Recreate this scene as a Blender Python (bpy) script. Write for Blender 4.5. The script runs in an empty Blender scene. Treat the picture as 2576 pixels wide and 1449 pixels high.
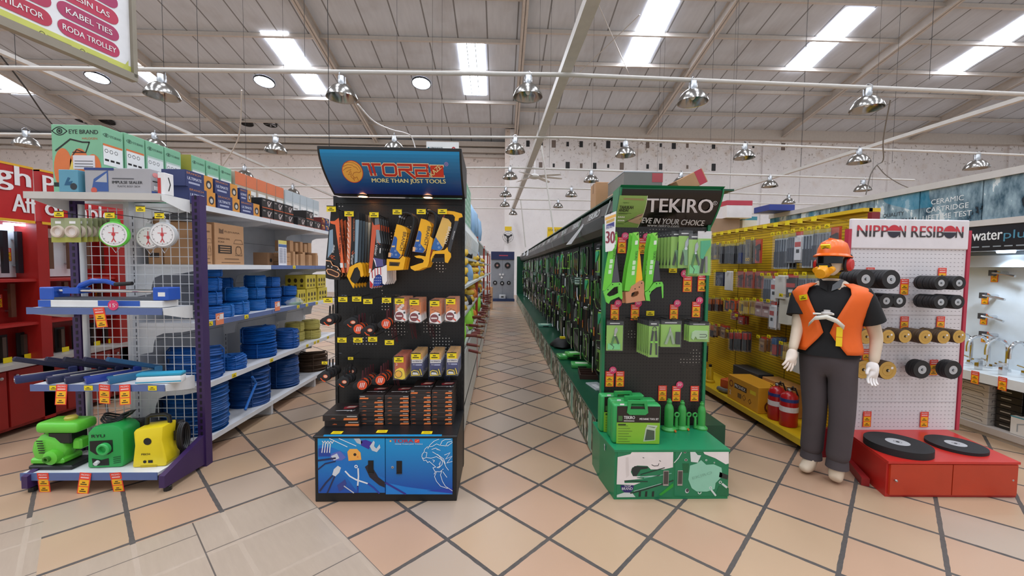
import bpy, bmesh, math, random
from mathutils import Matrix, Vector
PI = math.pi
R = math.radians
random.seed(7)
scene = bpy.context.scene
COL = scene.collection
# ---------------------------------------------------------------- camera
FPX, YAW, PITCH, ROLL, EYE = 1025.0, R(1.7), R(2.82), R(0.6), 1.6
cam_data = bpy.data.cameras.new('camera')
cam = bpy.data.objects.new('camera', cam_data)
COL.objects.link(cam)
cam_data.sensor_width = 36.0
cam_data.lens = FPX / 2576 * 36.0
cam_data.clip_start, cam_data.clip_end = 0.05, 200
CAM_R = Matrix.Rotation(-YAW, 3, 'Z') @ Matrix.Rotation(PI / 2 - PITCH, 3, 'X') @ Matrix.Rotation(ROLL, 3, 'Z')
cam.matrix_world = Matrix.Translation((0, 0, EYE)) @ CAM_R.to_4x4()
scene.camera = cam
# ---------------------------------------------------------------- daylight, exposure
world = bpy.data.worlds.new('daylight')
scene.world = world
world.use_nodes = True
wn = world.node_tree.nodes
wn['Background'].inputs['Color'].default_value = (0.90, 0.95, 1.0, 1)
wn['Background'].inputs['Strength'].default_value = 0.85
scene.view_settings.view_transform = 'Standard'
scene.view_settings.look = 'None'
scene.view_settings.gamma = 1
scene.view_settings.use_curve_mapping = False
scene.view_settings.exposure = -0.17
SKYLIGHT = 30.0      # radiance of the daylit roof sheets and added fill panes (below) against the sky outside
def ray(u, v):
 return CAM_R @ Vector(((u - 1288) / FPX, (724.5 - v) / FPX, -1))
def at(u, v, X=None, Y=None, Z=None):
 """world point seen at photograph pixel (u, v) on the plane x=X, y=Y or z=Z (how the place was surveyed)"""
 d = ray(u, v)
 t = X / d.x if X is not None else Y / d.y if Y is not None else (Z - EYE) / d.z
 return Vector((0, 0, EYE)) + d * t
# ---------------------------------------------------------------- materials
def lin(h):
 h = h.lstrip('#')
 f = lambda c: c / 12.92 if c <= .04045 else ((c + .055) / 1.055) ** 2.4
 return tuple(f(int(h[i:i + 2], 16) / 255) for i in (0, 2, 4)) + (1,)
_M = {}
DEF = {  # name: (colour, roughness, metallic)
 'black': ('#141416', .45, 0), 'black_matt': ('#1c1c1e', .7, 0), 'white': ('#e9e7e6', .5, 0), 'cream': ('#c6c2bc', .5, 0),
 'steel': ('#b9bcc0', .28, 1), 'chrome': ('#d8dadd', .12, 1), 'dark_steel': ('#55585c', .35, .9), 'purple': ('#3a2356', .4, 0),
 'shelf': ('#dcdde0', .4, 0), 'shelf_grey': ('#b9bdc4', .5, 0), 'rail_blue': ('#5a6c9c', .4, 0), 'yellow_tag': ('#f0d514', .5, 0),
 'promo_red': ('#e8412c', .5, 0), 'sticker': ('#f7b51c', .5, 0), 'pink': ('#d8386a', .5, 0), 'green_steel': ('#156b43', .35, 0),
 'red_paint': ('#c02a1c', .35, 0), 'yellow_paint': ('#d8b010', .45, 0), 'carton': ('#b58a63', .75, 0), 'carton_dark': ('#8f6a4a', .75, 0),
 'beam': ('#c8c0b8', .6, 0), 'rope_blue': ('#1470c6', .55, 0), 'rope_deep': ('#0c55a4', .55, 0), 'lime': ('#7fd63a', .45, 0),
 'orange': ('#ee6a1c', .5, 0), 'navy': ('#1d2a66', .45, 0), 'skin': ('#d4c0a9', .55, 0), 'trouser': ('#4b4346', .9, 0),
 'ink': ('#111111', .6, 0), 'red': ('#c8202a', .45, 0), 'saw_yellow': ('#f2b115', .4, 0),
}
def mat(key):
 """material by name, or '#rrggbb[/roughness[/metallic]]'"""
 if key in _M:
  return _M[key]
 if key.startswith('#'):
  p = key.split('/')
  col, ro, me = p[0], float(p[1]) if len(p) > 1 else .5, float(p[2]) if len(p) > 2 else 0
 else:
  col, ro, me = DEF[key]
 m = bpy.data.materials.new('paint_' + key.strip('#').replace('/', '_'))
 m.use_nodes = True
 nt = m.node_tree
 b = nt.nodes['Principled BSDF']
 c = lin(col)
 n = nt.nodes.new('ShaderNodeTexNoise')
 n.inputs['Scale'].default_value = 9
 tc = nt.nodes.new('ShaderNodeTexCoord')
 nt.links.new(tc.outputs['Object'], n.inputs['Vector'])
 x = nt.nodes.new('ShaderNodeMix')
 x.data_type = 'RGBA'
 x.inputs['A'].default_value = tuple(v * .9 for v in c[:3]) + (1,)
 x.inputs['B'].default_value = tuple(min(1, v * 1.08) for v in c[:3]) + (1,)
 nt.links.new(n.outputs['Fac'], x.inputs['Factor'])
 nt.links.new(x.outputs['Result'], b.inputs['Base Color'])
 b.inputs['Roughness'].default_value = ro
 b.inputs['Metallic'].default_value = me
 _M[key] = m
 return m
def new_mat(key):
 m = bpy.data.materials.new(key)
 m.use_nodes = True
 _M[key] = m
 return m, m.node_tree, m.node_tree.nodes['Principled BSDF']
def glow(key, col, s):
 m, nt, b = new_mat(key)
 b.inputs['Base Color'].default_value = lin(col)
 b.inputs['Emission Color'].default_value = lin(col)
 b.inputs['Emission Strength'].default_value = s
def clear(key, col, alpha, ro=.15):
 m, nt, b = new_mat(key)
 b.inputs['Base Color'].default_value = lin(col)
 b.inputs['Alpha'].default_value = alpha
 b.inputs['Roughness'].default_value = ro
glow('skylight', '#eef4ff', SKYLIGHT)
glow('lamp_warm', '#ffb070', 25)
glow('lamp_blue', '#cfe6ff', 14)
clear('blister', '#e6eaee', .07, .1)
clear('film', '#dde2e4', .35)
clear('dark_glass', '#101412', .9, .08)
class NT:
 """tiny node-graph writer"""
 def __init__(s, nt):
  s.nt = nt
 def n(s, t, **k):
  o = s.nt.nodes.new(t)
  for a, v in k.items():
   setattr(o, a, v)
  return o
 def put(s, sock, v):
  if hasattr(v, 'is_output') or hasattr(v, 'node'):
   s.nt.links.new(v, sock)
  else:
   sock.default_value = v
 def math(s, op, a, b=0.0, c=None):
  o = s.n('ShaderNodeMath', operation=op)
  s.put(o.inputs[0], a)
  s.put(o.inputs[1], b)
  if c is not None:
   s.put(o.inputs[2], c)
  return o.outputs[0]
 def mix(s, f, a, b):
  o = s.n('ShaderNodeMix', data_type='RGBA')
  s.put(o.inputs['Factor'], f)
  s.put(o.inputs['A'], a)
  s.put(o.inputs['B'], b)
  return o.outputs['Result']
 def xyz(s, kind='Object'):
  t = s.n('ShaderNodeTexCoord')
  x = s.n('ShaderNodeSeparateXYZ')
  s.nt.links.new(t.outputs[kind], x.inputs[0])
  return x.outputs[0], x.outputs[1], x.outputs[2], t.outputs[kind]
 def noise(s, vec, sc, det=2.0, rough=.5):
  o = s.n('ShaderNodeTexNoise')
  s.nt.links.new(vec, o.inputs['Vector'])
  o.inputs['Scale'].default_value = sc
  o.inputs['Detail'].default_value = det
  o.inputs['Roughness'].default_value = rough
  return o.outputs['Fac']
 def ramp(s, v, lo, hi):
  o = s.n('ShaderNodeMapRange')
  s.put(o.inputs[0], v)
  o.inputs[1].default_value, o.inputs[2].default_value = lo, hi
  return o.outputs[0]
def pegboard(key, col, hole, pitch=.025, rad=.0045, ax='xz', light=None, slot=False):
 """board with a square grid of painted holes; light showing through some patches is put into their colour"""
 m, nt, b = new_mat(key)
 g = NT(nt)
 x, y, z, v = g.xyz()
 p = {'x': x, 'y': y, 'z': z}
 a, c = p[ax[0]], p[ax[1]]
 fx = g.math('SUBTRACT', g.math('FLOORED_MODULO', a, pitch), pitch / 2)
 fy = g.math('SUBTRACT', g.math('FLOORED_MODULO', c, pitch), pitch / 2)
 if slot:
  fx = g.math('MULTIPLY', fx, .55)
  fy = g.math('MULTIPLY', fy, 1.7)
 d = g.math('SQRT', g.math('ADD', g.math('MULTIPLY', fx, fx), g.math('MULTIPLY', fy, fy)))
 h = g.math('LESS_THAN', d, rad)
 hc = lin(hole)
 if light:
  hc = g.mix(g.math('GREATER_THAN', g.noise(v, 3.1), .6), lin(hole), lin(light))  # pale patches: brightness behind the board, painted into the hole colour
 base = g.mix(g.noise(v, 4), tuple(q * .9 for q in lin(col)[:3]) + (1,), lin(col))
 nt.links.new(g.mix(h, base, hc), b.inputs['Base Color'])
 b.inputs['Roughness'].default_value = .45
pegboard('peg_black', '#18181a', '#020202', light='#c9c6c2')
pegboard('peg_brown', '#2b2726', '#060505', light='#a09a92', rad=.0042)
pegboard('peg_white', '#e4dfe2', '#8e888c', pitch=.034, rad=.0042, slot=True)
def stripes(key, col, dark, pitch, part=.3, ax=2, ro=.5):
 m, nt, b = new_mat(key)
 g = NT(nt)
 p = g.xyz()
 f = g.math('LESS_THAN', g.math('FLOORED_MODULO', p[ax], pitch), pitch * part)
 nt.links.new(g.mix(f, lin(col), lin(dark)), b.inputs['Base Color'])
 b.inputs['Roughness'].default_value = ro
stripes('yellow_slat', '#dcb420', '#a8861a', .03)
stripes('wood', '#2c2420', '#4a3a30', .035, .4, 2, .3)
# ---------------------------------------------------------------- mesh builder
_TX = {}
def glyphs(s, bold):
 k = (s, bold)
 if k not in _TX:
  cu = bpy.data.curves.new('lettering', 'FONT')
  cu.body, cu.size, cu.offset, cu.resolution_u = s, 1.0, bold, 3
  o = bpy.data.objects.new('lettering', cu)
  me = o.to_mesh()
  vs = [(v.co.x, v.co.y) for v in me.vertices]
  fs = [tuple(p.vertices) for p in me.polygons]
  o.to_mesh_clear()
  bpy.data.objects.remove(o)
  bpy.data.curves.remove(cu)
  if vs:
   x0, y0 = min(v[0] for v in vs), min(v[1] for v in vs)
   w, h = max(v[0] for v in vs) - x0, max(v[1] for v in vs) - y0
  else:
   x0 = y0 = 0
   w = h = 1
  _TX[k] = ([(x - x0, y - y0) for x, y in vs], fs, w, h)
 return _TX[k]
def frame(o, face='S'):
 """local x to the viewer's right, y up, z towards the viewer, for a surface that faces S(-y), E(+x), W(-x), N(+y) or U(p)"""
 x, y, z = {'S': ((1, 0, 0), (0, 0, 1), (0, -1, 0)), 'E': ((0, 1, 0), (0, 0, 1), (1, 0, 0)), 'W': ((0, -1, 0), (0, 0, 1), (-1, 0, 0)),
    'N': ((-1, 0, 0), (0, 0, 1), (0, 1, 0)), 'U': ((1, 0, 0), (0, 1, 0), (0, 0, 1)), 'UE': ((0, 1, 0), (-1, 0, 0), (0, 0, 1)), 'UW': ((0, -1, 0), (1, 0, 0), (0, 0, 1))}[face]
 m = Matrix((x, y, z)).transposed().to_4x4()
 m.translation = Vector(o)
 return m
class MB:
 def __init__(s, c='white'):
  s.v, s.f, s.fm, s.mats, s.c, s.M, s.fn = [], [], [], [], c, Matrix(), None
 def add(s, vs, fs, c=None):
  c = c or s.c
  if c not in s.mats:
   s.mats.append(c)
  k, b = s.mats.index(c), len(s.v)
  for p in vs:
   p = Vector(p)
   if s.fn:
    p = Vector(s.fn(p))
   s.v.append(tuple(s.M @ p))
  for f in fs:
   s.f.append([b + i for i in f])
   s.fm.append(k)
  return s
 def box(s, x0, x1, y0, y1, z0, z1, c=None):
  return s.add([(x, y, z) for z in (z0, z1) for y in (y0, y1) for x in (x0, x1)],
      [(0, 2, 3, 1), (4, 5, 7, 6), (0, 1, 5, 4), (2, 6, 7, 3), (0, 4, 6, 2), (1, 3, 7, 5)], c)
 def cbox(s, cx, cy, cz, sx, sy, sz, c=None):
  return s.box(cx - sx / 2, cx + sx / 2, cy - sy / 2, cy + sy / 2, cz - sz / 2, cz + sz / 2, c)
 def quad(s, x0, x1, y0, y1, z=0, c=None):
  return s.add([(x0, y0, z), (x1, y0, z), (x1, y1, z), (x0, y1, z)], [(0, 1, 2, 3)], c)
 def poly(s, pts, z=0, c=None):
  return s.add([(p[0], p[1], p[2] if len(p) > 2 else z) for p in pts], [tuple(range(len(pts)))], c)
 def prism(s, pts, z0, z1, c=None):
  n = len(pts)
  a = sum(pts[i][0] * pts[(i + 1) % n][1] - pts[(i + 1) % n][0] * pts[i][1] for i in range(n))
  if a < 0:
   pts = pts[::-1]
  return s.add([(x, y, z0) for x, y in pts] + [(x, y, z1) for x, y in pts],
      [tuple(range(n))[::-1], tuple(range(n, 2 * n))] + [(i, (i + 1) % n, n + (i + 1) % n, n + i) for i in range(n)], c)
 def disc(s, cx, cy, r, z=0, n=20, c=None, ry=None):
  ry = ry or r
  if s.fn:
   vs, fs, q = [(cx, cy, z)], [], 2 * PI / n
   for k in range(1, 7):
    vs += [(cx + r * k / 6 * math.cos(q * i), cy + ry * k / 6 * math.sin(q * i), z) for i in range(n)]
   fs = [(0, 1 + i, 1 + (i + 1) % n) for i in range(n)]
   for k in range(5):
    fs += [(1 + k * n + i, 1 + k * n + n + i, 1 + k * n + n + (i + 1) % n, 1 + k * n + (i + 1) % n) for i in range(n)]
   return s.add(vs, fs, c)
  return s.poly([(cx + r * math.cos(2 * PI * i / n), cy + ry * math.sin(2 * PI * i / n)) for i in range(n)], z, c)
 def ring(s, cx, cy, r, w, z=0, n=20, c=None, a0=0, a1=2 * PI):
  vs, fs = [], []
  for i in range(n + 1):
   a = a0 + (a1 - a0) * i / n
   for q in (r, r - w):
    vs.append((cx + q * math.cos(a), cy + q * math.sin(a), z))
  for i in range(n):
   fs.append((2 * i, 2 * i + 2, 2 * i + 3, 2 * i + 1))
  return s.add(vs, fs, c)
 def line(s, pts, w, z=0, c=None):
  """flat stroke with mitred joints"""
  P = [Vector((p[0], p[1])) for p in pts]
  P = [p for i, p in enumerate(P) if i == 0 or (p - P[i - 1]).length > 1e-7]
  n = len(P)
  if n < 2:
   return s
  shut = n > 2 and (P[0] - P[-1]).length < 1e-7
  vs, fs = [], []
  for i, p in enumerate(P):
   a = p - P[i - 1] if i else (p - P[-2] if shut else P[1] - p)
   b = P[i + 1] - p if i < n - 1 else (P[1] - p if shut else p - P[-2])
   a, b = a.normalized(), b.normalized()
   na, nb = Vector((-a.y, a.x)), Vector((-b.y, b.x))
   m = na + nb
   m = m.normalized() if m.length > 1e-4 else na
   k = w / 2 / max(.45, m.dot(na))
   e = a * (-w * .25 if i == 0 else w * .25 if i == n - 1 else 0) if not shut else Vector((0, 0))
   q0, q1 = p + m * k + e, p - m * k + e
   vs += [(q0.x, q0.y, z), (q1.x, q1.y, z)]
  fs = [(2 * i, 2 * i + 1, 2 * i + 3, 2 * i + 2) for i in range(n - 1)]
  return s.add(vs, fs, c)
 def cyl(s, p0, p1, r, n=12, r2=None, c=None):
  return s.tube([p0, p1], [r, r if r2 is None else r2], n, c)
 def tube(s, pts, r, n=8, c=None, closed=False):
  pts = [Vector(p) for p in pts]
  k = len(pts)
  rs = r if isinstance(r, (list, tuple)) else [r] * k
  vs, fs, up = [], [], None
  for i, p in enumerate(pts):
   a, b = pts[i - 1] if i or closed else p, pts[(i + 1) % k] if i < k - 1 or closed else p
   t = (b - a).normalized()
   if up is None:
    up = Vector((0, 0, 1)) if abs(t.z) < .9 else Vector((1, 0, 0))
   sd = t.cross(up)
   sd = sd.normalized() if sd.length > 1e-6 else t.orthogonal().normalized()
   up = sd.cross(t).normalized()
   for j in range(n):
    q = 2 * PI * j / n
    vs.append(p + (sd * math.cos(q) + up * math.sin(q)) * rs[i])
  for i in range(k if closed else k - 1):
   for j in range(n):
    fs.append((i * n + j, i * n + (j + 1) % n, (i + 1) % k * n + (j + 1) % n, (i + 1) % k * n + j))
  if not closed:
   fs += [tuple(range(n))[::-1], tuple(range((k - 1) * n, k * n))]
  return s.add(vs, fs, c)
 def lathe(s, prof, n=24, o=(0, 0, 0), c=None, ax='z', wob=None, close=False):
  vs, fs = [], []
  for i, (r, z) in enumerate(prof):
   for j in range(n):
    q = 2 * PI * j / n
    rr = r * (1 + (wob(i, q) if wob else 0))
    p = (rr * math.cos(q), rr * math.sin(q), z)
    if ax == 'y':
     p = (p[0], -p[2], p[1])
    elif ax == 'x':
     p = (p[2], p[0], p[1])
    vs.append((p[0] + o[0], p[1] + o[1], p[2] + o[2]))
  k = len(prof)
  for i in range(k if close else k - 1):
   for j in range(n):
    fs.append((i * n + j, i * n + (j + 1) % n, (i + 1) % k * n + (j + 1) % n, (i + 1) % k * n + j))
  if not close:
   if prof[0][0] > 1e-5:
    fs.append(tuple(range(n))[::-1])
   if prof[-1][0] > 1e-5:
    fs.append(tuple(range((k - 1) * n, k * n)))
  return s.add(vs, fs, c)
 def text(s, t, x, y, h, w=None, z=.0015, c=None, al='l', bold=.012, sh=0.0, rot=0.0):
  vs, fs, tw, th = glyphs(t, 0)
  ky = h / th
  kx = w / tw if w else ky
  ox = {'l': 0, 'c': -tw * kx / 2, 'r': -tw * kx}[al]
  ca, sa = math.cos(rot), math.sin(rot)
  out = []
  for a, b in vs:
   px, py = a * kx + ox + b * ky * sh, b * ky
   out.append((x + px * ca - py * sa, y + px * sa + py * ca, z))
  s.add(out, fs, c)
  if bold > .015:                     # heavy face: the letters again, a hair to either side
   for k, d in ((1, bold * h), (2, -bold * h)):
    s.add([(p[0] + d * ca, p[1] + d * sa, p[2] + k * .00025 * (1 if not s.fn else 3)) for p in out], fs, c)
  return s
 def build(s, name, parent=None, loc=None, rot=None, bevel=0, seg=1, smooth=False, ang=35, sub=0):
  me = bpy.data.meshes.new(name)
  me.from_pydata(s.v, [], s.f)
  for k in s.mats:
   me.materials.append(mat(k))
  me.polygons.foreach_set('material_index', s.fm)
  if bevel:
   bm = bmesh.new()
   bm.from_mesh(me)
   bmesh.ops.remove_doubles(bm, verts=bm.verts, dist=1e-6)
   ed = [e for e in bm.edges if len(e.link_faces) == 2 and e.calc_face_angle(0) > R(30)]
   bmesh.ops.bevel(bm, geom=ed, offset=bevel, segments=seg, affect='EDGES', profile=.5, clamp_overlap=True)
   bm.to_mesh(me)
   bm.free()
  if smooth:
   me.shade_smooth()
   me.set_sharp_from_angle(angle=R(ang))
  me.update()
  o = bpy.data.objects.new(name, me)
  COL.objects.link(o)
  if parent:
   o.parent = parent
  if loc is not None:
   o.location = loc
  if rot is not None:
   o.rotation_euler = rot
  if sub:
   md = o.modifiers.new('smooth', 'SUBSURF')
   md.levels = md.render_levels = sub
  return o
def tag(o, label, cat, group=None, kind=None):
 if label:
  o['label'] = label
 if cat:
  o['category'] = cat
 if group:
  o['group'] = group
 if kind:
  o['kind'] = kind
 return o
def struct(o, label=None, cat=None):
 o['kind'] = 'structure'
 return tag(o, label, cat)
def thing(name, label, cat, loc=(0, 0, 0), rz=0, group=None, rot=None):
 o = bpy.data.objects.new(name, None)
 o.empty_display_size = .1
 COL.objects.link(o)
 o.location = loc
 o.rotation_euler = rot or (0, 0, rz)
 return tag(o, label, cat, group)
KIDS = {}
def dup(src, loc, rot=None, label=None, group=None, scale=None):
 """copy of a thing with copies of its parts and sub-parts (mesh data shared)"""
 def cp(o, par):
  c = o.copy()
  COL.objects.link(c)
  if par:
   c.parent = par
  for k in kids.get(o.name, ()):
   cp(k, c)
  return c
 if src.name not in KIDS:
  kk = {}
  def walk(o):
   kk[o.name] = list(o.children)
   for q in o.children:
    walk(q)
  walk(src)
  KIDS[src.name] = kk
 kids = KIDS[src.name]
 r = cp(src, None)
 r.location = loc
 if rot is not None:
  r.rotation_euler = rot
 if scale:
  r.scale = scale
 if label:
  r['label'] = label
 if group:
  r['group'] = group
 return r
class Proto:
 """first use moves the prototype itself, later uses copy it"""
 def __init__(s, o):
  s.o, s.used = o, False
 def put(s, loc, rot=None, label=None, group=None, scale=None):
  if s.used:
   return dup(s.o, loc, rot, label, group, scale)
  s.used = True
  if s.o.name not in KIDS:
   kk = {}
   def walk(o):
    kk[o.name] = list(o.children)
    for q in o.children:
     walk(q)
   walk(s.o)
   KIDS[s.o.name] = kk
  s.o.location = loc
  if rot is not None:
   s.o.rotation_euler = rot
  if scale:
   s.o.scale = scale
  if label:
   s.o['label'] = label
  if group:
   s.o['group'] = group
  return s.o
ORD = ['first', 'second', 'third', 'fourth', 'fifth', 'sixth', 'seventh', 'eighth', 'ninth', 'tenth', 'eleventh', 'twelfth', 'thirteenth', 'fourteenth',
  'fifteenth', 'sixteenth', 'seventeenth', 'eighteenth', 'nineteenth', 'twentieth'] + ['%s-%s' % (a, b) for a in ('twenty', 'thirty', 'forty', 'fifty') for b in
  ('first', 'second', 'third', 'fourth', 'fifth', 'sixth', 'seventh', 'eighth', 'ninth')]
# ================================================================ the hall
YW = 24.0                                   # far wall
EAVE = at(1300, 322, Y=YW).z
SLOPE = .215
def roof_z(y):
 return EAVE + SLOPE * (YW - y)
def on_roof(u, v):
 d = ray(u, v)
 t = (EAVE + SLOPE * YW - EYE) / (d.z + SLOPE * d.y)
 return Vector((0, 0, EYE)) + d * t
# --- floor: 42.5 cm diagonal tiles with wide grout, and a patch of larger slabs with thin joints
m, nt, b = new_mat('floor_tiles')
g = NT(nt)
x, y, z, vec = g.xyz()
TP = .425
ca = g.math('SUBTRACT', g.math('DIVIDE', g.math('ADD', x, y), TP * 2 ** .5), .385)
cb = g.math('SUBTRACT', g.math('DIVIDE', g.math('SUBTRACT', y, x), TP * 2 ** .5), .372)
def edge(f):        # distance from a joint, in tiles
 q = g.math('FRACT', f)
 return g.math('MINIMUM', q, g.math('SUBTRACT', 1.0, q))
chip = g.math('MULTIPLY', g.math('SUBTRACT', g.noise(vec, 14, 3), .5), .02)
joint = g.math('LESS_THAN', g.math('ADD', g.math('MINIMUM', edge(ca), edge(cb)), chip), .028)
cell = g.n('ShaderNodeCombineXYZ')
g.put(cell.inputs[0], g.math('FLOOR', ca))
g.put(cell.inputs[1], g.math('FLOOR', cb))
wnz = g.n('ShaderNodeTexWhiteNoise', noise_dimensions='3D')
nt.links.new(cell.outputs[0], wnz.inputs['Vector'])
pick = wnz.outputs['Value']
tile = g.mix(pick, lin('#b2967b'), lin('#b69a7b'))
tile = g.mix(g.math('GREATER_THAN', pick, .55), tile, lin('#b49278'))
tile = g.mix(g.math('GREATER_THAN', pick, .86), tile, lin('#ab9886'))
speck = g.noise(vec, 160, 2)
tile = g.mix(g.math('MULTIPLY', g.ramp(speck, .45, .75), .22), tile, lin('#b98f6e'))
grout = g.mix(g.noise(vec, 40, 3), lin('#363230'), lin('#524d4a'))
tiled = g.mix(joint, tile, grout)
sa = g.math('DIVIDE', g.math('SUBTRACT', ca, 2.06), 1.42)
sb0 = g.math('SUBTRACT', cb, 6.95)
row = g.math('FLOOR', sa)
sb = g.math('ADD', g.math('DIVIDE', sb0, 1.42), g.math('MULTIPLY', row, .37))
thin = g.math('LESS_THAN', g.math('MINIMUM', edge(sa), edge(sb)), .006)
streak = g.n('ShaderNodeCombineXYZ')
g.put(streak.inputs[0], g.math('MULTIPLY', ca, 9))
g.put(streak.inputs[1], g.math('MULTIPLY', cb, 1.2))
slab = g.mix(g.noise(streak.outputs[0], 2, 4, .6), lin('#a2917f'), lin('#b09e8c'))
slab = g.mix(thin, slab, lin('#5f564f'))
in1 = g.math('MULTIPLY', g.math('LESS_THAN', ca, 2.06), g.math('LESS_THAN', cb, 6.95))
in2 = g.math('MULTIPLY', g.math('LESS_THAN', ca, -.85), g.math('LESS_THAN', cb, 8.8))
inside = g.math('MAXIMUM', in1, in2)
col = g.mix(inside, tiled, slab)
dirt = g.ramp(g.noise(vec, 1.3, 4), .35, .75)
col = g.mix(g.math('MULTIPLY', dirt, .16), col, lin('#948270'))
nt.links.new(col, b.inputs['Base Color'])
nt.links.new(g.math('ADD', .34, g.math('MULTIPLY', joint, .4)), b.inputs['Roughness'])
bump = g.n('ShaderNodeBump')
bump.inputs['Strength'].default_value = .25
bump.inputs['Distance'].default_value = .004
nt.links.new(g.math('SUBTRACT', 1.0, joint), bump.inputs['Height'])
nt.links.new(bump.outputs[0], b.inputs['Normal'])
YL = 25.5                                   # the western half of the far wall stands farther back
XJ = at(1270, 430, Y=YW).x
struct(MB('floor_tiles').box(-33, 33, -9, YL + .3, -.1, 0).build('floor'))
# --- far wall: pale plaster, blotched and peeling high up
m, nt, b = new_mat('plaster')
g = NT(nt)
x, y, z, vec = g.xyz()
n1 = g.noise(vec, .8, 5, .65)
n2 = g.noise(vec, 5, 6, .7)
base = g.mix(g.ramp(n1, .3, .7), lin('#e4e0e0'), lin('#eeebea'))
base = g.mix(g.math('MULTIPLY', g.math('LESS_THAN', x, .5), g.ramp(z, 3.0, 9.0)), base, lin('#ddd0c8'))
high = g.ramp(z, 5.2, 8.6)
peel = g.math('MULTIPLY', g.math('GREATER_THAN', g.math('ADD', n2, g.math('MULTIPLY', high, .07)), .655), high)
base = g.mix(g.math('MULTIPLY', peel, .75), base, lin('#8d7f74'))
stain = g.math('MULTIPLY', g.ramp(g.noise(vec, 1.7, 4), .55, .75), g.math('MULTIPLY', high, .45))
base = g.mix(stain, base, lin('#c2a98f'))
crack = g.math('LESS_THAN', g.math('ABSOLUTE', g.math('SUBTRACT', g.noise(vec, 1.1, 6, .6), .5)), .0018)
base = g.mix(g.math('MULTIPLY', crack, .22), base, lin('#7e746c'))
nt.links.new(base, b.inputs['Base Color'])
b.inputs['Roughness'].default_value = .85
wall = struct(MB('plaster').box(XJ, 33, YW, YW + .3, 0, roof_z(YW + .3)).box(XJ, XJ + .3, YW + .3, YL, 0, roof_z(YL)).box(-33, XJ + .3, YL, YL + .3, 0, roof_z(YL + .3)).build('wall_back'))
struct(MB('plaster').box(-33.3, -33, -9, YL + .3, 0, roof_z(YL)).build('wall_left'))
struct(MB('plaster').box(33, 33.3, -9, YL + .3, 0, roof_z(YL)).build('wall_right'))
k = 1
for px_, wd in ((548, .5), (1610, .35), (1925, .5), (2240, .5), (2540, .5)):
 yw = YL if px_ < 1200 else YW
 p = at(px_, 430, Y=yw)
 struct(MB('plaster').box(p.x - wd / 2, p.x + wd / 2, yw - .12, yw, 0, roof_z(yw)).build('trim_%d' % k), 'shallow plaster pilaster on the far wall', 'pilaster')
 k += 1
for u0, u1, v0, v1, d in ((0, 1275, 345, 357, .35), (0, 1275, 361, 372, .28), (0, 1275, 376, 383, .15), (1305, 2576, 328, 352, .35)):
 yw = YL if u0 == 0 else YW
 pa, pb = at((u0 + u1) / 2, v0 + 4, Y=yw), at((u0 + u1) / 2, v1 + 4, Y=yw)
 xa, xb = (-33, XJ) if u0 == 0 else (at(u0, v0, Y=YW).x, 33)
 struct(MB('beam').box(xa, xb, yw - d, yw, pb.z, pa.z).build('trim_%d' % k), 'horizontal ring beam along the top of the far wall', 'beam')
 k += 1
hole = None
for row, (v0, us) in enumerate(((361, (1328, 1363, 1393, 1428, 1462, 1496, 1530, 1564, 1629, 1662, 1695, 1729, 1795, 1895, 1970)),
        (415, (1328, 1360, 1393, 1428, 1462, 1496, 1530, 1564, 1629, 1662, 1729, 1795)))):
 for i, u in enumerate(us):
  p = at(u, v0 + (u - 1300) * .012, Y=YW)
  h_ = (.10, .075, .12, .06)[(i * 3 + row) % 4] * 1.25
  dark = 'black' if (i + row) % 3 != 2 else '#7d7068/.9'
  o = MB(dark).box(p.x - h_ * .8, p.x + h_ * .8, YW - .012, YW + .06, p.z - h_ * 1.4, p.z + h_ * 1.4).build('putlog_hole', wall)
# --- roof sheet with dark laps down the slope, rafters, purlins
m, nt, b = new_mat('roof_foil')
g = NT(nt)
x, y, z, vec = g.xyz()
lap = g.math('LESS_THAN', g.math('ABSOLUTE', g.math('SUBTRACT', g.math('FLOORED_MODULO', x, 1.22), .61)), .028)
wr = g.n('ShaderNodeCombineXYZ')
g.put(wr.inputs[0], g.math('MULTIPLY', x, 6))
g.put(wr.inputs[1], y)
n1 = g.noise(wr.outputs[0], 1.2, 4)
base = g.mix(n1, lin('#c0c6ce'), lin('#d6dce4'))
base = g.mix(g.math('MULTIPLY', g.ramp(g.noise(vec, .7, 5), .5, .75), .3), base, lin('#8f857d'))
base = g.mix(g.math('MULTIPLY', lap, .75), base, lin('#56524f'))
nt.links.new(base, b.inputs['Base Color'])
b.inputs['Roughness'].default_value = .5
b.inputs['Metallic'].default_value = .0
rf = MB('roof_foil')
y0 = -9
rf.add([(-33, y0, roof_z(y0)), (33, y0, roof_z(y0)), (33, YL + .3, roof_z(YL + .3)), (-33, YL + .3, roof_z(YL + .3)),
  (-33, y0, roof_z(y0) + .1), (33, y0, roof_z(y0) + .1), (33, YL + .3, roof_z(YL + .3) + .1), (-33, YL + .3, roof_z(YL + .3) + .1)],
  [(0, 3, 2, 1), (4, 5, 6, 7), (0, 1, 5, 4), (1, 2, 6, 5), (2, 3, 7, 6), (3, 0, 4, 7)])
struct(rf.build('ceiling'))
RX = [-22.8, -15.8, -7.5, .85, 8.45, 16.4, 24.1, 31]
n = 0
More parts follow.
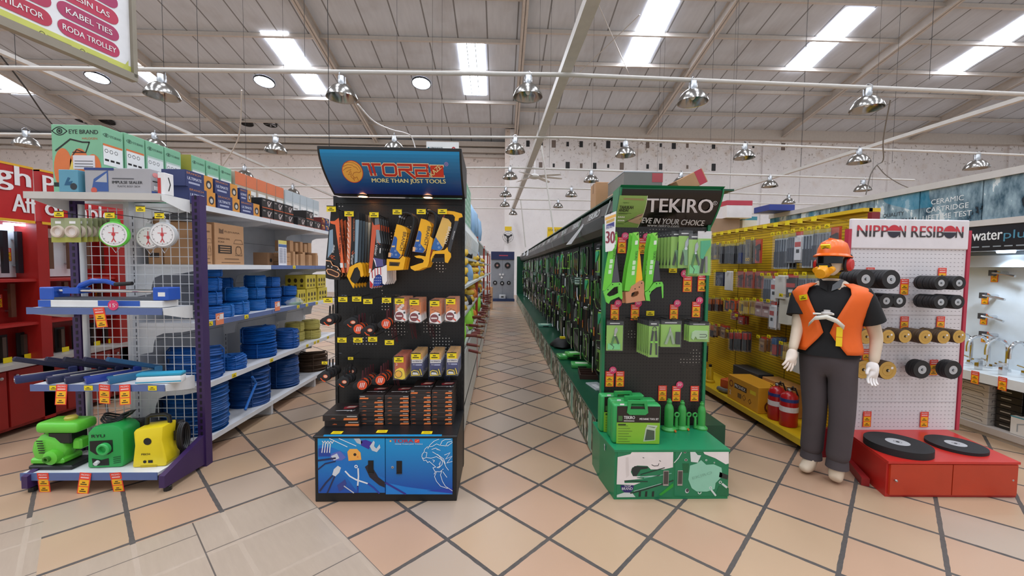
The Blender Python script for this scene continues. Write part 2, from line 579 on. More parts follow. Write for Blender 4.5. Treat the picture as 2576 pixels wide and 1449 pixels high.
for i, x in enumerate(RX):
 ye = YL if x < 0 else YW
 o = MB('beam')
 for z0, z1, w in ((-.02, .0, .11), (-.42, -.4, .11), (-.42, 0, .02)):
  o.add([(x - w, -8, roof_z(-8) + z0), (x + w, -8, roof_z(-8) + z0), (x + w, ye, roof_z(ye) + z0), (x - w, ye, roof_z(ye) + z0),
    (x - w, -8, roof_z(-8) + z1), (x + w, -8, roof_z(-8) + z1), (x + w, ye, roof_z(ye) + z1), (x - w, ye, roof_z(ye) + z1)],
    [(0, 3, 2, 1), (4, 5, 6, 7), (0, 1, 5, 4), (1, 2, 6, 5), (2, 3, 7, 6), (3, 0, 4, 7)])
 struct(o.build('trim_%d' % k), 'steel roof rafter falling towards the far wall, %s bay' % ORD[i], 'rafter')
 k += 1
LV, RV = (312, 253, 178, 98), (318, 272, 213, 152, 72)
for side, vs, (xa, xb), u in (('W', LV, (-33, RX[3] - .1), 1240), ('E', RV, (RX[3] + .1, 33), 1330)):
 ys = [on_roof(u, v).y for v in vs]
 st = (ys[0] - ys[-1]) / (len(ys) - 1)
 while ys[-1] > -7:
  ys.append(ys[-1] - st)
 for j, y in enumerate(ys):
  z = roof_z(y)
  o = MB('beam').box(xa, xb, y - .025, y + .045, z - .17, z - .01).box(xa, xb, y - .07, y + .045, z - .185, z - .165)
  struct(o.build('trim_%d' % k), 'pale purlin across the roof on the %s side of the ridge rafter, %s from the eave' % ('right' if side == 'E' else 'left', ORD[j]), 'purlin')
  k += 1
# --- translucent roof sheets (daylight), and added fill panes out of view
wk = 1
def sky_pane(x0, x1, ya, yb):
 global wk
 o = MB('skylight').add([(x0, ya, roof_z(ya) - .02), (x1, ya, roof_z(ya) - .02), (x1, yb, roof_z(yb) - .02), (x0, yb, roof_z(yb) - .02)], [(0, 3, 2, 1)])
 o = o.build('window_%d' % wk)
 fr = MB('#9fb0b8/.4')
 for t in (.33, .66) if wk == 1 else ():
  xm = x0 + (x1 - x0) * t
  fr.add([(xm - .02, ya, roof_z(ya) - .03), (xm + .02, ya, roof_z(ya) - .03), (xm + .02, yb, roof_z(yb) - .03), (xm - .02, yb, roof_z(yb) - .03)], [(0, 3, 2, 1)])
 if fr.v:
  fr.build('glazing_rib', o)
 struct(o, 'bright translucent roof sheet letting daylight in; those out of view are added fill light', 'roof light')
 wk += 1
for (ua, va), (ub, vb), wpx, vm in (((1188, 99), (1193, 238), .5, 0), ((705, 80), (785, 235), .5, 0), ((1665, 0), (1602, 160), .5, 0), ((2150, 20), (2015, 177), .5, 0),
         ((2600, 30), (2400, 187), .5, 0), ((345, 125), (405, 238), .5, 0), ((-60, 150), (20, 235), .5, 0)):
 pa, pb = on_roof(ua, va), on_roof(ub, vb)
 xm = (pa.x + pb.x) / 2
 sky_pane(xm - .55, xm + .55, pa.y, pb.y)
for y in (8.2, 3.5, -1.5, -6):  # unseen extra panes above and behind the camera, added to brighten the hall
 for x in (-24, -17.5, -11.5, -5.5, .2, 6, 12, 18, 25):
  sky_pane(x - .55, x + .55, y - 1.3, y + 1.3)
# three round ventilator openings and four turbine vents in the roof sheet
for i, (u, v) in enumerate(((245, 193), (665, 203), (1060, 207))):
 p = on_roof(u, v)
 o = thing('roof_ventilator', 'round daylit roof ventilator, %s from the hanging banner' % ORD[i], 'roof ventilator', (p.x, p.y, p.z - .03), rot=(-math.atan(SLOPE), 0, 0))
 MB('dark_steel').lathe([(.42, .02), (.46, .02), (.46, -.05), (.42, -.05)], 28, close=True).build('ring', o)
 MB('skylight').disc(0, 0, .42, -.005).build('dome', o)
 q = MB('steel')
 for a in range(3):
  c, s_ = math.cos(a * 1.05), math.sin(a * 1.05)
  q.tube([(-.42 * c, -.42 * s_, -.03), (.42 * c, .42 * s_, -.03)], .012, 6)
 q.build('spider', o)
for i, (u, v) in enumerate(((208, 299), (270, 303), (620, 307), (680, 309))):
 p = on_roof(u, v)
 o = thing('turbine_vent', 'small dark turbine vent under the roof sheet, %s along' % ORD[i], 'roof vent', (p.x, p.y, p.z - .03), rot=(-math.atan(SLOPE), 0, 0))
 MB('black').lathe([(.0, .0), (.34, 0), (.36, -.06), (.33, -.06), (.3, -.01)], 24).build('throat', o)
 q = MB('steel' if i in (0, 3) else 'black_matt')
 for a in range(6):
  c, s_ = math.cos(a * PI / 3 + i), math.sin(a * PI / 3 + i)
  q.add([(0, 0, -.03), (.3 * c - .05 * s_, .3 * s_ + .05 * c, -.05), (.3 * c + .05 * s_, .3 * s_ - .05 * c, -.03)], [(0, 1, 2)])
 q.build('rotor', o)
# ================================================================ hung from the roof: pipes, lamps, fans, wires, banner
def hang_pipe(name, pts, r, label, cat='pipe', sq=False, c='cream'):
 o = MB(c)
 if sq:
  a, b_ = Vector(pts[0]), Vector(pts[1])
  d = (b_ - a).normalized()
  sd = d.cross(Vector((0, 0, 1))).normalized() * r
  up = Vector((0, 0, r * .8))
  vs = [p + sx * sd + sz * up for p in (a, b_) for sx, sz in ((-1, -1), (1, -1), (1, 1), (-1, 1))]
  o.add(vs, [(0, 1, 2, 3), (7, 6, 5, 4), (0, 4, 5, 1), (1, 5, 6, 2), (2, 6, 7, 3), (3, 7, 4, 0)])
 else:
  o.tube(pts, r, 10)
 return tag(o.build(name, smooth=not sq), label, cat)
ROWS = [6.6, 9.7, 12.8, 15.8, 18.9, 21.9]
PIPE = []
for i, (y, ends) in enumerate(zip(ROWS, (((-60, 170), (1422, 188), (2640, 240)), ((-60, 337), (1425, 346), (2640, 393)), ((480, 424), (1290, 422), (2300, 453)),
        ((560, 468), (1300, 471), (2330, 500)), ((640, 498), (1300, 502), (2100, 515)), ((1000, 521), (1290, 525), (2000, 540))))):
 P3 = [at(u, v, Y=y) for u, v in ends]
 PIPE.append((y, P3))
 nm = ('nearest', 'second', 'third', 'fourth', 'fifth', 'farthest')[i]
 hang_pipe('lamp_pipe', P3[:2], .028 if i else .034, 'pale pipe carrying pendant lamps, %s crosswise row, left half' % nm)
 hang_pipe('lamp_pipe', P3[1:], .028 if i else .034, 'pale pipe carrying pendant lamps, %s crosswise row, right half' % nm)
def pipe_z(row, x):
 (a, b_, c) = PIPE[row][1]
 p, q = (a, b_) if x < b_.x else (b_, c)
 return p.z + (q.z - p.z) * (x - p.x) / (q.x - p.x)
hang_pipe('cable_tray', [at(1500, -30, Z=4.83), at(1288, 532, Z=4.83)], .085, 'long box-section cable tray running over the main aisle', 'cable tray', True)
hang_pipe('cable_tray', [at(-60, 104, Z=4.78), at(860, 503, Z=4.78)], .04, 'thin cable tray running lengthwise above the rope shelves', 'cable tray', True)
hang_pipe('cable_tray', [at(2640, 226, Z=4.8), at(1700, 524, Z=4.8)], .05, 'thin cable tray running lengthwise above the yellow wall', 'cable tray', True)
hang_pipe('drop_pipe', [at(1362, 366, Y=11.8), at(1394, 590, Y=11.8)], .022, 'thin leaning drop pipe beside the ceiling fan', 'pipe')
hang_pipe('drop_pipe', [at(1310, 504, Y=15.6), at(1322, 622, Y=15.6)], .022, 'thin drop pipe over the far end of the green shelves', 'pipe')
for i, (a, b_) in enumerate((((1610, 20), (1425, 200)), ((1500, -20), (1590, 190)), ((2340, 95), (2130, 250)))):
 pa, pb = on_roof(*a), on_roof(*b_)
 hang_pipe('brace_rod', [pa - Vector((0, 0, .25)), pb - Vector((0, 0, .25))], .018, 'thin diagonal brace rod under the roof, %s from the cable tray' % ORD[i], 'rod')
def lamp_proto():
 t = thing('pendant_lamp', 'lamp', 'pendant lamp')
 MB('#9a9894/.2/.92').lathe([(.075, .20), (.10, .195), (.155, .15), (.205, .085), (.232, .02), (.237, 0), (.228, .004), (.2, .08), (.15, .143), (.095, .187), (.07, .19)], 28).build('shade', t, smooth=True)
 MB('steel').lathe([(.0, .33), (.055, .33), (.06, .32), (.06, .27), (.064, .26), (.06, .2), (.08, .195)], 16).build('lamp_cap', t, smooth=True)
 q = MB('steel').tube([(.058, 0, .27), (.06, 0, .36), (.02, 0, .40), (-.02, 0, .40), (-.06, 0, .36), (-.058, 0, .27)], .006, 6)
 q.build('bracket', t)
 MB('#f3f1ea/.3').lathe([(0, .21), (.03, .2), (.045, .12), (.04, .07), (.02, .045), (0, .04)], 14).build('bulb', t, smooth=True)
 return t
LAMP = Proto(lamp_proto())
LAMPS = [[(408, 243), (860, 247), (1328, 245), (1742, 258), (2180, 275), (2640, 300)],
   [(67, 367), (390, 372), (694, 382), (992, 379), (1296, 383), (1573, 392), (1872, 398), (2160, 410), (2456, 424)],
   [(616, 446), (1283, 449), (1487, 457), (1712, 462), (1936, 470), (2170, 480)],
   [(737, 488), (1272, 494), (1437, 494), (1983, 512)],
   [(1270, 519), (1404, 522)], [(1291, 540)]]
WHERE = ['nearest row', 'second row', 'third row', 'fourth row', 'fifth row', 'farthest row']
for r, us in enumerate(LAMPS):
 for i, (u, v) in enumerate(us):
  p = at(u, v, Y=ROWS[r])
  pz = pipe_z(r, p.x)
  drop = pz - p.z
  lp = LAMP.put((p.x, p.y, p.z), (0, 0, i * 1.3 + r), 'silver bell-shaped pendant lamp in the %s of pipes, %s counting from the left' % (WHERE[r], ORD[i]), 'pendant lamps under the pipes')
  MB('dark_steel').tube([(p.x, p.y, p.z + .40), (p.x + .015, p.y, (p.z + .4 + pz) / 2), (p.x, p.y, pz)], .007, 6).build('chain', None)
  h = bpy.context.scene.collection.objects[-1]
  h.parent = lp
  h.matrix_parent_inverse = Matrix.Translation(-Vector(lp.location)) if False else (Matrix.Rotation(-(i * 1.3 + r), 4, 'Z') @ Matrix.Translation(-Vector((p.x, p.y, p.z))))
# hanging wires (dark threads from the roof to the pipes)
WI = [(34, 15, 165, 6.5), (403, 0, 420, 6.6), (490, 0, 330, 6.6), (603, 0, 400, 9.6), (702, 0, 360, 9.7), (760, 0, 190, 6.6), (818, 120, 382, 3.2), (988, 0, 290, 8.2), (1074, 0, 345, 9.7), (1108, 250, 340, 9.7),
  (1341, 0, 345, 9.7), (1365, 0, 420, 11.5), (1437, 0, 180, 6.6), (1475, 270, 530, 15), (1640, 220, 500, 12.0), (1660, 350, 440, 12.8), (1773, 0, 355, 9.7), (1828, 330, 505, 13), (1838, 240, 410, 9.7), (1998, 0, 420, 9.7),
  (2005, 400, 510, 13), (2180, 130, 470, 12.7), (2228, 10, 410, 9.7), (2330, 0, 200, 6.6)]
for i, (u, v0, v1, y) in enumerate(WI):
 a, b_ = at(u + (v1 - v0) * .025, v0, Y=y), at(u + (v1 - v0) * .04, v1, Y=y)
 a = Vector((b_.x, y, roof_z(y)))
 tag(MB('black_matt').tube([a, Vector((b_.x, y, b_.z))], .0035 if y > 5 else .0025, 5).build('hanging_wire'), 'thin dark wire hanging straight down from the roof, %s counting from the left' % ORD[i], 'wire', 'hanging wires under the roof')
def slack(name, px_, r, label, c, cat='cable'):
 pts = [at(u, v, Y=y) for u, v, y in px_]
 out = []
 for i in range(len(pts) - 1):           # soften the corners
  p0, p1, p2, p3 = pts[max(i - 1, 0)], pts[i], pts[i + 1], pts[min(i + 2, len(pts) - 1)]
  for k_ in range(5):
   t = k_ / 5
   out.append(.5 * ((2 * p1) + (p2 - p0) * t + (2 * p0 - 5 * p1 + 4 * p2 - p3) * t * t + (3 * p1 - p0 - 3 * p2 + p3) * t ** 3))
 out.append(pts[-1])
 return tag(MB(c).tube(out, r, 7).build(name, smooth=True), label, cat)
slack('loose_cable', [(900, 262, 6.6), (940, 305, 7.4), (985, 326, 8.4), (1018, 334, 9.2), (1036, 346, 9.65), (1048, 385, 9.7)], .013, 'slack pale cable drooping between two lamp rows over the blue-headed stand', 'white')
slack('loose_cable', [(0, 138, 6.6), (60, 215, 7.2), (120, 300, 8), (170, 348, 8.8), (210, 388, 9.7)], .012, 'slack black cable drooping across the roof on the left', 'black')
slack('loose_cable', [(608, 227, 6.6), (604, 320, 7.2), (590, 370, 8), (545, 440, 9)], .011, 'pale cable dropping towards the green boxes of frying pans', 'cream')
slack('loose_cable', [(2240, 250, 6.6), (2222, 350, 7.3), (2222, 402, 7.9), (2206, 415, 8), (2190, 440, 8.1), (2178, 490, 8.2)], .011, 'grey cable dropping behind the blue picture fascia', '#77736e')
slack('loose_cable', [(2206, 415, 8), (2228, 440, 8.1), (2262, 462, 8.2), (2290, 474, 8.3)], .009, 'thin grey branch cable looping down to the picture fascia', '#77736e')
# ceiling fan at rest, four blades
p = at(1345, 443, Y=14)
t = thing('ceiling_fan', 'white ceiling fan with drooping blades over the main aisle', 'fan', p)
pt = at(1348, 394, Y=14)
MB('white').tube([(0, 0, .05), (0, 0, pt.z - p.z + .1)], .02, 8).build('down_rod', t)
MB('#d6d3d0/.3').lathe([(0, .09), (.07, .08), (.16, .03), (.2, -.02), (.17, -.07), (.08, -.1), (0, -.1)], 24).build('motor', t, smooth=True)
for a in (-.55, .12, .9, 2.2, 4.1):
 bl = MB('#dcdad8/.4')
 n = 7
 for i in range(n):
  r_ = .18 + i * .13
  w = (.05, .075, .085, .085, .08, .07, .045)[i]
  bl.v += [(r_, -w, .012 - .006 * i), (r_, w, -.012 - .006 * i)]
 bl.mats = ['#dcdad8/.4']
 for i in range(n - 1):
  bl.f.append([2 * i, 2 * i + 2, 2 * i + 3, 2 * i + 1])
  bl.fm.append(0)
 o = bl.build('blade', t, smooth=True)
 o.rotation_euler = (0, 0, a)
 md = o.modifiers.new('thick', 'SOLIDIFY')
 md.thickness = .012
# banner hung high over the west: pill-shaped aisle names (the near end runs out of the frame)
pb, pa = at(330, 194, Z=3.2), at(-30, 41, Z=3.2)
L = (pb - pa).length
t = thing('hanging_banner', 'white banner board listing goods in red pills, hung from the roof', 'sign', pa, math.atan2(pb.y - pa.y, pb.x - pa.x))
H_ = 1.6
o = MB('#e9e8ea/.5')
o.M = frame((0, 0, 0), 'S')
o.box(0, L, .03, H_, -.012, 0)
o.box(0, L, .0, .085, 0, .002, '#c9cc62/.5')
o.poly([(L - .09, .0), (L - .02, .0), (L - .02, .13)], .003, '#c2c662/.5')
o.build('board', t)
o = MB('#8d8474/.4')
o.box(-.0, L + .03, -.03, .03, -.03, .03).box(L, L + .035, -.03, .03, 0, H_)
o.build('board_frame', t)
def pill(o, cx, cy, w, h, txt, c):
 pts = [(cx + w / 2 - h / 2 + h / 2 * math.cos(a), cy + h / 2 * math.sin(a)) for a in [-PI / 2 + PI * i / 10 for i in range(11)]]
 pts += [(cx - w / 2 + h / 2 + h / 2 * math.cos(a), cy + h / 2 * math.sin(a)) for a in [PI / 2 + PI * i / 10 for i in range(11)]]
 o.poly(pts, .003, c)
 if txt:
  o.text(txt, cx, cy - h * .18, h * .36, min(w * .86, len(txt) * .0305), .006, 'white', 'c', .02)
o = MB()
o.M = frame((0, 0, 0), 'S')
for i, (tx, cc) in enumerate((('RODA TROLLEY', '#b8355a/.5'), ('KABEL TIES', '#ab3560/.5'), ('MESIN LAS', '#bb3050/.5'), ('', '#a83060/.5'), ('', '#b53055/.5'))):
 pill(o, L - .29, .16 + i * .131, .41, .116, tx, cc)
for i, (tx, cc) in enumerate((('VENTILATOR', '#b8304a/.5'), ('', '#b03055/.5'), ('', '#b53050/.5'))):
 pill(o, L - .73, .16 + i * .131, .41, .116, tx, cc)
for q in (.345, .585):
 o.ring(L - q, .04, .017, .005, .003, 14, '#5a5a30/.5')
 o.quad(L - q + .026, L - q + .17, .034, .046, .003, '#8a8a4c/.5')
o.build('lettering', t)
w0 = MB('black_matt')
for q in (.1 * L, .97 * L):
 w0.tube([(q, 0, H_ - .02), (q, 0, roof_z(3.2) - 3.2)], .004, 5)
w0.build('hanging_cord', t)
# ================================================================ shared shop furniture
def pl(u, v, Y):
 p = at(u, v, Y=Y)
 return (p.x, p.z)
def zt(ox, oy, s, Y):
 """pixels of an enlarged crop -> (x, z) on the plane y=Y"""
 return lambda pts: [pl(ox + a / s, oy + b / s, Y) for a, b in pts]
def front(loc, Y):
 """builder frame for a thing at loc whose parts are drawn in world x, z on the plane y=Y (z towards the viewer)"""
 return Matrix.Translation(-Vector(loc)) @ frame((0, Y, 0), 'S')
def tag_lines(o, x, y, w, h, z, c='ink'):
 o.quad(x + w * .3, x + w * .62, y + h * .52, y + h * .66, z, c)
 o.quad(x + w * .15, x + w * .82, y + h * .22, y + h * .36, z, c)
def make_hook(L, w=.064, h=.040, tilt=0):
 """hook with its wire run back to the board (local y = into the board), price plate on the tip"""
 t = thing('peg_hook', 'hook', 'display hook')
 MB('dark_steel').tube([(0, L, 0), (0, .004, 0), (0, 0, .012)], .0028, 6).tube([(-.02, L, .0), (.02, L, 0)], .004, 6).build('wire', t)
 o = MB('yellow_tag')
 o.M = frame((0, -.004, 0), 'S')
 o.box(-w / 2, w / 2, -h + .01, .01, 0, .0015)
 tag_lines(o, -w / 2, -h + .01, w, h, .0022)
 o.quad(-w / 2, w / 2, .006, .012, .003, 'black')
 q = o.build('price_plate', t)
 return t
HOOK_L = Proto(make_hook(.27))
def make_promo(badge=False, two=True):
 """red promotion card, two yellow price stickers, now and then a round discount badge"""
 t = thing('promo_tag', 'promo', 'price tag')
 o = MB('promo_red')
 o.M = frame((0, 0, 0), 'S')
 o.box(-.042, .042, -.155, 0, 0, .0015)
 o.text('PROMO', 0, -.022, .013, .06, .0022, 'white', 'c')
 o.quad(-.03, .03, -.040, -.031, .0022, '#f2c4c0/.5')
 o.build('card', t)
 for i in (0, 1):
  o = MB('sticker')
  o.M = frame((0, -.002, 0), 'S')
  y = -.098 - i * .052
  o.quad(-.035, .035, y, y + .046, 0)
  tag_lines(o, -.035, y, .07, .046, .0006)
  o.build('price_sticker', t)
 if badge:
  o = MB('pink')
  o.M = frame((.030 if badge > 0 else -.03, -.003, .012), 'S')
  o.prism([(.036 * math.cos(a * PI / 10), .036 * math.sin(a * PI / 10)) for a in range(20)], 0, .0015)
  o.text('30' if abs(badge) == 1 else '35', -.004, -.012, .024, .036, .0022, 'white', 'c')
  o.text('%', .020, 0, .012, None, .0022, 'white', 'c')
  o.quad(-.018, .018, .018, .022, .0022, '#f2b0c4/.5')
  o.build('discount_badge', t)
 return t
PROMO = {k: Proto(make_promo(k)) for k in (0, 1, -1, 2, -2)}
# ================================================================ black stand with the blue head
BX0, BX1, BY0, BY1, BZ = -1.240, -.283, 2.716, 3.17, .462
PY = 3.22
T = thing('display_stand', 'black end-cap display stand with curved blue head and blue cabinet base', 'display stand', ((BX0 + BX1) / 2, 3.0, 0))
TM = Matrix.Translation((-(BX0 + BX1) / 2, -3.0, 0))
o = MB('black')
o.M = TM
o.box(BX0, BX1, BY0 + .012, BY1 + .06, .0, BZ - .017).box(BX0 - .005, BX1 + .005, BY0 - .004, BY1 + .06, BZ - .018, BZ)
o.build('cabinet_body', T, bevel=.004)
m, nt, b = new_mat('print_blue')
g = NT(nt)
x, y, z, vec = g.xyz()
nt.links.new(g.mix(g.ramp(z, .10, .42), lin('#1550a8'), lin('#0d8fcb')), b.inputs['Base Color'])
b.inputs['Roughness'].default_value = .3
cz = zt(760, 1000, 4.9957, BY0)
def cab(o, pts, c, z=.002):
 o.poly(cz(pts), z, c)
def cabline(o, pts, w, c, z=.003):
 o.line(cz(pts), w, z, c)
FRM = TM @ frame((0, BY0, 0), 'S')
a = cz([(205, 1200), (1040, 508)])
c_ = cz([(1052, 1215), (1890, 512)])
for nm, (p, q) in (('door', a), ('door', c_)):
 o = MB('print_blue')
 o.M = FRM
 o.box(p[0], q[0], p[1], q[1], -.012, .001)
 D = o.build(nm, T)
 art = MB('white')
 art.M = FRM
 if p == a[0]:
  cab(art, [(205, 600), (280, 590), (560, 700), (760, 900), (1040, 1010), (1040, 1195), (700, 1195), (560, 1000), (205, 750)], '#0d6fc0/.3', .0014)
  cab(art, [(205, 640), (330, 620), (370, 740), (205, 740)], '#1c3f98/.4', .0018)
  for i in range(4):
   x0 = 205 + i * 36
   cabline(art, [(x0 + 62 - i * 6, 570 + i * 2), (x0 + 45 - i * 4, 690)], .006, 'white', .0024)
   cabline(art, [(x0 + 50, 545), (x0 + 66, 572), (x0 + 84, 545)], .005, 'white', .0024)
  for i in range(2):
   cabline(art, [(345 + 120 * i, 512), (570 + 110 * i, 618 - 12 * i)], .005, '#dfe6ee/.3')
  cab(art, [(650, 515), (720, 512), (760, 560), (740, 590), (690, 570)], '#b8c0c8/.3')
  cab(art, [(740, 540), (800, 530), (880, 560), (840, 650), (740, 600)], '#3a2c94/.4')
  cab(art, [(850, 610), (900, 540), (915, 560), (905, 610), (935, 640), (975, 585), (985, 630), (940, 685), (880, 665)], '#c9ced4/.3', .0024)
  cab(art, [(570, 680), (600, 645), (690, 645), (735, 690), (745, 780), (585, 795)], '#f0aa4c/.4')
  art.disc(*cz([(665, 715)])[0], .010, .0026, 16, '#2a1a14/.4')
  art.disc(*cz([(700, 745)])[0], .004, .003, 12, '#e2502c/.4')
  cabline(art, [(205, 790), (350, 770), (420, 760)], .012, '#1d2450/.4')
  cabline(art, [(205, 900), (290, 830), (420, 800)], .009, '#1d2450/.4')
  cab(art, [(350, 745), (380, 700), (480, 670), (555, 750), (500, 790), (370, 790)], '#5a68b8/.4', .0022)
  cab(art, [(365, 735), (440, 700), (470, 760), (400, 790)], '#c8ccd8/.3', .0026)
  cab(art, [(380, 970), (400, 900), (450, 855), (490, 880), (470, 940), (420, 990)], '#d5d8dc/.3')
  cabline(art, [(385, 980), (300, 1070), (225, 1170)], .011, '#232a50/.4')
  cabline(art, [(410, 990), (370, 1080), (320, 1195)], .010, '#232a50/.4')
  cab(art, [(440, 1100), (500, 1060), (540, 1025), (560, 1080), (520, 1150), (470, 1180)], '#37428a/.4')
  cabline(art, [(530, 1110), (650, 1195)], .007, '#c8ccd4/.3')
  art.ring(*cz([(680, 865)])[0], .0115, .006, .0026, 18, '#eceef0/.3')
  cabline(art, [(705, 890), (710, 990), (700, 1110)], .010, '#e2e4e8/.3')
  cabline(art, [(545, 925), (600, 985), (680, 1030), (830, 1080)], .010, '#e8eaec/.3', .0028)
  cabline(art, [(830, 1080), (900, 1130), (970, 1200)], .010, '#2c3c9c/.4')
  cabline(art, [(700, 1110), (700, 1190)], .009, '#2c3c9c/.4')
  cab(art, [(790, 870), (830, 840), (900, 900), (960, 1000), (1040, 1060), (1040, 1130), (970, 1100), (850, 1000)], '#201c2a/.4', .0024)
 else:
  cab(art, [(1052, 1070), (1300, 1120), (1890, 1200), (1890, 1215), (1052, 1215)], '#1d7fd0/.3', .0014)
  cab(art, [(1560, 1170), (1890, 1140), (1890, 1205)], '#2a3fa8/.3', .0016)
  cabline(art, [(1052, 1070), (1300, 1210)], .012, '#33308c/.4')
  art.disc(*cz([(1112, 545)])[0], .0064, .003, 16, '#f0b45c/.4')
  p0, p1 = cz([(1145, 565)])[0], cz([(1400, 522)])[0]
  art.text('TORA', p0[0], p0[1], p1[1] - p0[1], p1[0] - p0[0], .003, 'red', bold=.03)
  cab(art, [(1415, 565), (1415, 522), (1475, 522), (1475, 565)], 'promo_red', .003)
  cabline(art, [(1425, 556), (1465, 530)], .002, '#f3d9a0/.4', .0036)
  p0, p1 = cz([(1170, 595)])[0], cz([(1515, 575)])[0]
  art.text('MORE THAN JUST TOOLS', p0[0], p0[1], p1[1] - p0[1], p1[0] - p0[0], .003, '#cfe6f4/.4', bold=.02)
  for s_ in ([(1580, 640), (1610, 590), (1660, 545), (1720, 520)], [(1735, 600), (1760, 545), (1800, 525), (1870, 525)], [(1800, 610), (1830, 560), (1885, 545)],
     [(1540, 650), (1570, 620), (1640, 610), (1690, 580), (1740, 600), (1830, 605), (1890, 560)], [(1540, 650), (1535, 680), (1510, 710), (1505, 745), (1530, 765), (1560, 750), (1570, 690), (1545, 685)],
     [(1560, 750), (1620, 760), (1690, 740), (1740, 770), (1765, 800), (1760, 840), (1720, 880), (1690, 880)], [(1505, 745), (1530, 790), (1560, 785), (1580, 815), (1600, 800), (1680, 870), (1645, 880), (1670, 925), (1735, 930), (1775, 895)],
     [(1630, 650), (1680, 632), (1740, 662), (1690, 650)], [(1640, 680), (1690, 710), (1720, 730), (1780, 800), (1810, 870), (1840, 910)], [(1700, 710), (1780, 770), (1800, 830)],
     [(1790, 720), (1860, 690), (1805, 770), (1885, 735), (1820, 820), (1888, 800)], [(1720, 840), (1740, 800), (1730, 860), (1690, 880)], [(1640, 780), (1665, 790), (1650, 810)],
     [(1690, 925), (1665, 990), (1690, 1050), (1740, 1110), (1830, 1140)], [(1760, 905), (1740, 970), (1765, 1050), (1800, 1110), (1890, 1170)], [(1770, 930), (1820, 1000)], [(1660, 960), (1672, 935)]):
   cabline(art, s_, .0034, '#f3f6f8/.4', .0034)
 art.build('printed_artwork', D)
 hx = cz([(832, 950), (898, 790)]) if p == a[0] else cz([(1188, 955), (1256, 795)])
 h = MB('black')
 h.M = FRM
 h.box(hx[0][0], hx[1][0], hx[0][1], hx[1][1], .001, .0045, '#050506/.4')
 h.box(hx[0][0], hx[1][0], hx[0][1], hx[0][1] + .006, .001, .008, '#202022/.4')
 h.build('recessed_handle', D)
 if p != a[0]:
  k_ = cz([(1138, 873)])[0]
  h = MB('steel')
  h.M = FRM @ Matrix.Translation((k_[0], k_[1], 0))
  h.lathe([(.009, .001), (.009, .005), (.006, .006), (0, .006)], 16).disc(0, 0, .003, .0065, 10, 'black')
  h.build('lock', D)
o = MB('print_blue')
o.M = FRM
p, q = cz([(270, 503), (1755, 472)])
o.box(p[0], q[0], p[1], q[1], -.01, .0035, '#1291cf/.3')
o.build('top_rail_strip', T)
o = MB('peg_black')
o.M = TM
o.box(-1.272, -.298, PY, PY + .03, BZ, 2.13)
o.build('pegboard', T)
for z, d, h, c in ((2.075, .003, .006, '#050506/.3'), (1.402, .003, .006, '#050506/.3'), (.87, .003, .006, '#050506/.3'), (2.085, .012, .045, 'black')):
 o = MB(c)
 o.M = TM
 o.box(-1.272, -.298, PY - d, PY, z, z + h)
 o.build('board_rail', T)
o = MB('black')
o.M = TM
for x in (-1.29, -.30):
 o.box(x, x + .02, PY - .01, PY + .04, .0 if x < -1 else 0, 2.14)
 for i in range(26):
  o.box(x + .006, x + .014, PY - .0105, PY - .0095, .55 + i * .058, .585 + i * .058, '#000000/.6')
o.build('slotted_post', T)
# curved head
HXL, HXR = -1.228, -.268
def head_prof(t):
 return 2.80 + .27 * t ** 1.7, 2.385 - .262 * t
def fnh(p):
 X, Yp, n = p
 py = 790 - Yp
 t = (py - 70) / 720
 xl = 92 + 138 * max(t, 0) ** 1.6
 s_ = (X - xl) / (2405 - xl)
 y, z = head_prof(max(t, 0))
 y2, z2 = head_prof(max(t, 0) + .01)
 d = Vector((0, y2 - y, z2 - z)).normalized()
 nr = Vector((0, d.z, -d.y))
 v = Vector((HXL + s_ * (HXR - HXL), y, z)) + nr * n
 return v
m, nt, b = new_mat('print_head')
g = NT(nt)
x, y, z, vec = g.xyz()
nt.links.new(g.mix(g.ramp(z, 2.12, 2.37), lin('#1c2a80'), lin('#0a86bd')), b.inputs['Base Color'])
b.inputs['Roughness'].default_value = .28
o = MB('black')
o.M = TM
n = 12
vs = []
for i in range(n + 1):
 y, z = head_prof(i / n)
 for x in (HXL, HXR):
  vs.append((x, y, z))
vs += [(HXL, PY + .02, 2.14), (HXR, PY + .02, 2.14), (HXL, PY + .02, 2.36), (HXR, PY + .02, 2.36), (HXL, 2.80, 2.40), (HXR, 2.80, 2.40)]
k0 = 2 * (n + 1)
fs = [(2 * i, 2 * i + 2, 2 * i + 3, 2 * i + 1) for i in range(n)]
fs += [(2 * n, k0, k0 + 1, 2 * n + 1), (k0, k0 + 2, k0 + 3, k0 + 1), (k0 + 2, k0 + 4, k0 + 5, k0 + 3), (k0 + 4, 0, 1, k0 + 5)]
fs += [tuple([2 * i for i in range(n, -1, -1)] + [k0 + 4, k0 + 2, k0]), tuple([2 * i + 1 for i in range(n + 1)] + [k0 + 1, k0 + 3, k0 + 5])]
o.add(vs, fs)
HEAD = o.build('curved_head', T)
o = MB('print_head')
o.M = TM
o.fn = lambda p: fnh(p)
vs = []
for i in range(n + 1):
 py = 88 + (760 - 88) * i / n
 t = (py - 70) / 720
 xl = 92 + 138 * t ** 1.6
 vs += [(xl + 36, 790 - py, .003), (2372, 790 - py, .003)]
o.add(vs, [(2 * i, 2 * i + 2, 2 * i + 3, 2 * i + 1) for i in range(n)])
o.build('printed_panel', HEAD)
o = MB('white')
o.M = TM
o.fn = fnh
o.disc(620, 790 - 425, 170, .0045, 40, '#d8402c/.4', 168)
o.disc(620, 790 - 425, 160, .0055, 40, '#f5b84e/.4', 158)
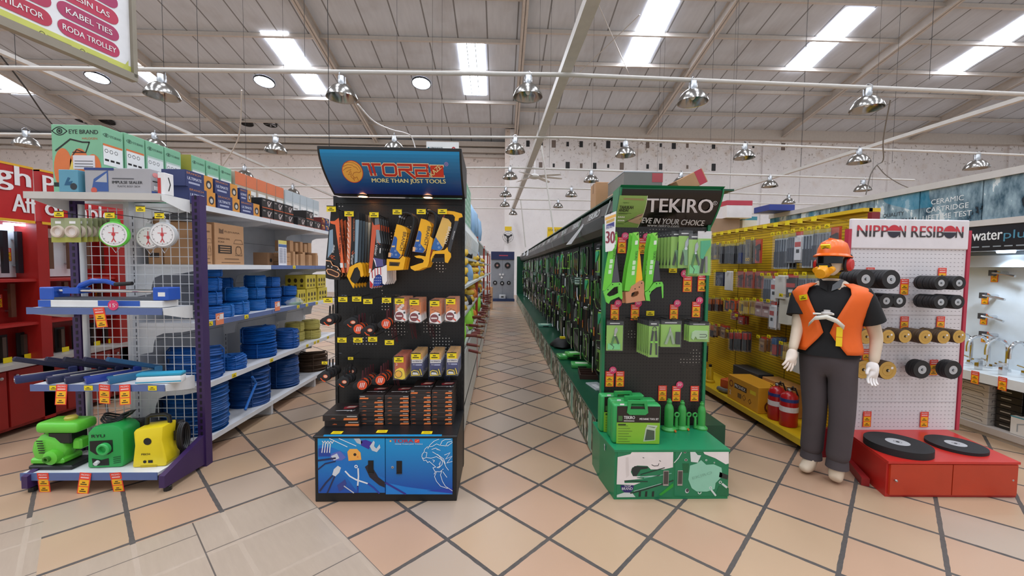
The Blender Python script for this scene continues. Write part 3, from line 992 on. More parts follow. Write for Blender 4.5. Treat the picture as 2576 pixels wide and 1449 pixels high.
for s_ in ([(500, 300), (560, 285), (650, 290), (720, 330), (750, 380), (755, 420), (720, 440), (690, 430)], [(480, 350), (560, 320), (640, 330)], [(470, 410), (530, 370), (610, 360)], [(640, 345), (690, 360), (715, 400)],
   [(690, 430), (640, 440), (610, 480), (640, 520), (680, 500)], [(520, 430), (600, 390), (560, 450), (600, 420)], [(540, 470), (580, 460)], [(620, 510), (625, 560)], [(680, 510), (690, 560)], [(600, 440), (580, 500), (620, 540)]):
 o.line([(a_, 790 - b_) for a_, b_ in s_], 7, .0062, '#b5622c/.5')
o.build('lion_emblem', HEAD)
o = MB('white')
o.M = TM
o.fn = fnh
X0, Y0 = 780, 790 - 490
LET = [[(20, 180), (115, 180), (140, 18)], [(165, 180), (300, 180)], [(180, 180), (200, 18)],
  [(370, 20), (520, 20), (548, 45), (548, 155), (520, 180), (370, 180), (342, 155), (342, 45), (370, 20)],
  [(585, 180), (795, 180), (795, 108), (602, 108), (602, 15)], [(700, 104), (845, -15)],
  [(840, 180), (1058, 180), (1058, 18), (872, 18), (872, 100), (1058, 100)]]
for w, zz, c in ((56, .0045, '#fbf1c8/.4'), (36, .0062, '#c92f1c/.4')):
 for s_ in LET:
  o.line([(X0 + a_, Y0 + b_) for a_, b_ in s_], w, zz, c)
o.box(1875, 2110, 790 - 497, 790 - 300, 0, .0045, '#fbf1c8/.4')
o.quad(1888, 2098, 790 - 485, 790 - 312, .0062, '#d83a20/.4')
o.text('KAZE', 1905, 790 - 478, 70, 215, .0075, '#fbe9a8/.4', bold=.03, rot=.66)
o.text('MORE THAN JUST TOOLS', 910, 790 - 597, 80, 1208, .0055, '#fbf4b4/.4', bold=.035)
o.disc(2153, 790 - 288, 34, .0045, 20, '#9a8fc8/.4')
o.ring(2153, 790 - 288, 20, 6, .0055, 16, '#4a4aa0/.4')
o.build('lettering', HEAD)
for u, v in ((914, 495), (1077, 497)):
 p = at(u, v, Y=3.085)
 o = MB('black')
 o.M = TM @ Matrix.Translation((p.x, p.y - .005, 2.128))
 o.lathe([(.040, -.006), (.044, -.012), (.044, .0), (.04, 0)], 20, close=True)
 s_ = o.build('spotlight', HEAD)
 o = MB('lamp_warm')
 o.M = TM @ Matrix.Translation((p.x, p.y - .005, 2.128))
 o.disc(0, 0, .032, -.0135, 18)
 o.disc(0, 0, .032, -.0125, 18)
 o.build('bulb', s_)
 l = bpy.data.lights.new('spotlight_beam', 'SPOT')
 l.energy, l.color, l.spot_size, l.spot_blend, l.shadow_soft_size = 14, (1, .62, .36), R(75), .6, .03
 lo = bpy.data.objects.new('spotlight_beam', l)
 COL.objects.link(lo)
 lo.location, lo.rotation_euler = (p.x, p.y - .005, 2.105), (R(14), 0, 0)
# ---- goods on the hooks ------------------------------------------------------------
def saw_a():
 Y = 2.955
 f = zt(820, 510, 6.3, Y)
 x0, z0 = f([(150, 130)])[0]
 loc = (x0, Y, z0)
 t = thing('hand_saw', 'saw', 'hand saw', loc)
 M0 = front(loc, Y)
 o = MB('black_matt'); o.M = M0
 o.prism(f([(80, 120), (195, 110), (225, 330), (300, 1115), (262, 1110), (240, 1030), (150, 1000), (100, 925), (0, 905), (45, 450), (65, 300)]), -.004, .002)
 o.poly(f([(60, 440), (112, 420), (120, 760), (28, 880)]), .003, '#8fa3b4/.25/.5')
 o.poly(f([(150, 350), (215, 335), (300, 1112), (255, 1108)]), .003, '#ea6a38/.5')
 o.poly(f([(68, 292), (140, 290), (205, 240), (220, 345), (160, 352), (78, 330)]), .0034, '#ea6a38/.5')
 o.poly(f([(225, 955), (270, 955), (275, 1030), (232, 1030)]), .0042, 'white')
 q = f([(195, 940), (235, 940), (205, 520)])
 ang = math.atan2(q[2][1] - q[0][1], q[2][0] - q[0][0])
 o.text('HIGH CARBON STEEL BLADE', q[1][0], q[1][1], .014, .245, .0042, 'ink', rot=ang, bold=.02)
 q = f([(130, 800), (120, 690)])
 o.text('Wamer', q[0][0], q[0][1], .016, .06, .0042, 'white', rot=ang - .1)
 q = f([(65, 840), (150, 880), (75, 900)])
 o.line(f([(60, 850), (110, 870), (80, 830), (140, 850), (90, 880), (150, 900)]), .003, .0042, '#ea6a38/.5')
 o.build('sleeve', t)
 o = MB('#1c1512/.4'); o.M = M0
 o.prism(f([(5, 915), (80, 920), (110, 985), (190, 1012), (240, 1085), (235, 1150), (228, 1225), (60, 1210), (0, 1190), (0, 1000)]), -.008, .006)
 o.line(f([(8, 918), (78, 925), (112, 990), (190, 1018), (236, 1090)]), .006, .0068, '#e8a878/.5')
 ring = [(15, 1075), (30, 1052), (90, 1058), (200, 1110), (215, 1135), (200, 1168), (170, 1175), (40, 1125), (15, 1075)]
 o.line(f(ring), .006, .0068, '#e8a878/.5')
 o.poly(f(ring[:-1]), .0064, '#3c2115/.5')
 for a_ in ((40, 1003), (98, 1018), (195, 1058)):
  o.disc(*f([a_])[0], .0042, .0072, 10, 'white')
 o.build('handle', t)
 return t, loc
def saw_b():
 Y = 2.95
 f = zt(820, 510, 6.3, Y)
 x0, z0 = f([(370, 190)])[0]
 loc = (x0, Y, z0)
 t = thing('hand_saw', 'saw', 'hand saw', loc)
 M0 = front(loc, Y)
 o = MB('black_matt'); o.M = M0
 o.prism(f([(345, 200), (405, 190), (460, 140), (530, 160), (530, 270), (505, 940), (400, 990), (380, 1010), (335, 1135), (330, 1000), (345, 400)]), -.004, .002)
 o.poly(f([(345, 200), (405, 195), (400, 600), (375, 1020), (335, 1130), (330, 1000), (345, 400)]), .0026, '#d9805a/.5')
 o.poly(f([(470, 270), (528, 270), (500, 940), (455, 965), (465, 600)]), .0026, '#93a7b6/.25/.5')
 q = f([(430, 640), (430, 250), (400, 800)])
 ang = math.atan2(q[1][1] - q[0][1], q[1][0] - q[0][0])
 o.text('GERGAJI POHON', q[1][0], q[1][1], .011, .16, .0034, '#d9805a/.5', rot=ang + PI)
 o.text('Wamer', *f([(400, 820)])[0], .018, .075, .0034, 'white', rot=ang + PI)
 o.line(f([(410, 800), (440, 760), (420, 820), (460, 790)]), .003, .0036, '#ea6a38/.5')
 for i in range(9):
  o.line(f([(345, 230 + i * 85), (368, 290 + i * 85)]), .004, .0034, '#efe9e4/.4')
 o.build('sleeve', t)
 o = MB('saw_yellow'); o.M = M0
 o.prism(f([(380, 1020), (480, 965), (545, 945), (580, 985), (600, 1150), (570, 1180), (552, 1165), (545, 1090), (505, 1018), (455, 1040), (420, 1120), (385, 1205), (410, 1250), (460, 1285), (440, 1355), (425, 1330), (335, 1160)]), -.012, .008)
 o.build('handle', t)
 o = MB('black'); o.M = M0
 o.prism(f([(455, 1040), (505, 1020), (545, 1092), (545, 1180), (500, 1260), (460, 1285), (412, 1250), (388, 1205), (420, 1120)]), -.006, .002)
 o.build('grip', t)
 return t, loc
def saw_c():
 Y = 2.945
 f = zt(820, 510, 6.3, Y)
 x0, z0 = f([(770, 190)])[0]
 loc = (x0, Y, z0)
 t = thing('hand_saw', 'saw', 'hand saw', loc)
 M0 = front(loc, Y)
 o = MB('black_matt'); o.M = M0
 o.prism(f([(745, 225), (845, 215), (865, 350), (920, 985), (780, 1020), (725, 1110), (680, 1090), (700, 720), (735, 310)]), -.004, .002)
 o.poly(f([(738, 300), (760, 355), (855, 345), (860, 440), (800, 440), (795, 500), (725, 1110), (680, 1080), (705, 700)]), .0026, '#cf5a38/.5')
 o.poly(f([(775, 250), (840, 240), (850, 340), (780, 355)]), .0028, '#70787e/.3/.4')
 o.poly(f([(795, 430), (845, 430), (875, 640), (800, 640)]), .003, '#8d9aa4/.3/.4')
 q = f([(800, 640), (790, 820)])
 ang = math.atan2(q[0][1] - q[1][1], q[0][0] - q[1][0])
 o.text('Wilmer', *f([(780, 660)])[0], .018, .08, .0036, 'white', rot=ang + PI)
 o.line(f([(810, 590), (840, 640), (815, 620), (860, 665)]), .003, .0036, '#ea6a38/.5')
 o.poly(f([(855, 720), (872, 720), (866, 800), (850, 800)]), .0034, 'white')
 o.poly(f([(690, 1045), (718, 1045), (708, 1112), (680, 1112)]), .0034, 'white')
 o.poly(f([(760, 870), (905, 900), (915, 1005), (790, 1020)]), .003, '#5a548e/.5')
 for i in range(4):
  o.line(f([(755 + i * 8, 880 + i * 10), (800, 1010)]), .003, .0034, '#ede8ea/.4')
 o.build('sleeve', t)
 o = MB('#ece6e6/.4'); o.M = M0
 hd = [(700, 1120), (780, 1040), (890, 1020), (905, 1140), (895, 1175), (850, 1130), (800, 1150), (760, 1210), (755, 1290), (730, 1360), (700, 1340), (695, 1200)]
 o.prism(f(hd), -.014, .008)
 o.prism(f([(895, 1020), (965, 985), (970, 1240), (935, 1300), (900, 1280), (890, 1170)]), -.014, .006)
 for a_, b_, c1, d_ in ((735, 1085, 745, 1190), (780, 1045, 785, 1165), (825, 1035, 828, 1140), (870, 1028, 875, 1140)):
  o.line(f([(a_, b_), (c1, d_)]), .006, .0088, '#c02a3a/.4')
 o.poly(f([(700, 1230), (752, 1290), (730, 1355), (702, 1335)]), .0088, '#c8282c/.4')
 o.build('handle', t)
 o = MB('#1d3f9a/.4'); o.M = M0
 o.prism(f([(770, 1190), (805, 1150), (850, 1132), (885, 1165), (880, 1270), (840, 1315), (755, 1325), (757, 1260)]), -.01, .003)
 for i in range(3):
  for j in range(4):
   o.disc(*f([(780 + j * 30, 1190 + i * 42)])[0], .003, .0042, 6, 'white')
 o.build('grip', t)
 return t, loc
for nm, mk, n, dx, dy, uv in (('black and orange handsaw with tan-rimmed grip', saw_a, 4, .004, .055, (820 + 88 / 6.3, 510 + 75 / 6.3)),
        ('pruning saw with open yellow D-handle', saw_b, 5, .006, .045, (820 + 370 / 6.3, 510 + 150 / 6.3)),
        ('handsaw with stars-and-stripes painted handle', saw_c, 5, .004, .045, (820 + 765 / 6.3, 510 + 165 / 6.3))):
 t, loc = mk()
 P = Proto(t)
 for i in range(n):
  P.put((loc[0] + dx * i, loc[1] + dy * i, loc[2]), None, '%s, %s from the front on its hook' % (nm, ORD[i]), nm + 's on one hook')
 h = at(uv[0], uv[1], Y=2.93)
 HOOK_L.put((h.x, 2.93, h.z), None, 'hook with price plate holding the %s' % nm, 'hooks on the black stand', (1, 1.07, 1))
def hacksaw(kind):
 Y = 2.96
 f = zt(960, 510, 6.3, Y)
 A = {'a': (310, 150), 'b': (720, 130), 'c': (1010, 165)}[kind]
 x0, z0 = f([A])[0]
 loc = (x0, Y, z0)
 t = thing('hacksaw', 'hacksaw', 'hacksaw', loc)
 M0 = front(loc, Y)
 if kind in 'ab':
  D = (0, 0) if kind == 'a' else (385, -90)
  P_ = lambda pts: f([(a_ + D[0], b_ + D[1]) for a_, b_ in pts])
  fr = [(330, 165), (400, 160), (470, 185), (510, 240), (510, 320), (490, 420), (370, 850)] if kind == 'a' else [(330, 215), (400, 225), (450, 255), (475, 310), (470, 400), (440, 560), (400, 700)]
  o = MB('black'); o.M = M0
  pts = [Vector((x, z, -.004)) for x, z in P_(fr)]
  o.tube(pts, .010, 8)
  o.tube([Vector((x, z, -.004)) for x, z in P_([(335, 170), (295, 220), (265, 330)])], .008, 8)
  x, z = P_([(292, 222)])[0]
  o.disc(x, z, .008, .006, 12, 'steel')
  o.build('bow_frame', t, smooth=True)
  o = MB('saw_yellow'); o.M = M0
  o.prism(P_([(240, 340), (320, 360), (380, 400), (405, 460), (395, 560), (310, 850), (270, 885), (105, 865), (180, 590)]), -.005, .002)
  o.poly(P_([(200, 530), (235, 545), (250, 580), (230, 740), (305, 830), (270, 885), (108, 865), (180, 600)]), .0028, '#2a58a0/.4')
  for a_ in ((220, 765), (230, 825), (165, 820)):
   o.ring(*P_([a_])[0], .007, .002, .0034, 14, '#b9cbe0/.4')
  o.poly(P_([(112, 790), (155, 795), (145, 865), (106, 858)]), .0034, '#e9b27a/.4')
  o.poly(P_([(165, 680), (215, 680), (210, 705), (160, 705)]), .0034, '#e9c27a/.4')
  q = P_([(345, 460), (285, 745)])
  ang = math.atan2(q[1][1] - q[0][1], q[1][0] - q[0][0])
  o.text('BRANCH', *q[0], .024, .135, .0036, '#3a342c/.4', rot=ang, bold=.015)
  o.build('blade_card', t)
  o = MB('saw_yellow'); o.M = M0
  if kind == 'a':
   o.prism(f([(90, 890), (290, 900), (340, 845), (385, 870), (350, 1060), (100, 1078), (80, 1060)]), -.012, .012)
   o.poly(f([(130, 935), (300, 945), (280, 1005), (125, 1000)]), .0126, '#5a3c10/.4')
   o.poly(f([(150, 955), (270, 960), (262, 1000), (140, 995)]), .0130, '#231808/.5')
  else:
   o.prism(f([(770, 530), (815, 570), (750, 960), (725, 1020), (660, 1035), (600, 1065), (530, 1080), (470, 1045), (460, 1010), (500, 1000), (600, 965), (660, 950), (675, 915), (640, 885), (560, 875), (520, 845), (600, 835), (700, 855), (720, 760), (745, 640)]), -.012, .012)
  o.build('handle', t)
 else:
  o = MB('saw_yellow'); o.M = M0
  o.prism(f([(1000, 125), (1150, 140), (1270, 175), (1285, 225), (1225, 245), (1215, 290), (1160, 290), (1165, 230), (1130, 190), (1000, 175)]), -.010, .010)
  o.prism(f([(820, 770), (1000, 750), (1045, 705), (1060, 770), (1095, 800), (1100, 860), (1050, 955), (1005, 945), (1000, 810), (850, 810), (815, 860), (790, 945), (780, 880)]), -.012, .012)
  o.build('handle', t)
  o = MB('#3a3a3e/.4'); o.M = M0
  o.prism(f([(1165, 290), (1220, 290), (1085, 800), (1040, 760)]), -.007, .007)
  o.text('BRANCH', *f([(1150, 450)])[0], .008, .06, .0075, 'white', rot=-1.83)
  o.prism(f([(810, 880), (990, 870), (1010, 945), (800, 940)]), -.013, .013, 'black_matt')
  o.prism(f([(985, 190), (1005, 195), (760, 900), (740, 890)]), -.001, .001, '#8c3038/.4')
  o.build('bow_frame', t)
  o = MB('#e0b45c/.35'); o.M = M0
  o.prism(f([(965, 230), (1060, 260), (1105, 320), (1100, 380), (975, 720), (920, 765), (780, 735), (860, 520)]), -.004, .002)
  o.poly(f([(855, 540), (970, 715), (920, 765), (782, 735)]), .0028, '#2f66a8/.35')
  for a_ in ((895, 645), (910, 710)):
   o.ring(*f([a_])[0], .007, .002, .0034, 14, '#c9d8e8/.4')
  q = f([(1060, 375), (985, 630)])
  o.text('BRANCH', *q[0], .022, .125, .0036, '#efe8d8/.4', rot=math.atan2(q[1][1] - q[0][1], q[1][0] - q[0][0]), bold=.015)
  o.build('blade_card', t)
 return t, loc
for nm, k_, n, uv in (('hacksaw with closed yellow box handle and black bow', 'a', 3, (960 + 250 / 6.3, 510 + 120 / 6.3)),
      ('hacksaw with open curved yellow handle and black bow', 'b', 3, (960 + 630 / 6.3, 510 + 115 / 6.3)),
      ('square-framed hacksaw with yellow ends and flat grey bow', 'c', 1, (960 + 965 / 6.3, 510 + 115 / 6.3))):
 t, loc = hacksaw(k_)
 P = Proto(t)
 for i in range(n):
  P.put((loc[0] + .004 * i, loc[1] + .05 * i, loc[2]), None, nm + (', %s from the front on its hook' % ORD[i] if n > 1 else ', alone on its hook'), 'hacksaws on the black stand')
 h = at(uv[0], uv[1], Y=2.94)
 HOOK_L.put((h.x, 2.94, h.z), None, 'hook with price plate for the %s' % nm, 'hooks on the black stand', (1, 1.03, 1))
# black pocket tapes strung on the hooks
def pocket_tape(kind):
 t = thing('tape_measure', 'tape', 'tape measure')
 o = MB('black_matt')
 o.M = frame((0, 0, 0), 'S')
 n = 20
 prof = []
 for i in range(n):
  a_ = 2 * PI * i / n
  r_ = .036 + (.022 * max(0, math.cos(a_ - 2.6 * PI / 2 + .6)) ** 6) + .014 * max(0, math.cos(a_ - 1.02 * PI)) ** 8
  prof.append((r_ * math.cos(a_), r_ * math.sin(a_) - .03))
 o.prism(prof, -.022, .010)
 o.build('case', t, bevel=.005, seg=2, smooth=True)
 o = MB('orange')
 o.M = frame((0, 0, 0), 'S')
 if kind == 'A':
  o.disc(.002, -.03, .018, .0106, 18, '#d8501c/.4', .013)
  o.disc(.004, -.03, .014, .0112, 18, '#e8b49a/.4', .010)
  o.line([(-.034, -.045), (-.02, -.060), (.0, -.068)], .007, .0106, '#e2521c/.4')
 else:
  o.ring(0, -.03, .034, .007, .0106, 24, '#ee5a26/.4')
  o.disc(0, -.03, .027, .0104, 20, '#d9492a/.4')
  for i in range(3):
   o.line([(-.016 + i * .012, -.046), (-.008 + i * .012, -.014)], .005, .011, 'white')
 o.build('face_label', t)
 MB('#4a1a22/.8' if kind == 'B' else 'black').tube([(.004, .006, 0), (.004, .006, .072)], .004, 5).tube([(-.006, .008, 0), (0, .006, .072)], .003, 5).build('wrist_strap', t)
 return t
TAPE = {k: Proto(pocket_tape(k)) for k in 'AB'}
CH = [(828, 795, 3, 'A', 'outermost hook, upper row'), (887, 800, 2, 'A', 'second hook, upper row'), (902, 817, 3, 'B', 'third hook, upper row'), (930, 820, 3, 'A', 'fourth hook, upper row'),
  (972, 804, 2, 'B', 'fifth hook, upper row'), (819, 936, 4, 'A', 'outermost hook, lower row'), (866, 950, 3, 'A', 'second hook, lower row'), (884, 924, 1, 'A', 'short hook, lower row'),
  (911, 958, 5, 'B', 'third hook, lower row'), (957, 946, 4, 'B', 'fourth hook, lower row')]
for i, (u, v, n, k_, wh) in enumerate(CH):
 Y = 2.93 if n > 1 else 3.05
 p = at(u, v, Y=Y)
 for j in range(n):
  TAPE[k_].put((p.x + .003 * j, Y + .005 + .05 * j, p.z + .006 * (j % 2)), (0, 0, .15 * math.sin(j * 2.1 + i)), 'black pocket tape, %s, %s from front, %s' % ('orange-ringed' if k_ == 'B' else 'oval label', ORD[j], wh), 'pocket tapes on the black stand')
 tg = [(826, 755), (863, 753), (898, 752), (926, 758), (973, 755), (0, 0), (861, 855), (0, 0), (901, 855), (938, 853)][i]
 if tg[0]:
  h = at(tg[0], tg[1], Y=2.92)
  HOOK_L.put((h.x, 2.92, h.z + .012), None, 'black display hook with yellow price plate, %s' % wh, 'hooks on the black stand', (1, 1.1, 1))
 else:
  MBh = at(u, v - 65, Y=Y)
  HOOK_L.put((p.x, Y - .01, p.z + .078), None, 'black display hook with yellow price plate, %s' % wh, 'hooks on the black stand', (.6, 1.05, .6))
h = at(980, 857, Y=2.92)
HOOK_L.put((h.x, 2.92, h.z), None, 'black display hook with yellow price plate, end of the lower row by the packs', 'hooks on the black stand', (1, 1.1, 1))
def tape_pack(kind):
 t = thing('tape_pack', 'pack', 'tape measure pack')
 o = MB()
 o.M = frame((0, 0, 0), 'S')
 base, = {'white': ('#d87a34/.5',), 'red': ('#d8825c/.5',), 'yellow': ('#c2562c/.5',), 'navy': ('#2a2f6c/.5',)}[kind]
 o.box(-.040, .040, -.155, .012, -.002, 0, base)
 if kind in ('white', 'red'):
  o.quad(-.04, .04, -.012, .012, .0006, '#b96a2c/.5')
  o.quad(-.035, -.024, -.04, -.012, .001, '#5a3416/.5')
  for i in range(3):
   o.line([(-.03 + i * .02, -.06 - i * .006), (-.016 + i * .02, -.056 - i * .01)], .003, .001, '#6a3c1a/.5')
  if kind == 'red':
   for i in range(5):
    o.disc(-.025 + (i * 37 % 50) / 1000, -.03 - i * .014, .012, .001, 10, '#efe4e2/.4')
 elif kind == 'navy':
  o.quad(-.04, .04, -.042, .012, .0006, '#d9a04c/.5')
  o.quad(-.038, .038, -.066, -.040, .001, 'white')
  o.text('ULTIMATE', 0, -.058, .011, .066, .0016, 'navy', 'c', .02)
  o.text('5m', -.03, -.082, .010, None, .0012, 'white')
  o.quad(-.01, .034, -.084, -.074, .0012, '#a8aed0/.5')
 else:
  o.quad(-.03, .02, -.035, -.028, .001, '#e9a98a/.5')
  o.text('3', -.03, -.062, .018, None, .001, 'white')
 o.build('card', t)
 o = MB()
 o.M = frame((0, 0, 0), 'S')
 if kind in ('white', 'red', 'yellow'):
  sc = 1.0 if kind != 'yellow' else .9
  cc = '#f2efee/.35' if kind != 'yellow' else '#f6d21a/.35'
  pr = [(-.040 * sc, -.148), (-.042 * sc, -.12), (-.03 * sc, -.088), (0, -.074), (.028 * sc, -.082), (.040 * sc, -.11), (.046 * sc, -.152), (.02, -.160)]
  o.prism(pr, 0, .024, cc)
  o.disc(-.006, -.118, .030 * sc, .0246, 22, '#7c1c20/.4' if kind != 'yellow' else '#1a1a1a/.4')
  if kind == 'yellow':
   o.disc(-.006, -.118, .023, .0252, 20, '#f2b21a/.4')
  else:
   o.quad(-.028, .014, -.122, -.112, .0252, '#f0e4e0/.4')
   o.poly([(.01, -.135), (.034, -.152), (.04, -.144), (.018, -.128)], .0252, '#d8482c/.4')
   o.quad(.024, .036, -.100, -.086, .0252, 'black')
 else:
  o.prism([(-.036, -.155), (-.038, -.125), (-.02, -.110), (.02, -.114), (.034, -.125), (.036, -.152)], 0, .024, 'black')
  o.line([(-.034, -.150), (-.034, -.122), (-.018, -.114), (.012, -.120), (.022, -.148), (-.034, -.150)], .005, .0248, '#f2cf1c/.4')
  o.line([(.024, -.105), (.030, -.120), (.036, -.146)], .006, .0248, '#f2cf1c/.4')
  o.poly([(-.028, -.144), (-.026, -.128), (.006, -.13), (.014, -.145)], .0246, '#d8d8d8/.4')
 o.build('tape_case', t, bevel=.003)
 o = MB('blister')
 o.M = frame((0, 0, 0), 'S')
 o.prism([(-.045, -.160), (-.046, .0), (-.04, .014), (.04, .014), (.046, 0), (.045, -.160)], -.004, .027)
 o.build('clear_shell', t)
 return t
PK = {k: Proto(tape_pack(k)) for k in ('white', 'red', 'yellow', 'navy')}
for r, (vv, items) in enumerate(((757, ((1003, 'red'), (1040, 'white'), (1091, 'white'), (1131, 'white'))), (898, ((1001, 'yellow'), (1044, 'navy'), (1091, 'navy'), (1134, 'navy'))))):
 for i, (u, k_) in enumerate(items):
  dv = ((0, 3, 6, 1), (6, -2, -2, -4))[r][i]
  Y = 2.93 + .0 * r
  p = at(u + 3, vv + dv - 3, Y=Y)
  n = 6
  for j in range(n):
   PK[k_].put((p.x, Y + .03 + j * .043, p.z), (0, 0, .04 * math.sin(j * 3 + i)), '%s tape pack, %s from the front, %s hook of the %s row' % (
    {'red': 'white-cased spotted-card', 'white': 'white-cased orange-card', 'yellow': 'round yellow', 'navy': 'black-and-yellow navy-card'}[k_], ORD[j], ('first', 'second', 'third', 'fourth')[i], ('upper', 'lower')[r]), 'tape measure packs on the black stand')
  HOOK_L.put((p.x, Y - .005, p.z + .004), None, 'hook with yellow price plate, %s hook of the %s tape pack row' % (ORD[i], ('upper', 'lower')[r]), 'hooks on the black stand', (1.05, 1.06, 1.1))
for i, (u, v0, v1, c) in enumerate(((990, 820, 862, '#5a2026/.8'), (1038, 820, 852, '#5a2026/.8'), (1083, 822, 850, '#3c161c/.8'), (995, 950, 975, '#5a2026/.8'), (1085, 950, 990, '#20264e/.8'), (1125, 950, 985, '#20264e/.8'))):
 p, q = at(u, v0 - 40, Y=3.16), at(u + 6, v1, Y=3.16)
 o = MB(c)
 for k_ in range(4):
  d = .012 * (k_ - 1.5)
  o.tube([(p.x + d * .4, 3.16, p.z), (p.x + d, 3.15, (p.z + q.z) / 2), (q.x + d * .8 + .01 * math.sin(k_), 3.15, q.z + .012 * (k_ % 2))], .0028, 5)
 tag(o.build('wrist_strap_bundle'), 'dark %s bundle of wrist straps hanging behind the packs, %s along' % ('red' if c[1] == '5' or c[1] == '3' else 'blue', ORD[i]), 'straps', 'strap bundles on the black stand')
# boxed staplers stacked on the cabinet
def gun_box(w, d, h, flip=False):
 t = thing('stapler_box', 'box', 'boxed tool')
 o = MB('#2a2322/.4')
 o.box(-w / 2, w / 2, 0, d, 0, h)
 o.M = frame((0, d * .45, h), 'U')
 o.poly([(-.02, .0), (.05, .02), (.07, .07), (.01, .08), (-.03, .05)], .001, '#a02c34/.5')
 o.poly([(-.01, .03), (.05, .04), (.06, .065), (.0, .06)], .0015, '#d8c8b8/.5')
 o.line([(-.06, -.03), (.0, -.026), (.05, -.03)], .008, .001, 'white')
 o.line([(.02, -.045), (.045, -.02), (.05, -.045), (.07, -.02)], .004, .0012, 'white')
 o.build('carton', t, bevel=.0015)
 o = MB('orange')
 o.M = frame((0, 0, 0), 'S')
 s_ = -1 if flip else 1
 xa, xb = sorted((s_ * .02, s_ * (w / 2 - .003)))
 o.poly([(xa, h * .15), (xb - .004, h * .15), (xb, h * .3), (xb, h * .5), (xa + .006, h * .5)], .001, '#f08040/.45')
 xa, xb = sorted((s_ * .045, s_ * (w / 2 - .008)))
 o.quad(xa, xb, h * .68, h * .82, .001, '#cfc4bc/.5')
 xa, xb = sorted((-s_ * .07, -s_ * .035))
 o.poly([(xa, h * .34), (xb, h * .34), (xb, h * .48), ((xa + xb) / 2, h * .56)], .001, '#b85a30/.5')
 o.build('lettering', t)  # printed label shapes (stripe, bar, arrowhead), no letters
 return t
b1 = Proto(gun_box(.176, .27, .0305))
b1f = Proto(gun_box(.176, .27, .0305, True))
b2 = Proto(gun_box(.150, .27, .0315))
b2f = Proto(gun_box(.150, .27, .0315, True))
b3 = Proto(gun_box(.245, .26, .044))
for s_, (u, n, P, Pf, h) in enumerate(((934, 7, b1, b1f, .0305), (998, 7, b1, b1f, .0305), (1058, 8, b2, b2f, .0315), (1112, 8, b2, b2f, .0315))):
 x = at(u, 1040, Y=2.9).x
 for i in range(n):
  f_ = i == n - 1 and s_ in (0, 2)
  (Pf if f_ else P).put((x + .0015 * math.sin(i * 2.3 + s_), 2.902 + .003 * math.sin(i * 1.7 + s_), BZ + i * (h + .0004)), (0, 0, .006 * math.sin(i + s_)),
        'black stapler box, %s from the bottom in the %s stack from the loose pair' % (ORD[i], ORD[s_]), 'boxed staplers stacked on the black stand')
x = at(856, 1060, Y=2.86).x
b3.put((x + .008, 2.87, BZ), None, 'black stapler box with split orange stripe, lower of the wide pair', 'wide stapler boxes on the black stand')
b3.put((x, 2.862, BZ + .0445), (0, 0, .02), 'black stapler box printed with a red stapler, upper of the wide pair', 'wide stapler boxes on the black stand')
for i, (u, v) in enumerate(((848, 1088), (961, 1085), (1074, 1088))):
 p = at(u, v, Z=BZ + .001)
 o = MB('yellow_tag')
 o.M = frame((0, 0, 0), 'U')
 o.box(-.036, .036, -.022, .022, 0, .001)
 o.quad(-.02, .02, .002, .008, .0015, '#a88c10/.5')
 o.quad(-.026, .028, -.010, -.004, .0015, '#a88c10/.5')
 tag(o.build('price_label', None, (p.x, max(p.y, BY0 + .024), BZ)), 'yellow price label lying on the black cabinet edge, %s from the loose pair of boxes' % ORD[i], 'price label', 'price labels on the black cabinet')
# ================================================================ green stand with the black head
def keyhole(outer, inner):
 """outline with a hole, as one slit polygon"""
 area = lambda p: sum(p[i][0] * p[(i + 1) % len(p)][1] - p[(i + 1) % len(p)][0] * p[i][1] for i in range(len(p)))
 o, n = list(outer), list(inner)
 if area(o) < 0:
  o = o[::-1]
 if area(n) > 0:
  n = n[::-1]
 i, j = min(((i, j) for i in range(len(o)) for j in range(len(n))), key=lambda q: (o[q[0]][0] - n[q[1]][0]) ** 2 + (o[q[0]][1] - n[q[1]][1]) ** 2)
 return o[:i + 1] + n[j:] + n[:j + 1] + o[i:]
GX0, GX1, GY0, GY1, GZ = .805, 1.608, 2.735, 3.15, .353
GP = 3.17
G = thing('display_stand', 'green end-cap display stand with curved black head and torn-sticker cabinet doors', 'display stand', ((GX0 + GX1) / 2, 3.0, 0))
GM = Matrix.Translation((-(GX0 + GX1) / 2, -3.0, 0))
gs = '#1a7a4e/.35'
o = MB(gs)
o.M = GM
pl_ = [(GX0, GY0), (GX1, GY0), (GX1, GY1 + .1), (GX0 - .035, GY1 + .1), (GX0 - .035, 3.02)]
o.prism(pl_, 0, GZ - .016)
o.prism([(x + (.004 if x > 1 else -.004), y - (.004 if y < 2.8 else 0)) for x, y in pl_], GZ - .016, GZ, '#1d8256/.35')
o.build('cabinet_body', G)
cz = zt(1500, 960, 4.675, GY0)
FRM = GM @ frame((0, GY0, 0), 'S')
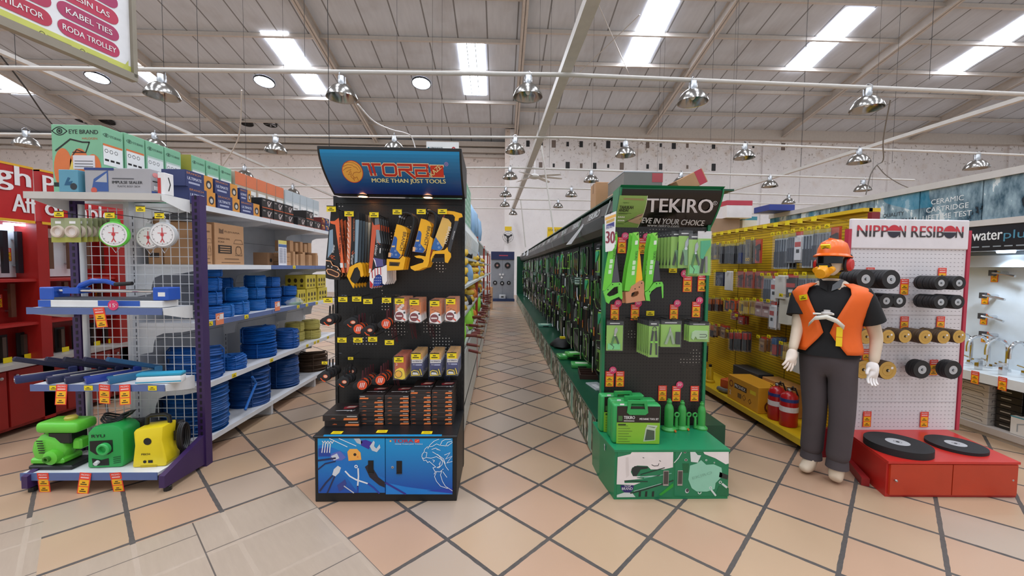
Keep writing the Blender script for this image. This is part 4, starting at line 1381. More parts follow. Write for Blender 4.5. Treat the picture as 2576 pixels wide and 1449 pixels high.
for q0, q1 in (((238, 1360), (903, 818)), ((914, 1345), (1560, 808))):
 p, q = cz([q0, q1])
 o = MB('#1f7a52/.35')
 o.M = FRM
 o.box(p[0], q[0], p[1], q[1], -.01, .002)
 D = o.build('door', G)
 a = MB()
 a.M = FRM @ Matrix.Translation((0, 0, .0012))
 if q0[0] < 500:
  cab(a, [(420, 822), (903, 820), (900, 1005), (790, 1030), (640, 1030), (600, 990), (480, 985), (420, 1010), (405, 1060), (430, 1110), (520, 1110), (470, 1130), (550, 1140), (330, 1160), (330, 1190), (520, 1185), (440, 1215), (238, 1205), (250, 885), (400, 850)], '#e6dcd9/.6')
  cab(a, [(345, 890), (375, 885), (385, 1100), (350, 1130)], '#d8cdc9/.6', .0024)
  cab(a, [(410, 1030), (450, 990), (610, 1000), (600, 1020), (520, 1030), (470, 1110), (430, 1105)], '#26302e/.5', .0024)
  for s_ in ([(545, 890), (560, 895)], [(650, 975), (680, 990), (725, 985), (735, 960)], [(740, 925), (755, 935)]):
   cabline(a, s_, .004, '#2a2422/.5', .0028)
  cabline(a, [(330, 1165), (600, 1172)], .006, '#28322e/.5')
  cabline(a, [(480, 1120), (750, 1100)], .005, '#c8d2ce/.4')
  cabline(a, [(520, 1090), (800, 1010)], .006, '#22302a/.5')
  cabline(a, [(560, 1130), (880, 1075)], .004, '#8fd0b8/.4')
  cabline(a, [(400, 1310), (560, 1270), (780, 1200), (903, 1160)], .007, '#2a2f2e/.4')
  cabline(a, [(440, 1285), (600, 1240), (760, 1195)], .003, '#cfd8d4/.4', .0034)
  cab(a, [(735, 1325), (850, 1230), (903, 1190), (903, 1235), (760, 1340)], '#2f9a34/.4')
  cab(a, [(240, 1330), (330, 1300), (420, 1305), (460, 1355), (240, 1358)], '#c9d2cc/.4')
  for x in (500, 575, 655):
   cab(a, [(x, 1290), (x + 25, 1285), (x + 20, 1350), (x - 5, 1350)], '#1d2a26/.4')
  cab(a, [(285, 1215), (440, 1215), (430, 1270), (400, 1300), (330, 1300), (290, 1265)], '#2c2366/.5', .0028)
  b0, b1 = cz([(298, 1270)])[0], cz([(425, 1240)])[0]
  a.text('BRAND', b0[0], b0[1], b1[1] - b0[1], b1[0] - b0[0], .0036, 'white')
  b0, b1 = cz([(325, 1238)])[0], cz([(405, 1216)])[0]
  a.text('TOP', b0[0], b0[1], b1[1] - b0[1], b1[0] - b0[0], .0036, 'white')
 else:
  cab(a, [(1100, 985), (1180, 960), (1230, 920), (1290, 975), (1380, 970), (1470, 1010), (1480, 1110), (1400, 1190), (1390, 1260), (1300, 1290), (1180, 1290), (1120, 1250), (1080, 1150)], '#8fc8ae/.4')
  cab(a, [(1250, 812), (1555, 812), (1555, 960), (1520, 970), (1400, 900), (1270, 850)], '#e6dcd9/.6', .0024)
  for (x, y), r_ in (((1040, 830), .008), ((1052, 918), .011)):
   a.disc(*cz([(x, y)])[0], r_, .0028, 18, '#d6d2ce/.4', r_ * .75)
   a.disc(*cz([(x, y)])[0], r_ * .8, .0032, 18, '#4a3430/.5', r_ * .52)
  cab(a, [(1010, 960), (1090, 960), (1080, 1070), (1020, 1070)], '#14603a/.4')
  cab(a, [(1100, 812), (1150, 812), (1190, 860), (1230, 865), (1190, 950), (1110, 940)], '#d6dcd8/.4', .0026)
  cabline(a, [(915, 950), (960, 900), (1000, 830)], .006, '#d6dcd8/.4')
  for x, y, r_ in ((1290, 920, .007), (1385, 950, .005), (1455, 1180, .011), (1340, 1245, .010)):
   a.ring(*cz([(x, y)])[0], r_, r_ * .45, .003, 18, '#d2dad4/.4')
  cabline(a, [(1480, 1200), (1530, 1240)], .014, '#d2dad4/.4')
  cabline(a, [(1350, 1270), (1400, 1335)], .012, '#d2dad4/.4')
  a.ring(*cz([(1212, 1300)])[0], .013, .006, .003, 18, '#d2dad4/.4', PI * .9, PI * 2.1)
  a.disc(*cz([(1065, 1280)])[0], .014, .003, 20, '#cfd0d2/.35', .017)
  a.disc(*cz([(1068, 1275)])[0], .011, .0034, 20, '#4a4248/.4', .013)
  cab(a, [(1450, 1060), (1550, 1100), (1540, 1150), (1440, 1120)], '#26302c/.4')
  cab(a, [(1440, 1220), (1555, 1250), (1555, 1345), (1400, 1330)], '#176a44/.4')
  b0, b1 = cz([(1130, 1150)])[0], cz([(1420, 1055)])[0]
  a.text('EKIRO', b0[0], b0[1], .019, .145, .003, '#7fb29a/.5', rot=.3)
 a.build('printed_artwork', D)
 h0, h1 = (cz([(782, 1220), (850, 1045)]) if q0[0] < 500 else cz([(950, 1218), (1014, 1042)]))
 h = MB('#a59a92/.4')
 h.M = FRM
 h.box(h0[0], h1[0], h0[1], h1[1], .002, .006)
 h.quad(h0[0] + .003, h1[0] - .003, h0[1] + .012, h1[1] - .004, .0065, '#4a4440/.5')
 h.build('recessed_handle', D)
o = MB('white')
o.M = GM @ Matrix.Translation((GX0 - .022, 2.93, .29)) @ Matrix.Rotation(R(-97), 4, 'Z') @ frame((0, 0, 0), 'S')
o.box(-.03, .03, -.02, .02, 0, .002, '#cfd6d2/.5')
o.quad(-.018, .018, -.012, .012, .003, '#6a7470/.5')
o.build('side_label', G)
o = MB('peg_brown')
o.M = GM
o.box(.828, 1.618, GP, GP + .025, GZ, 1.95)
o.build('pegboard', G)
for z in (1.585, 1.235, .93):
 o = MB('#0b0a0a/.4')
 o.M = GM
 o.box(.828, 1.618, GP - .002, GP, z, z + .004)
 o.build('board_seam', G)
for x in (.806, 1.618):
 o = MB(gs)
 o.M = GM
 o.box(x, x + .022, GP - .02, GP + .04, 0.0, 1.95)
 for i in range(30):
  z = .40 + i * .05
  o.box(x + (.022 if x < 1 else -.006), x + (.028 if x < 1 else 0), GP - .012, GP - .004, z, z + .022, '#0c3a26/.5')
 o.build('slotted_post', G)
GXL, GXR = .878, 1.652
def g_prof(t):
 return 3.0 + .19 * max(t, 0) ** 1.6, 2.20 - .285 * t
def fng(p):
 X, Yp, n = p
 py = 790 - Yp
 t = (py - 110) / 440
 tt = max(t, 0)
 xl, xr = 243 - 58 * tt ** 1.4, 1285 - 118 * tt ** 1.7
 s_ = (X - xl) / (xr - xl)
 y, z = g_prof(t)
 y2, z2 = g_prof(t + .01)
 d = Vector((0, y2 - y, z2 - z)).normalized()
 return Vector((GXL + s_ * (GXR - GXL), y, z)) + Vector((0, d.z, -d.y)) * n
o = MB(gs)
o.M = GM
n = 12
vs = []
for i in range(n + 1):
 y, z = g_prof(i / n)
 vs += [(GXL, y + .012, z), (GXR, y + .012, z)]
vs += [(GXL, GP + .03, 1.93), (GXR, GP + .03, 1.93), (GXL, GP + .03, 2.20), (GXR, GP + .03, 2.20), (GXL, 2.985, 2.215), (GXR, 2.985, 2.215)]
k0 = 2 * (n + 1)
fs = [(2 * i, 2 * i + 2, 2 * i + 3, 2 * i + 1) for i in range(n)]
fs += [(2 * n, k0, k0 + 1, 2 * n + 1), (k0, k0 + 2, k0 + 3, k0 + 1), (k0 + 2, k0 + 4, k0 + 5, k0 + 3), (k0 + 4, 0, 1, k0 + 5)]
fs += [tuple([2 * i for i in range(n, -1, -1)] + [k0 + 4, k0 + 2, k0]), tuple([2 * i + 1 for i in range(n + 1)] + [k0 + 1, k0 + 3, k0 + 5])]
o.add(vs, fs)
for x in (GXL, GXR - .012):
 for i in range(n):
  (y, z), (y2, z2) = g_prof(i / n), g_prof((i + 1) / n)
  o.add([(x, y - .006, z), (x + .012, y - .006, z), (x + .012, y2 - .006, z2), (x, y2 - .006, z2), (x, y + .02, z), (x + .012, y + .02, z), (x + .012, y2 + .02, z2), (x, y2 + .02, z2)],
    [(0, 1, 2, 3), (0, 3, 7, 4), (1, 5, 6, 2)])
GH = o.build('curved_head', G)
o = MB('#15110f/.16')
o.M = GM
o.fn = fng
vs = []
for i in range(17):
 py = 128 + (545 - 128) * i / 16
 tt = max((py - 110) / 440, 0)
 vs += [(243 - 58 * tt ** 1.4 + 16, 790 - py, .001), (1285 - 118 * tt ** 1.7 - 16, 790 - py, .001)]
o.add(vs, [(2 * i, 2 * i + 2, 2 * i + 3, 2 * i + 1) for i in range(16)])
o.build('glossy_panel', GH, smooth=True)
o = MB('white')
o.M = GM
o.fn = fng
o.text('TEKIRO', 512, 790 - 362, 142, 665, .0085, '#e4e0e4/.4', bold=.035)
o.ring(1203, 790 - 262, 22, 4, .003, 18, '#e4e0e4/.4')
o.text('R', 1195, 790 - 272, 20, None, .003, '#e4e0e4/.4')
o.text('EVE IN YOUR CHOICE', 470, 790 - 480, 58, 630, .003, '#f0ecec/.4', bold=.03, sh=.2, rot=-.035)
o.text('www.tekiro.com', 528, 790 - 517, 30, 322, .003, '#f0ecec/.4', bold=.02, sh=.15, rot=-.02)
o.add([(1090, 790 - 522, .003), (1158, 790 - 524, .003), (1150, 790 - 545, .003), (1082, 790 - 543, .003)], [(0, 3, 2, 1)], '#f0ecec/.4')
o.build('lettering', GH)
# green advertising sheet stuck on the head
o = MB('#8cae5c/.5')
o.fn = fng
NP = 10
vs = []
for i in range(NP + 1):
 py = 195 + (538 - 195) * i / NP
 tt = max((py - 110) / 440, 0)
 xl = 243 - 58 * tt ** 1.4
 vs += [(xl - 3, 790 - py, .006), (512 - 82 * (i / NP) ** 1.8, 790 - py, .007)]
o.add(vs, [(2 * i, 2 * i + 2, 2 * i + 3, 2 * i + 1) for i in range(NP)])
o.line([(512 - 82 * (i / NP) ** 1.8, 790 - (195 + 343 * i / NP)) for i in range(NP + 1)], 5, .0075, '#dfe8c8/.5')
o.text('TAHUKAH', 240, 790 - 332, 32, 136, .0085, '#2a2a22/.5', bold=.02)
o.text('ANDA?', 233, 790 - 362, 30, 98, .0085, '#2a2a22/.5', bold=.02)
o.text('TEKIRO', 268, 790 - 276, 12, 62, .0085, '#3c5a30/.5')
o.add([(275, 790 - 238, .008), (480, 790 - 244, .008), (480, 790 - 226, .008), (275, 790 - 220, .008)], [(0, 1, 2, 3)], '#9c8a5c/.5')
for y0, w in ((378, 130), (386, 90), (488, 60)):
 o.line([(230, 790 - y0), (230 + w, 790 - y0)], 3, .0085, '#3c4a2c/.5')
for y0 in (418, 455):
 o.poly([(225 + i * 9, 790 - y0 + (12 if i % 2 else 0), .0085) for i in range(9)] + [(297, 790 - y0 - 5, .0085), (225, 790 - y0 - 5, .0085)], .0085, '#eef0e4/.5')
for s_ in ([(325, 445), (380, 430), (430, 390), (482, 375), (475, 410), (440, 440), (475, 440), (450, 490), (400, 480), (340, 465)],):
 o.poly([(a_, 790 - b_, .009) for a_, b_ in s_], .009, '#c9a88a/.5')
o.line([(300, 790 - 470), (420, 790 - 410), (470, 790 - 388)], 5, .0105, '#4a4a44/.4')
tag(o.build('poster'), 'green advertising sheet with a hand sharpening a saw, stuck over the black head', 'poster')
bpy.context.view_layer.update()
Y1 = 2.965
f = zt(1500, 560, 7.247, Y1)
def tekiro_saw(sheath, blade, blade_c, handle, hole, hc, rivets, grip=None):
 x0, z0 = f([sheath[0]])[0]
 loc = (x0, Y1, z0)
 t = thing('hand_saw', 'saw', 'hand saw', loc)
 M0 = front(loc, Y1)
 o = MB(blade_c); o.M = M0
 o.prism(f(blade), -.004, -.002)
 o.build('blade', t)
 o = MB('#6cc93c/.45'); o.M = M0
 o.prism(f(sheath), -.007, .002)
 o.poly(f([(a_ + (3 if i < 2 else 0), b_) for i, (a_, b_) in enumerate(sheath)][:2] + [sheath[2], ((sheath[2][0] + sheath[1][0]) / 2, sheath[2][1] - 5)]), .0022, '#90dc58/.45')
 s2 = sheath
 ex, ey = sheath[3][0] - sheath[2][0], sheath[3][1] - sheath[2][1]
 q = f([(s2[2][0] - 70, s2[2][1] + 180), (s2[2][0] - 70 + ex * .3, s2[2][1] + 180 + ey * .3)])
 ang = math.atan2(q[1][1] - q[0][1], q[1][0] - q[0][0])
 o.text('TEKIRO', q[0][0], q[0][1], .017, .075, .003, '#26461c/.5', rot=ang)
 for i in range(3):
  c0 = (s2[2][0] - 55 + ex * (.5 + .12 * i), s2[2][1] + ey * (.5 + .12 * i))
  o.poly(f([(c0[0] - 30, c0[1] - 30), (c0[0] + 25, c0[1] - 34), (c0[0] + 18, c0[1] + 40), (c0[0] - 36, c0[1] + 44)]), .003, '#c8e6c0/.5')
 o.poly(f([(s2[1][0] - 62, 330), (s2[1][0] - 12, 325), (s2[1][0] - 18, 400), (s2[1][0] - 68, 404)]), .003, '#dfe6d8/.5')
 o.build('sheath', t)
 o = MB(hc); o.M = M0
 o.prism(keyhole(f(handle), f(hole)), -.012, .008)
 o.build('handle', t)
 if grip:
  o = MB('black_matt'); o.M = M0
  o.prism(f(grip), -.008, .004)
  o.build('grip', t)
 o = MB('black'); o.M = M0
 for r_ in rivets:
  x, z = f([r_])[0]
  o.prism([(x + .0045 * math.cos(k_ * PI / 4), z + .0045 * math.sin(k_ * PI / 4)) for k_ in range(8)], -.012, .0088)
 o.build('rivets', t)
 return t, loc
SAWS = [('green-sheathed saw with green D-handle, under the hanging discount card', 1,
   tekiro_saw([(320, 172), (372, 170), (388, 300), (278, 1100), (150, 1245), (115, 1240), (160, 870), (230, 480)], [(375, 560), (392, 800), (428, 1085), (280, 1095)], '#5c5a60/.35/.6',
     [(285, 1098), (440, 1090), (462, 1110), (474, 1380), (455, 1398), (410, 1350), (255, 1420), (225, 1480), (180, 1450), (150, 1340), (130, 1265), (155, 1245)],
     [(320, 1178), (395, 1160), (402, 1285), (330, 1325), (240, 1350), (188, 1318), (200, 1290)], '#6ecb4a/.4', [(292, 1127), (416, 1120), (207, 1222)])),
  ('green-sheathed saw with wooden grip and yellow blade', 2,
   tekiro_saw([(668, 180), (770, 172), (785, 330), (712, 1120), (600, 1250), (515, 1240), (570, 840), (640, 480)], [(770, 430), (805, 620), (845, 1040), (715, 1120)], '#f2b81e/.4',
     [(715, 1110), (790, 1055), (850, 1062), (865, 1100), (868, 1310), (885, 1420), (840, 1425), (620, 1460), (540, 1470), (530, 1270), (600, 1255), (635, 1160)],
     [(640, 1285), (700, 1255), (760, 1248), (772, 1290), (740, 1335), (660, 1362), (628, 1345)], '#c58a64/.5', [(700, 1207), (778, 1175), (820, 1103)])),
  ('green-sheathed saw with open green and black handle', 2,
   tekiro_saw([(1008, 190), (1112, 180), (1118, 330), (1025, 1100), (940, 1230), (880, 1260), (912, 900), (955, 480)], [(1085, 690), (1140, 700), (1168, 1050), (1035, 1075)], '#4c4a50/.35/.6',
     [(1040, 1110), (1100, 1080), (1195, 1080), (1215, 1130), (1215, 1365), (1195, 1380), (1180, 1160), (1090, 1180), (1000, 1250), (965, 1320), (975, 1430), (905, 1420), (890, 1340), (880, 1275), (940, 1240)],
     [(1075, 1100), (1085, 1100), (1085, 1106), (1075, 1106)], '#6ecb4a/.4', [(1092, 1112), (1150, 1107), (965, 1255)],
     [(985, 1290), (1090, 1185), (1180, 1165), (1195, 1380), (1150, 1400), (970, 1400)]))]
for nm, n, (t, loc) in SAWS:
 P = Proto(t)
 for i in range(n):
  P.put((loc[0] - .012 * i, loc[1] + .045 * i, loc[2] - .002 * i), None, nm + (', %s from the front' % ORD[i] if n > 1 else ''), 'green saws on the green stand')
def bare_hook(x, y, z, L, label, group):
 o = MB('black').tube([(0, L, 0), (0, 0, 0), (0, -.004, .012)], .0032, 6).tube([(-.02, L, 0), (.02, L, 0)], .004, 6)
 return tag(o.build('peg_hook', None, (x, y, z)), label, 'display hook', group)
for i, (a_, b_) in enumerate(((345, 225), (740, 235), (1085, 240))):
 x, z = f([(a_, b_)])[0]
 bare_hook(x, Y1 - .02, z + .006, GP - Y1 + .02, 'black hook through the tip of the %s saw sheath' % ('green-handled', 'wooden-gripped', 'open-handled')[i], 'hooks on the green stand')
for i, (u, v, k_, sc) in enumerate(((1565, 597, 2, .80), (1618, 599, 2, .80), (1665, 601, -2, .80), (1730, 692, -1, .86), (1767, 691, 2, .86), (1547, 766, 1, .8), (1598, 766, 1, .8), (1696, 766, 1, .8), (1752, 759, 2, .8),
         (1534, 934, 1, .8), (1560, 934, 0, .8), (1667, 970, 0, .8), (1702, 971, 1, .8), (1748, 971, 0, .8))):
 p = at(u, v, Y=GP - .006)
 wh = ('beside the green-handled saw', 'beside the wooden-gripped saw', 'beside the open-handled saw', 'under the clippers, with a badge on its edge', 'under the clippers, nearest the green post', 'over the lone pruner pack',
   'beside the empty hook', 'over the pliers pack', 'over the stapler pack', 'over the tool cases, with a badge', 'over the tool cases, without a badge', 'behind the tool cases', 'behind the middle jack', 'behind the smallest jack')[i]
 PROMO[k_].put((p.x, GP - .005, p.z), (0, 0, 0), 'red promotion tag with yellow prices %s' % wh, 'promotion tags on the green stand', (sc, sc, sc))
for i, (u, v) in enumerate(((1636, 788), (1693, 680))):
 p = at(u, v, Y=GP - .006)
 o = MB('yellow_tag')
 o.M = frame((0, 0, 0), 'S')
 o.box(-.032, .032, -.019, .019, 0, .0015)
 tag_lines(o, -.032, -.019, .064, .038, .002)
 tag(o.build('price_label', None, (p.x, GP - .004, p.z)), 'small yellow price label on the dark board %s' % ('over the long pincers', 'under the clipper packs')[i], 'price label')
def tool_pack(w, h, tool, head='#1c1c1e/.4', body='#8fbf52/.45', nm='tool_pack', label='pack', film=True):
 """header card with a tool on a green backing sheet"""
 t = thing(nm, label, 'tool pack')
 o = MB(body)
 o.M = frame((0, 0, 0), 'S')
 o.box(-w / 2, w / 2, -h, -h * .14, -.003, 0)
 o.box(-w / 2, w / 2, -h * .14, .01, -.003, 0, head)
 o.quad(-w * .3, w * .3, -h * .09, -h * .06, .0008, '#d8d8d8/.4')
 o.build('backing_card', t)
 o = MB('steel')
 o.M = frame((0, 0, 0), 'S')
 H = h * .8
 if tool == 'pruner':
  o.prism([(-.006, -h * .45), (.01, -h * .43), (.022, -h * .3), (.012, -h * .2), (-.002, -h * .26)], .001, .006)
  o.prism([(.004, -h * .44), (-.012, -h * .5), (-.03, -h * .78), (-.018, -h * .8), (.0, -h * .55)], .001, .012, '#3c7a34/.4')
  o.prism([(.0, -h * .46), (.014, -h * .5), (.034, -h * .74), (.024, -h * .78), (.006, -h * .55)], .001, .012, '#2c4a28/.4')
  o.disc(0, -h * .47, .008, .0126, 12, 'chrome')
  o.prism([(-w * .42, -h * .96), (-w * .42, -h * .76), (w * .34, -h * .76), (w * .34, -h * .96)], .001, .008, '#74cc84/.4')
  o.line([(-w * .3, -h * .76), (-w * .05, -h * .86), (-w * .12, -h * .95)], .004, .0088, 'black')
 elif tool == 'shear':
  o.prism([(-.004, -h * .5), (.012, -h * .46), (.03, -h * .3), (.02, -h * .18), (.0, -h * .3)], .001, .006)
  o.prism([(-.02, -h * .52), (.012, -h * .46), (.018, -h * .93), (-.004, -h * .93), (-.01, -h * .7)], .001, .014, '#6f9c72/.4')
  o.prism([(-.018, -h * .55), (-.036, -h * .9), (-.022, -h * .92), (-.006, -h * .62)], .001, .012, '#22301f/.4')
  o.disc(.002, -h * .48, .011, .0146, 14, 'chrome')
 elif tool == 'pincer':
  o.ring(.004, -h * .2, .016, .006, .008, 14, 'black', -.6, PI + .6)
  o.prism([(-.012, -h * .25), (.0, -h * .28), (-.012, -h * .6), (-.016, -h * .93), (-.026, -h * .93), (-.02, -h * .5)], .001, .010, '#1e241c/.4')
  o.prism([(.02, -h * .25), (.008, -h * .28), (.014, -h * .6), (.018, -h * .93), (.028, -h * .93), (.026, -h * .5)], .001, .010, '#1e241c/.4')
  o.quad(-.024, -.006, -h * .6, -h * .55, .0105, 'lime')
  o.quad(.008, .026, -h * .6, -h * .55, .0105, 'lime')
 elif tool == 'multi':
  o.prism([(-.016, -h * .45), (-.006, -h * .22), (.004, -h * .45)], .001, .008)
  o.prism([(-.016, -h * .42), (.002, -h * .42), (-.03, -h * .9), (-.048, -h * .88)], .001, .012, '#9fb49a/.3/.6')
  o.prism([(-.012, -h * .42), (.006, -h * .42), (.03, -h * .86), (.012, -h * .9)], .001, .012, '#9fb49a/.3/.6')
  o.prism([(.036, -h * .42), (.068, -h * .42), (.068, -h * .9), (.036, -h * .88)], .001, .014, 'black_matt')
 elif tool == 'staple':
  o.prism([(-w * .4, -h * .8), (-w * .36, -h * .5), (-w * .2, -h * .4), (w * .4, -h * .42), (w * .4, -h * .85), (-w * .1, -h * .85), (-w * .2, -h * .7), (-w * .3, -h * .9)], .001, .012, '#a8c69c/.4')
  o.line([(0, -h * .6), (w * .32, -h * .6), (w * .36, -h * .68), (w * .3, -h * .74), (0, -h * .74)], .004, .0125, 'black')
 elif tool == 'cutter':
  o.prism([(-.03, -h * .2), (.035, -h * .18), (.04, -h * .3), (.01, -h * .45), (-.012, -h * .62), (-.03, -h * .6)], .001, .014, '#3ca878/.4')
  o.prism([(-.018, -h * .58), (.0, -h * .58), (-.01, -h * .95), (-.03, -h * .95)], .001, .012, 'black')
  o.prism([(.004, -h * .56), (.02, -h * .55), (.024, -h * .92), (.008, -h * .94)], .001, .012, '#8c9088/.3')
 o.build('tool', t)
 if film:
  o = MB('blister')
  o.M = frame((0, 0, 0), 'S')
  o.prism([(-w / 2, -h), (-w / 2, 0), (w / 2, 0), (w / 2, -h)], -.004, .016)
  o.build('clear_shell', t)
 return t
bs = []
pg = 'carded tools on the green stand'
P = Proto(tool_pack(.095, .27, 'shear'))
p = at(1725, 583, Y=2.93)
for j in range(7):
 P.put((p.x - .012 * j + (0 if j == 0 else -.03), 2.935 + .032 * j, p.z + .008 - .004 * (j > 0)), None, 'green card of hooked shears, %s from the front on its hook' % ORD[j], pg)
p = at(1745, 588, Y=2.93)
P2 = Proto(tool_pack(.095, .30, 'pruner'))
P2.put((p.x + .012, 2.925, p.z), None, 'green card of pruners with bright blades between shears and cutter', pg)
P2.put((p.x + .02, 2.975, p.z - .01), None, 'green card half hidden behind the bright pruners', pg)
p = at(1773, 585, Y=2.92)
t = tool_pack(.10, .31, 'cutter', '#d8d4d4/.4')
t.location = (p.x, 2.92, p.z)
tag(t, 'green bubble pack with a teal ratchet cutter at the stand edge', 'tool pack', pg)
bare_hook(p.x, 2.905, p.z + .006, GP - 2.905, 'black hook holding the teal ratchet cutter pack', 'hooks on the green stand')
p = at(1722, 583, Y=2.92)
bare_hook(p.x - .012, 2.92, p.z + .012, GP - 2.92, 'black hook holding the shears cards', 'hooks on the green stand')
p = at(1745, 588, Y=2.91)
bare_hook(p.x + .012, 2.91, p.z + .006, GP - 2.91, 'black hook holding the bright pruners', 'hooks on the green stand')
for (u, v, w, h, tl, n, Y, lb) in ((1547, 808, .125, .225, 'pruner', 1, 3.05, 'green card of spring pruners hanging alone by the post'), (1645, 808, .072, .265, 'pincer', 7, 2.93, 'green card of long black pincers'),
         (1688, 807, .15, .195, 'multi', 2, 2.97, 'green card of folding pliers with black pouch'), (1759, 812, .15, .142, 'staple', 3, 2.97, 'green card of a staple gun')):
 P = Proto(tool_pack(w, h, tl))
 p = at(u, v, Y=Y)
 for j in range(n):
  P.put((p.x - .004 * j, Y + .03 * j, p.z), (0, 0, .05 * math.sin(j * 2)), lb + (', %s from the front' % ORD[j] if n > 1 else ''), pg)
 bare_hook(p.x, Y - .012, p.z + .004, GP - Y + .012, 'black hook holding the ' + lb.replace('green card of a ', '').replace('green card of ', '') + (' cards' if n > 1 else ' card'), 'hooks on the green stand')
p = at(1600, 806, Y=2.98)
bare_hook(p.x, 2.98, p.z, GP - 2.98, 'empty black hook under a promotion tag', 'hooks on the green stand')
# tool cases and bottle jacks on the cabinet
def tool_case(w, h, d):
 t = thing('tool_case', 'case', 'tool case')
 o = MB('#2f9a50/.4')
 o.box(-w / 2, w / 2, 0, d, 0, h)
 o.build('case_shell', t, bevel=.018, seg=3, smooth=True)
 o = MB('#2f9a50/.4')
 o.M = frame((0, 0, h), 'S')
 o.prism(keyhole([(-.075, -.055), (-.065, .03), (.065, .03), (.075, -.055), (.055, -.07), (-.055, -.07)], [(-.052, -.03), (-.046, .012), (.046, .012), (.052, -.03)]), -.018, .012)
 o.build('handle', t)
 o = MB('#86b832/.45')
 o.M = frame((0, -.0015, 0), 'S')
 x0, x1 = -w * .42, w * .47
 o.box(x0, x1, .004, h * .55, 0, .002)
 o.box(x0 + .002, x1, h * .55, h * .96, 0, .002, '#241d1b/.35')
 o.text('TEKIRO', x0 + .05, h * .64, .022, .078, .003, 'white', bold=.03)
 o.quad(x0 + .01, x0 + .04, h * .59, h * .72, .003, '#3c6a34/.4')
 o.quad(x0 + .05, x0 + .125, h * .58, h * .605, .003, '#b8b4b0/.4')
 o.text('MECHANIC TOOL SET', x1 - .145, h * .62, .014, .135, .003, '#efeae6/.4', bold=.03)
 for i in range(9):
  o.quad(x0 + .012, x0 + .08 + .04 * ((i * 7) % 5) / 5, h * .46 - i * .019, h * .46 - i * .019 + .004, .003, '#5c7c2c/.5')
 o.quad(x0 + .01, x0 + .065, h * .48, h * .515, .003, '#2c3a18/.5')
 o.poly([(x1 - .115, .02), (x1 - .10, .12), (x1 - .095, .125), (x1 - .09, h * .5), (x1 - .015, h * .48), (x1 - .03, .11), (x1 - .03, .03)], .003, '#b9c6ac/.4')
 o.poly([(x1 - .105, .03), (x1 - .092, .11), (x1 - .038, .10), (x1 - .036, .035)], .004, '#4a5648/.4')
 o.poly([(x1 - .085, .13), (x1 - .08, h * .46), (x1 - .03, h * .44), (x1 - .04, .12)], .004, '#6a7a64/.4')
 o.quad(x0 + .02, x0 + .05, h * .985, h * 1.03, .003, 'white')
 o.build('printed_sleeve', t)
 o = MB('film')
 o.M = frame((0, 0, 0), 'S')
 o.box(-w / 2 - .004, w / 2 + .004, .0, h + .004, -d - .002, .006)
 return t
P = Proto(tool_case(.345, .285, .085))
P.put((at(1602, 1050, Y=2.83).x, 2.825, GZ), (0, 0, -.03), 'front green tool case with printed lime sleeve', 'green tool cases on the cabinet')
P.put((at(1602, 1050, Y=2.83).x + .005, 2.925, GZ), (0, 0, .02), 'middle green tool case behind the front one', 'green tool cases on the cabinet')
P.put((at(1570, 1050, Y=3.0).x, 3.04, GZ), (0, 0, .03), 'rear green tool case against the dark board', 'green tool cases on the cabinet')
def jack(h, r):
 t = thing('bottle_jack', 'jack', 'bottle jack')
 gc = '#3c9c48/.35'
 MB(gc).lathe([(r * 1.75, 0), (r * 1.8, .012), (r * 1.45, .022), (r * 1.1, .03), (r * 1.1, h * .68), (r * .98, h * .76), (r * .62, h * .84), (r * .52, h * .87), (r * .62, h * .88), (r * .62, h * .94), (r * .4, h * .96), (r * .4, h), (0, h)], 20).build('body', t, smooth=True)
 o = MB(gc)
 o.tube([(r * 1.9, 0, .006), (r * 1.9, 0, h * .38), (r * 2.0, -.004, h * .45)], [r * .45, r * .36, r * .3], 10)
 o.tube([(r * 1.2, 0, .012), (r * 2.1, 0, .012)], r * .5, 8)
 c, s_ = r * 1.95, h * .50
 o.tube([(c + .016 * math.cos(q * PI / 6), -.004, s_ + .016 * math.sin(q * PI / 6)) for q in range(12)], .007, 6, closed=True)
 o.build('pump_lever', t, smooth=True)
 o = MB('#d8682c/.4').cyl((r * 1.0, -r * 1.4, .012), (r * 1.0, -r * 1.9, .012), .008, 8)
 o.build('release_valve', t)
 o = MB('#15181a/.4')
 o.lathe([(r * 1.06, h * .48), (r * 1.07, h * .59)], 20)
 o.build('label_band', t)
 return t
for i, (u, v, h, r, rz, lb) in enumerate(((1683, 1083, .245, .031, 0, 'tallest green bottle jack beside the tool cases'), (1716, 1080, .225, .028, .1, 'second green bottle jack from the tool cases'),
          (1762, 1077, .215, .026, PI, 'smallest green bottle jack at the cabinet end, lever turned towards the others'))):
 p = at(u, v, Z=GZ)
 t = jack(h, r)
 t.location = (p.x, min(p.y + .01, 3.10), GZ)
 t.rotation_euler = (0, 0, rz)
 tag(t, lb, 'bottle jack', 'bottle jacks on the green cabinet')
# white discount card hanging beside the head
p0 = at(1522, 640, Y=2.95)
o = MB('#ecebec/.5')
F = lambda u, v: pl(u, v, 2.95)
o.M = Matrix.Translation(-Vector((p0.x, 2.95, p0.z))) @ frame((0, 2.95, 0), 'S')
card = [F(1521, 543), F(1550, 531), F(1546, 622), F(1540, 631), F(1523, 634)]
o.prism(card, -.001, .001)
o.poly([F(1522, 548), F(1549, 538), F(1549, 545), F(1522, 555)], .002, '#e9b45c/.5')
o.poly([F(1525, 556), F(1546, 548), F(1545, 556), F(1525, 563)], .0024, '#c9a860/.5')
o.poly([F(1525, 566), F(1545, 558), F(1545, 570), F(1525, 577)], .0024, '#4a4a8c/.5')
q0, q1 = F(1524, 612), F(1543, 582)
o.text('30', q0[0], q0[1], q1[1] - q0[1], q1[0] - q0[0] + .01, .0026, '#8c3a48/.5', bold=.03)
q0, q1 = F(1526, 576), F(1543, 568)
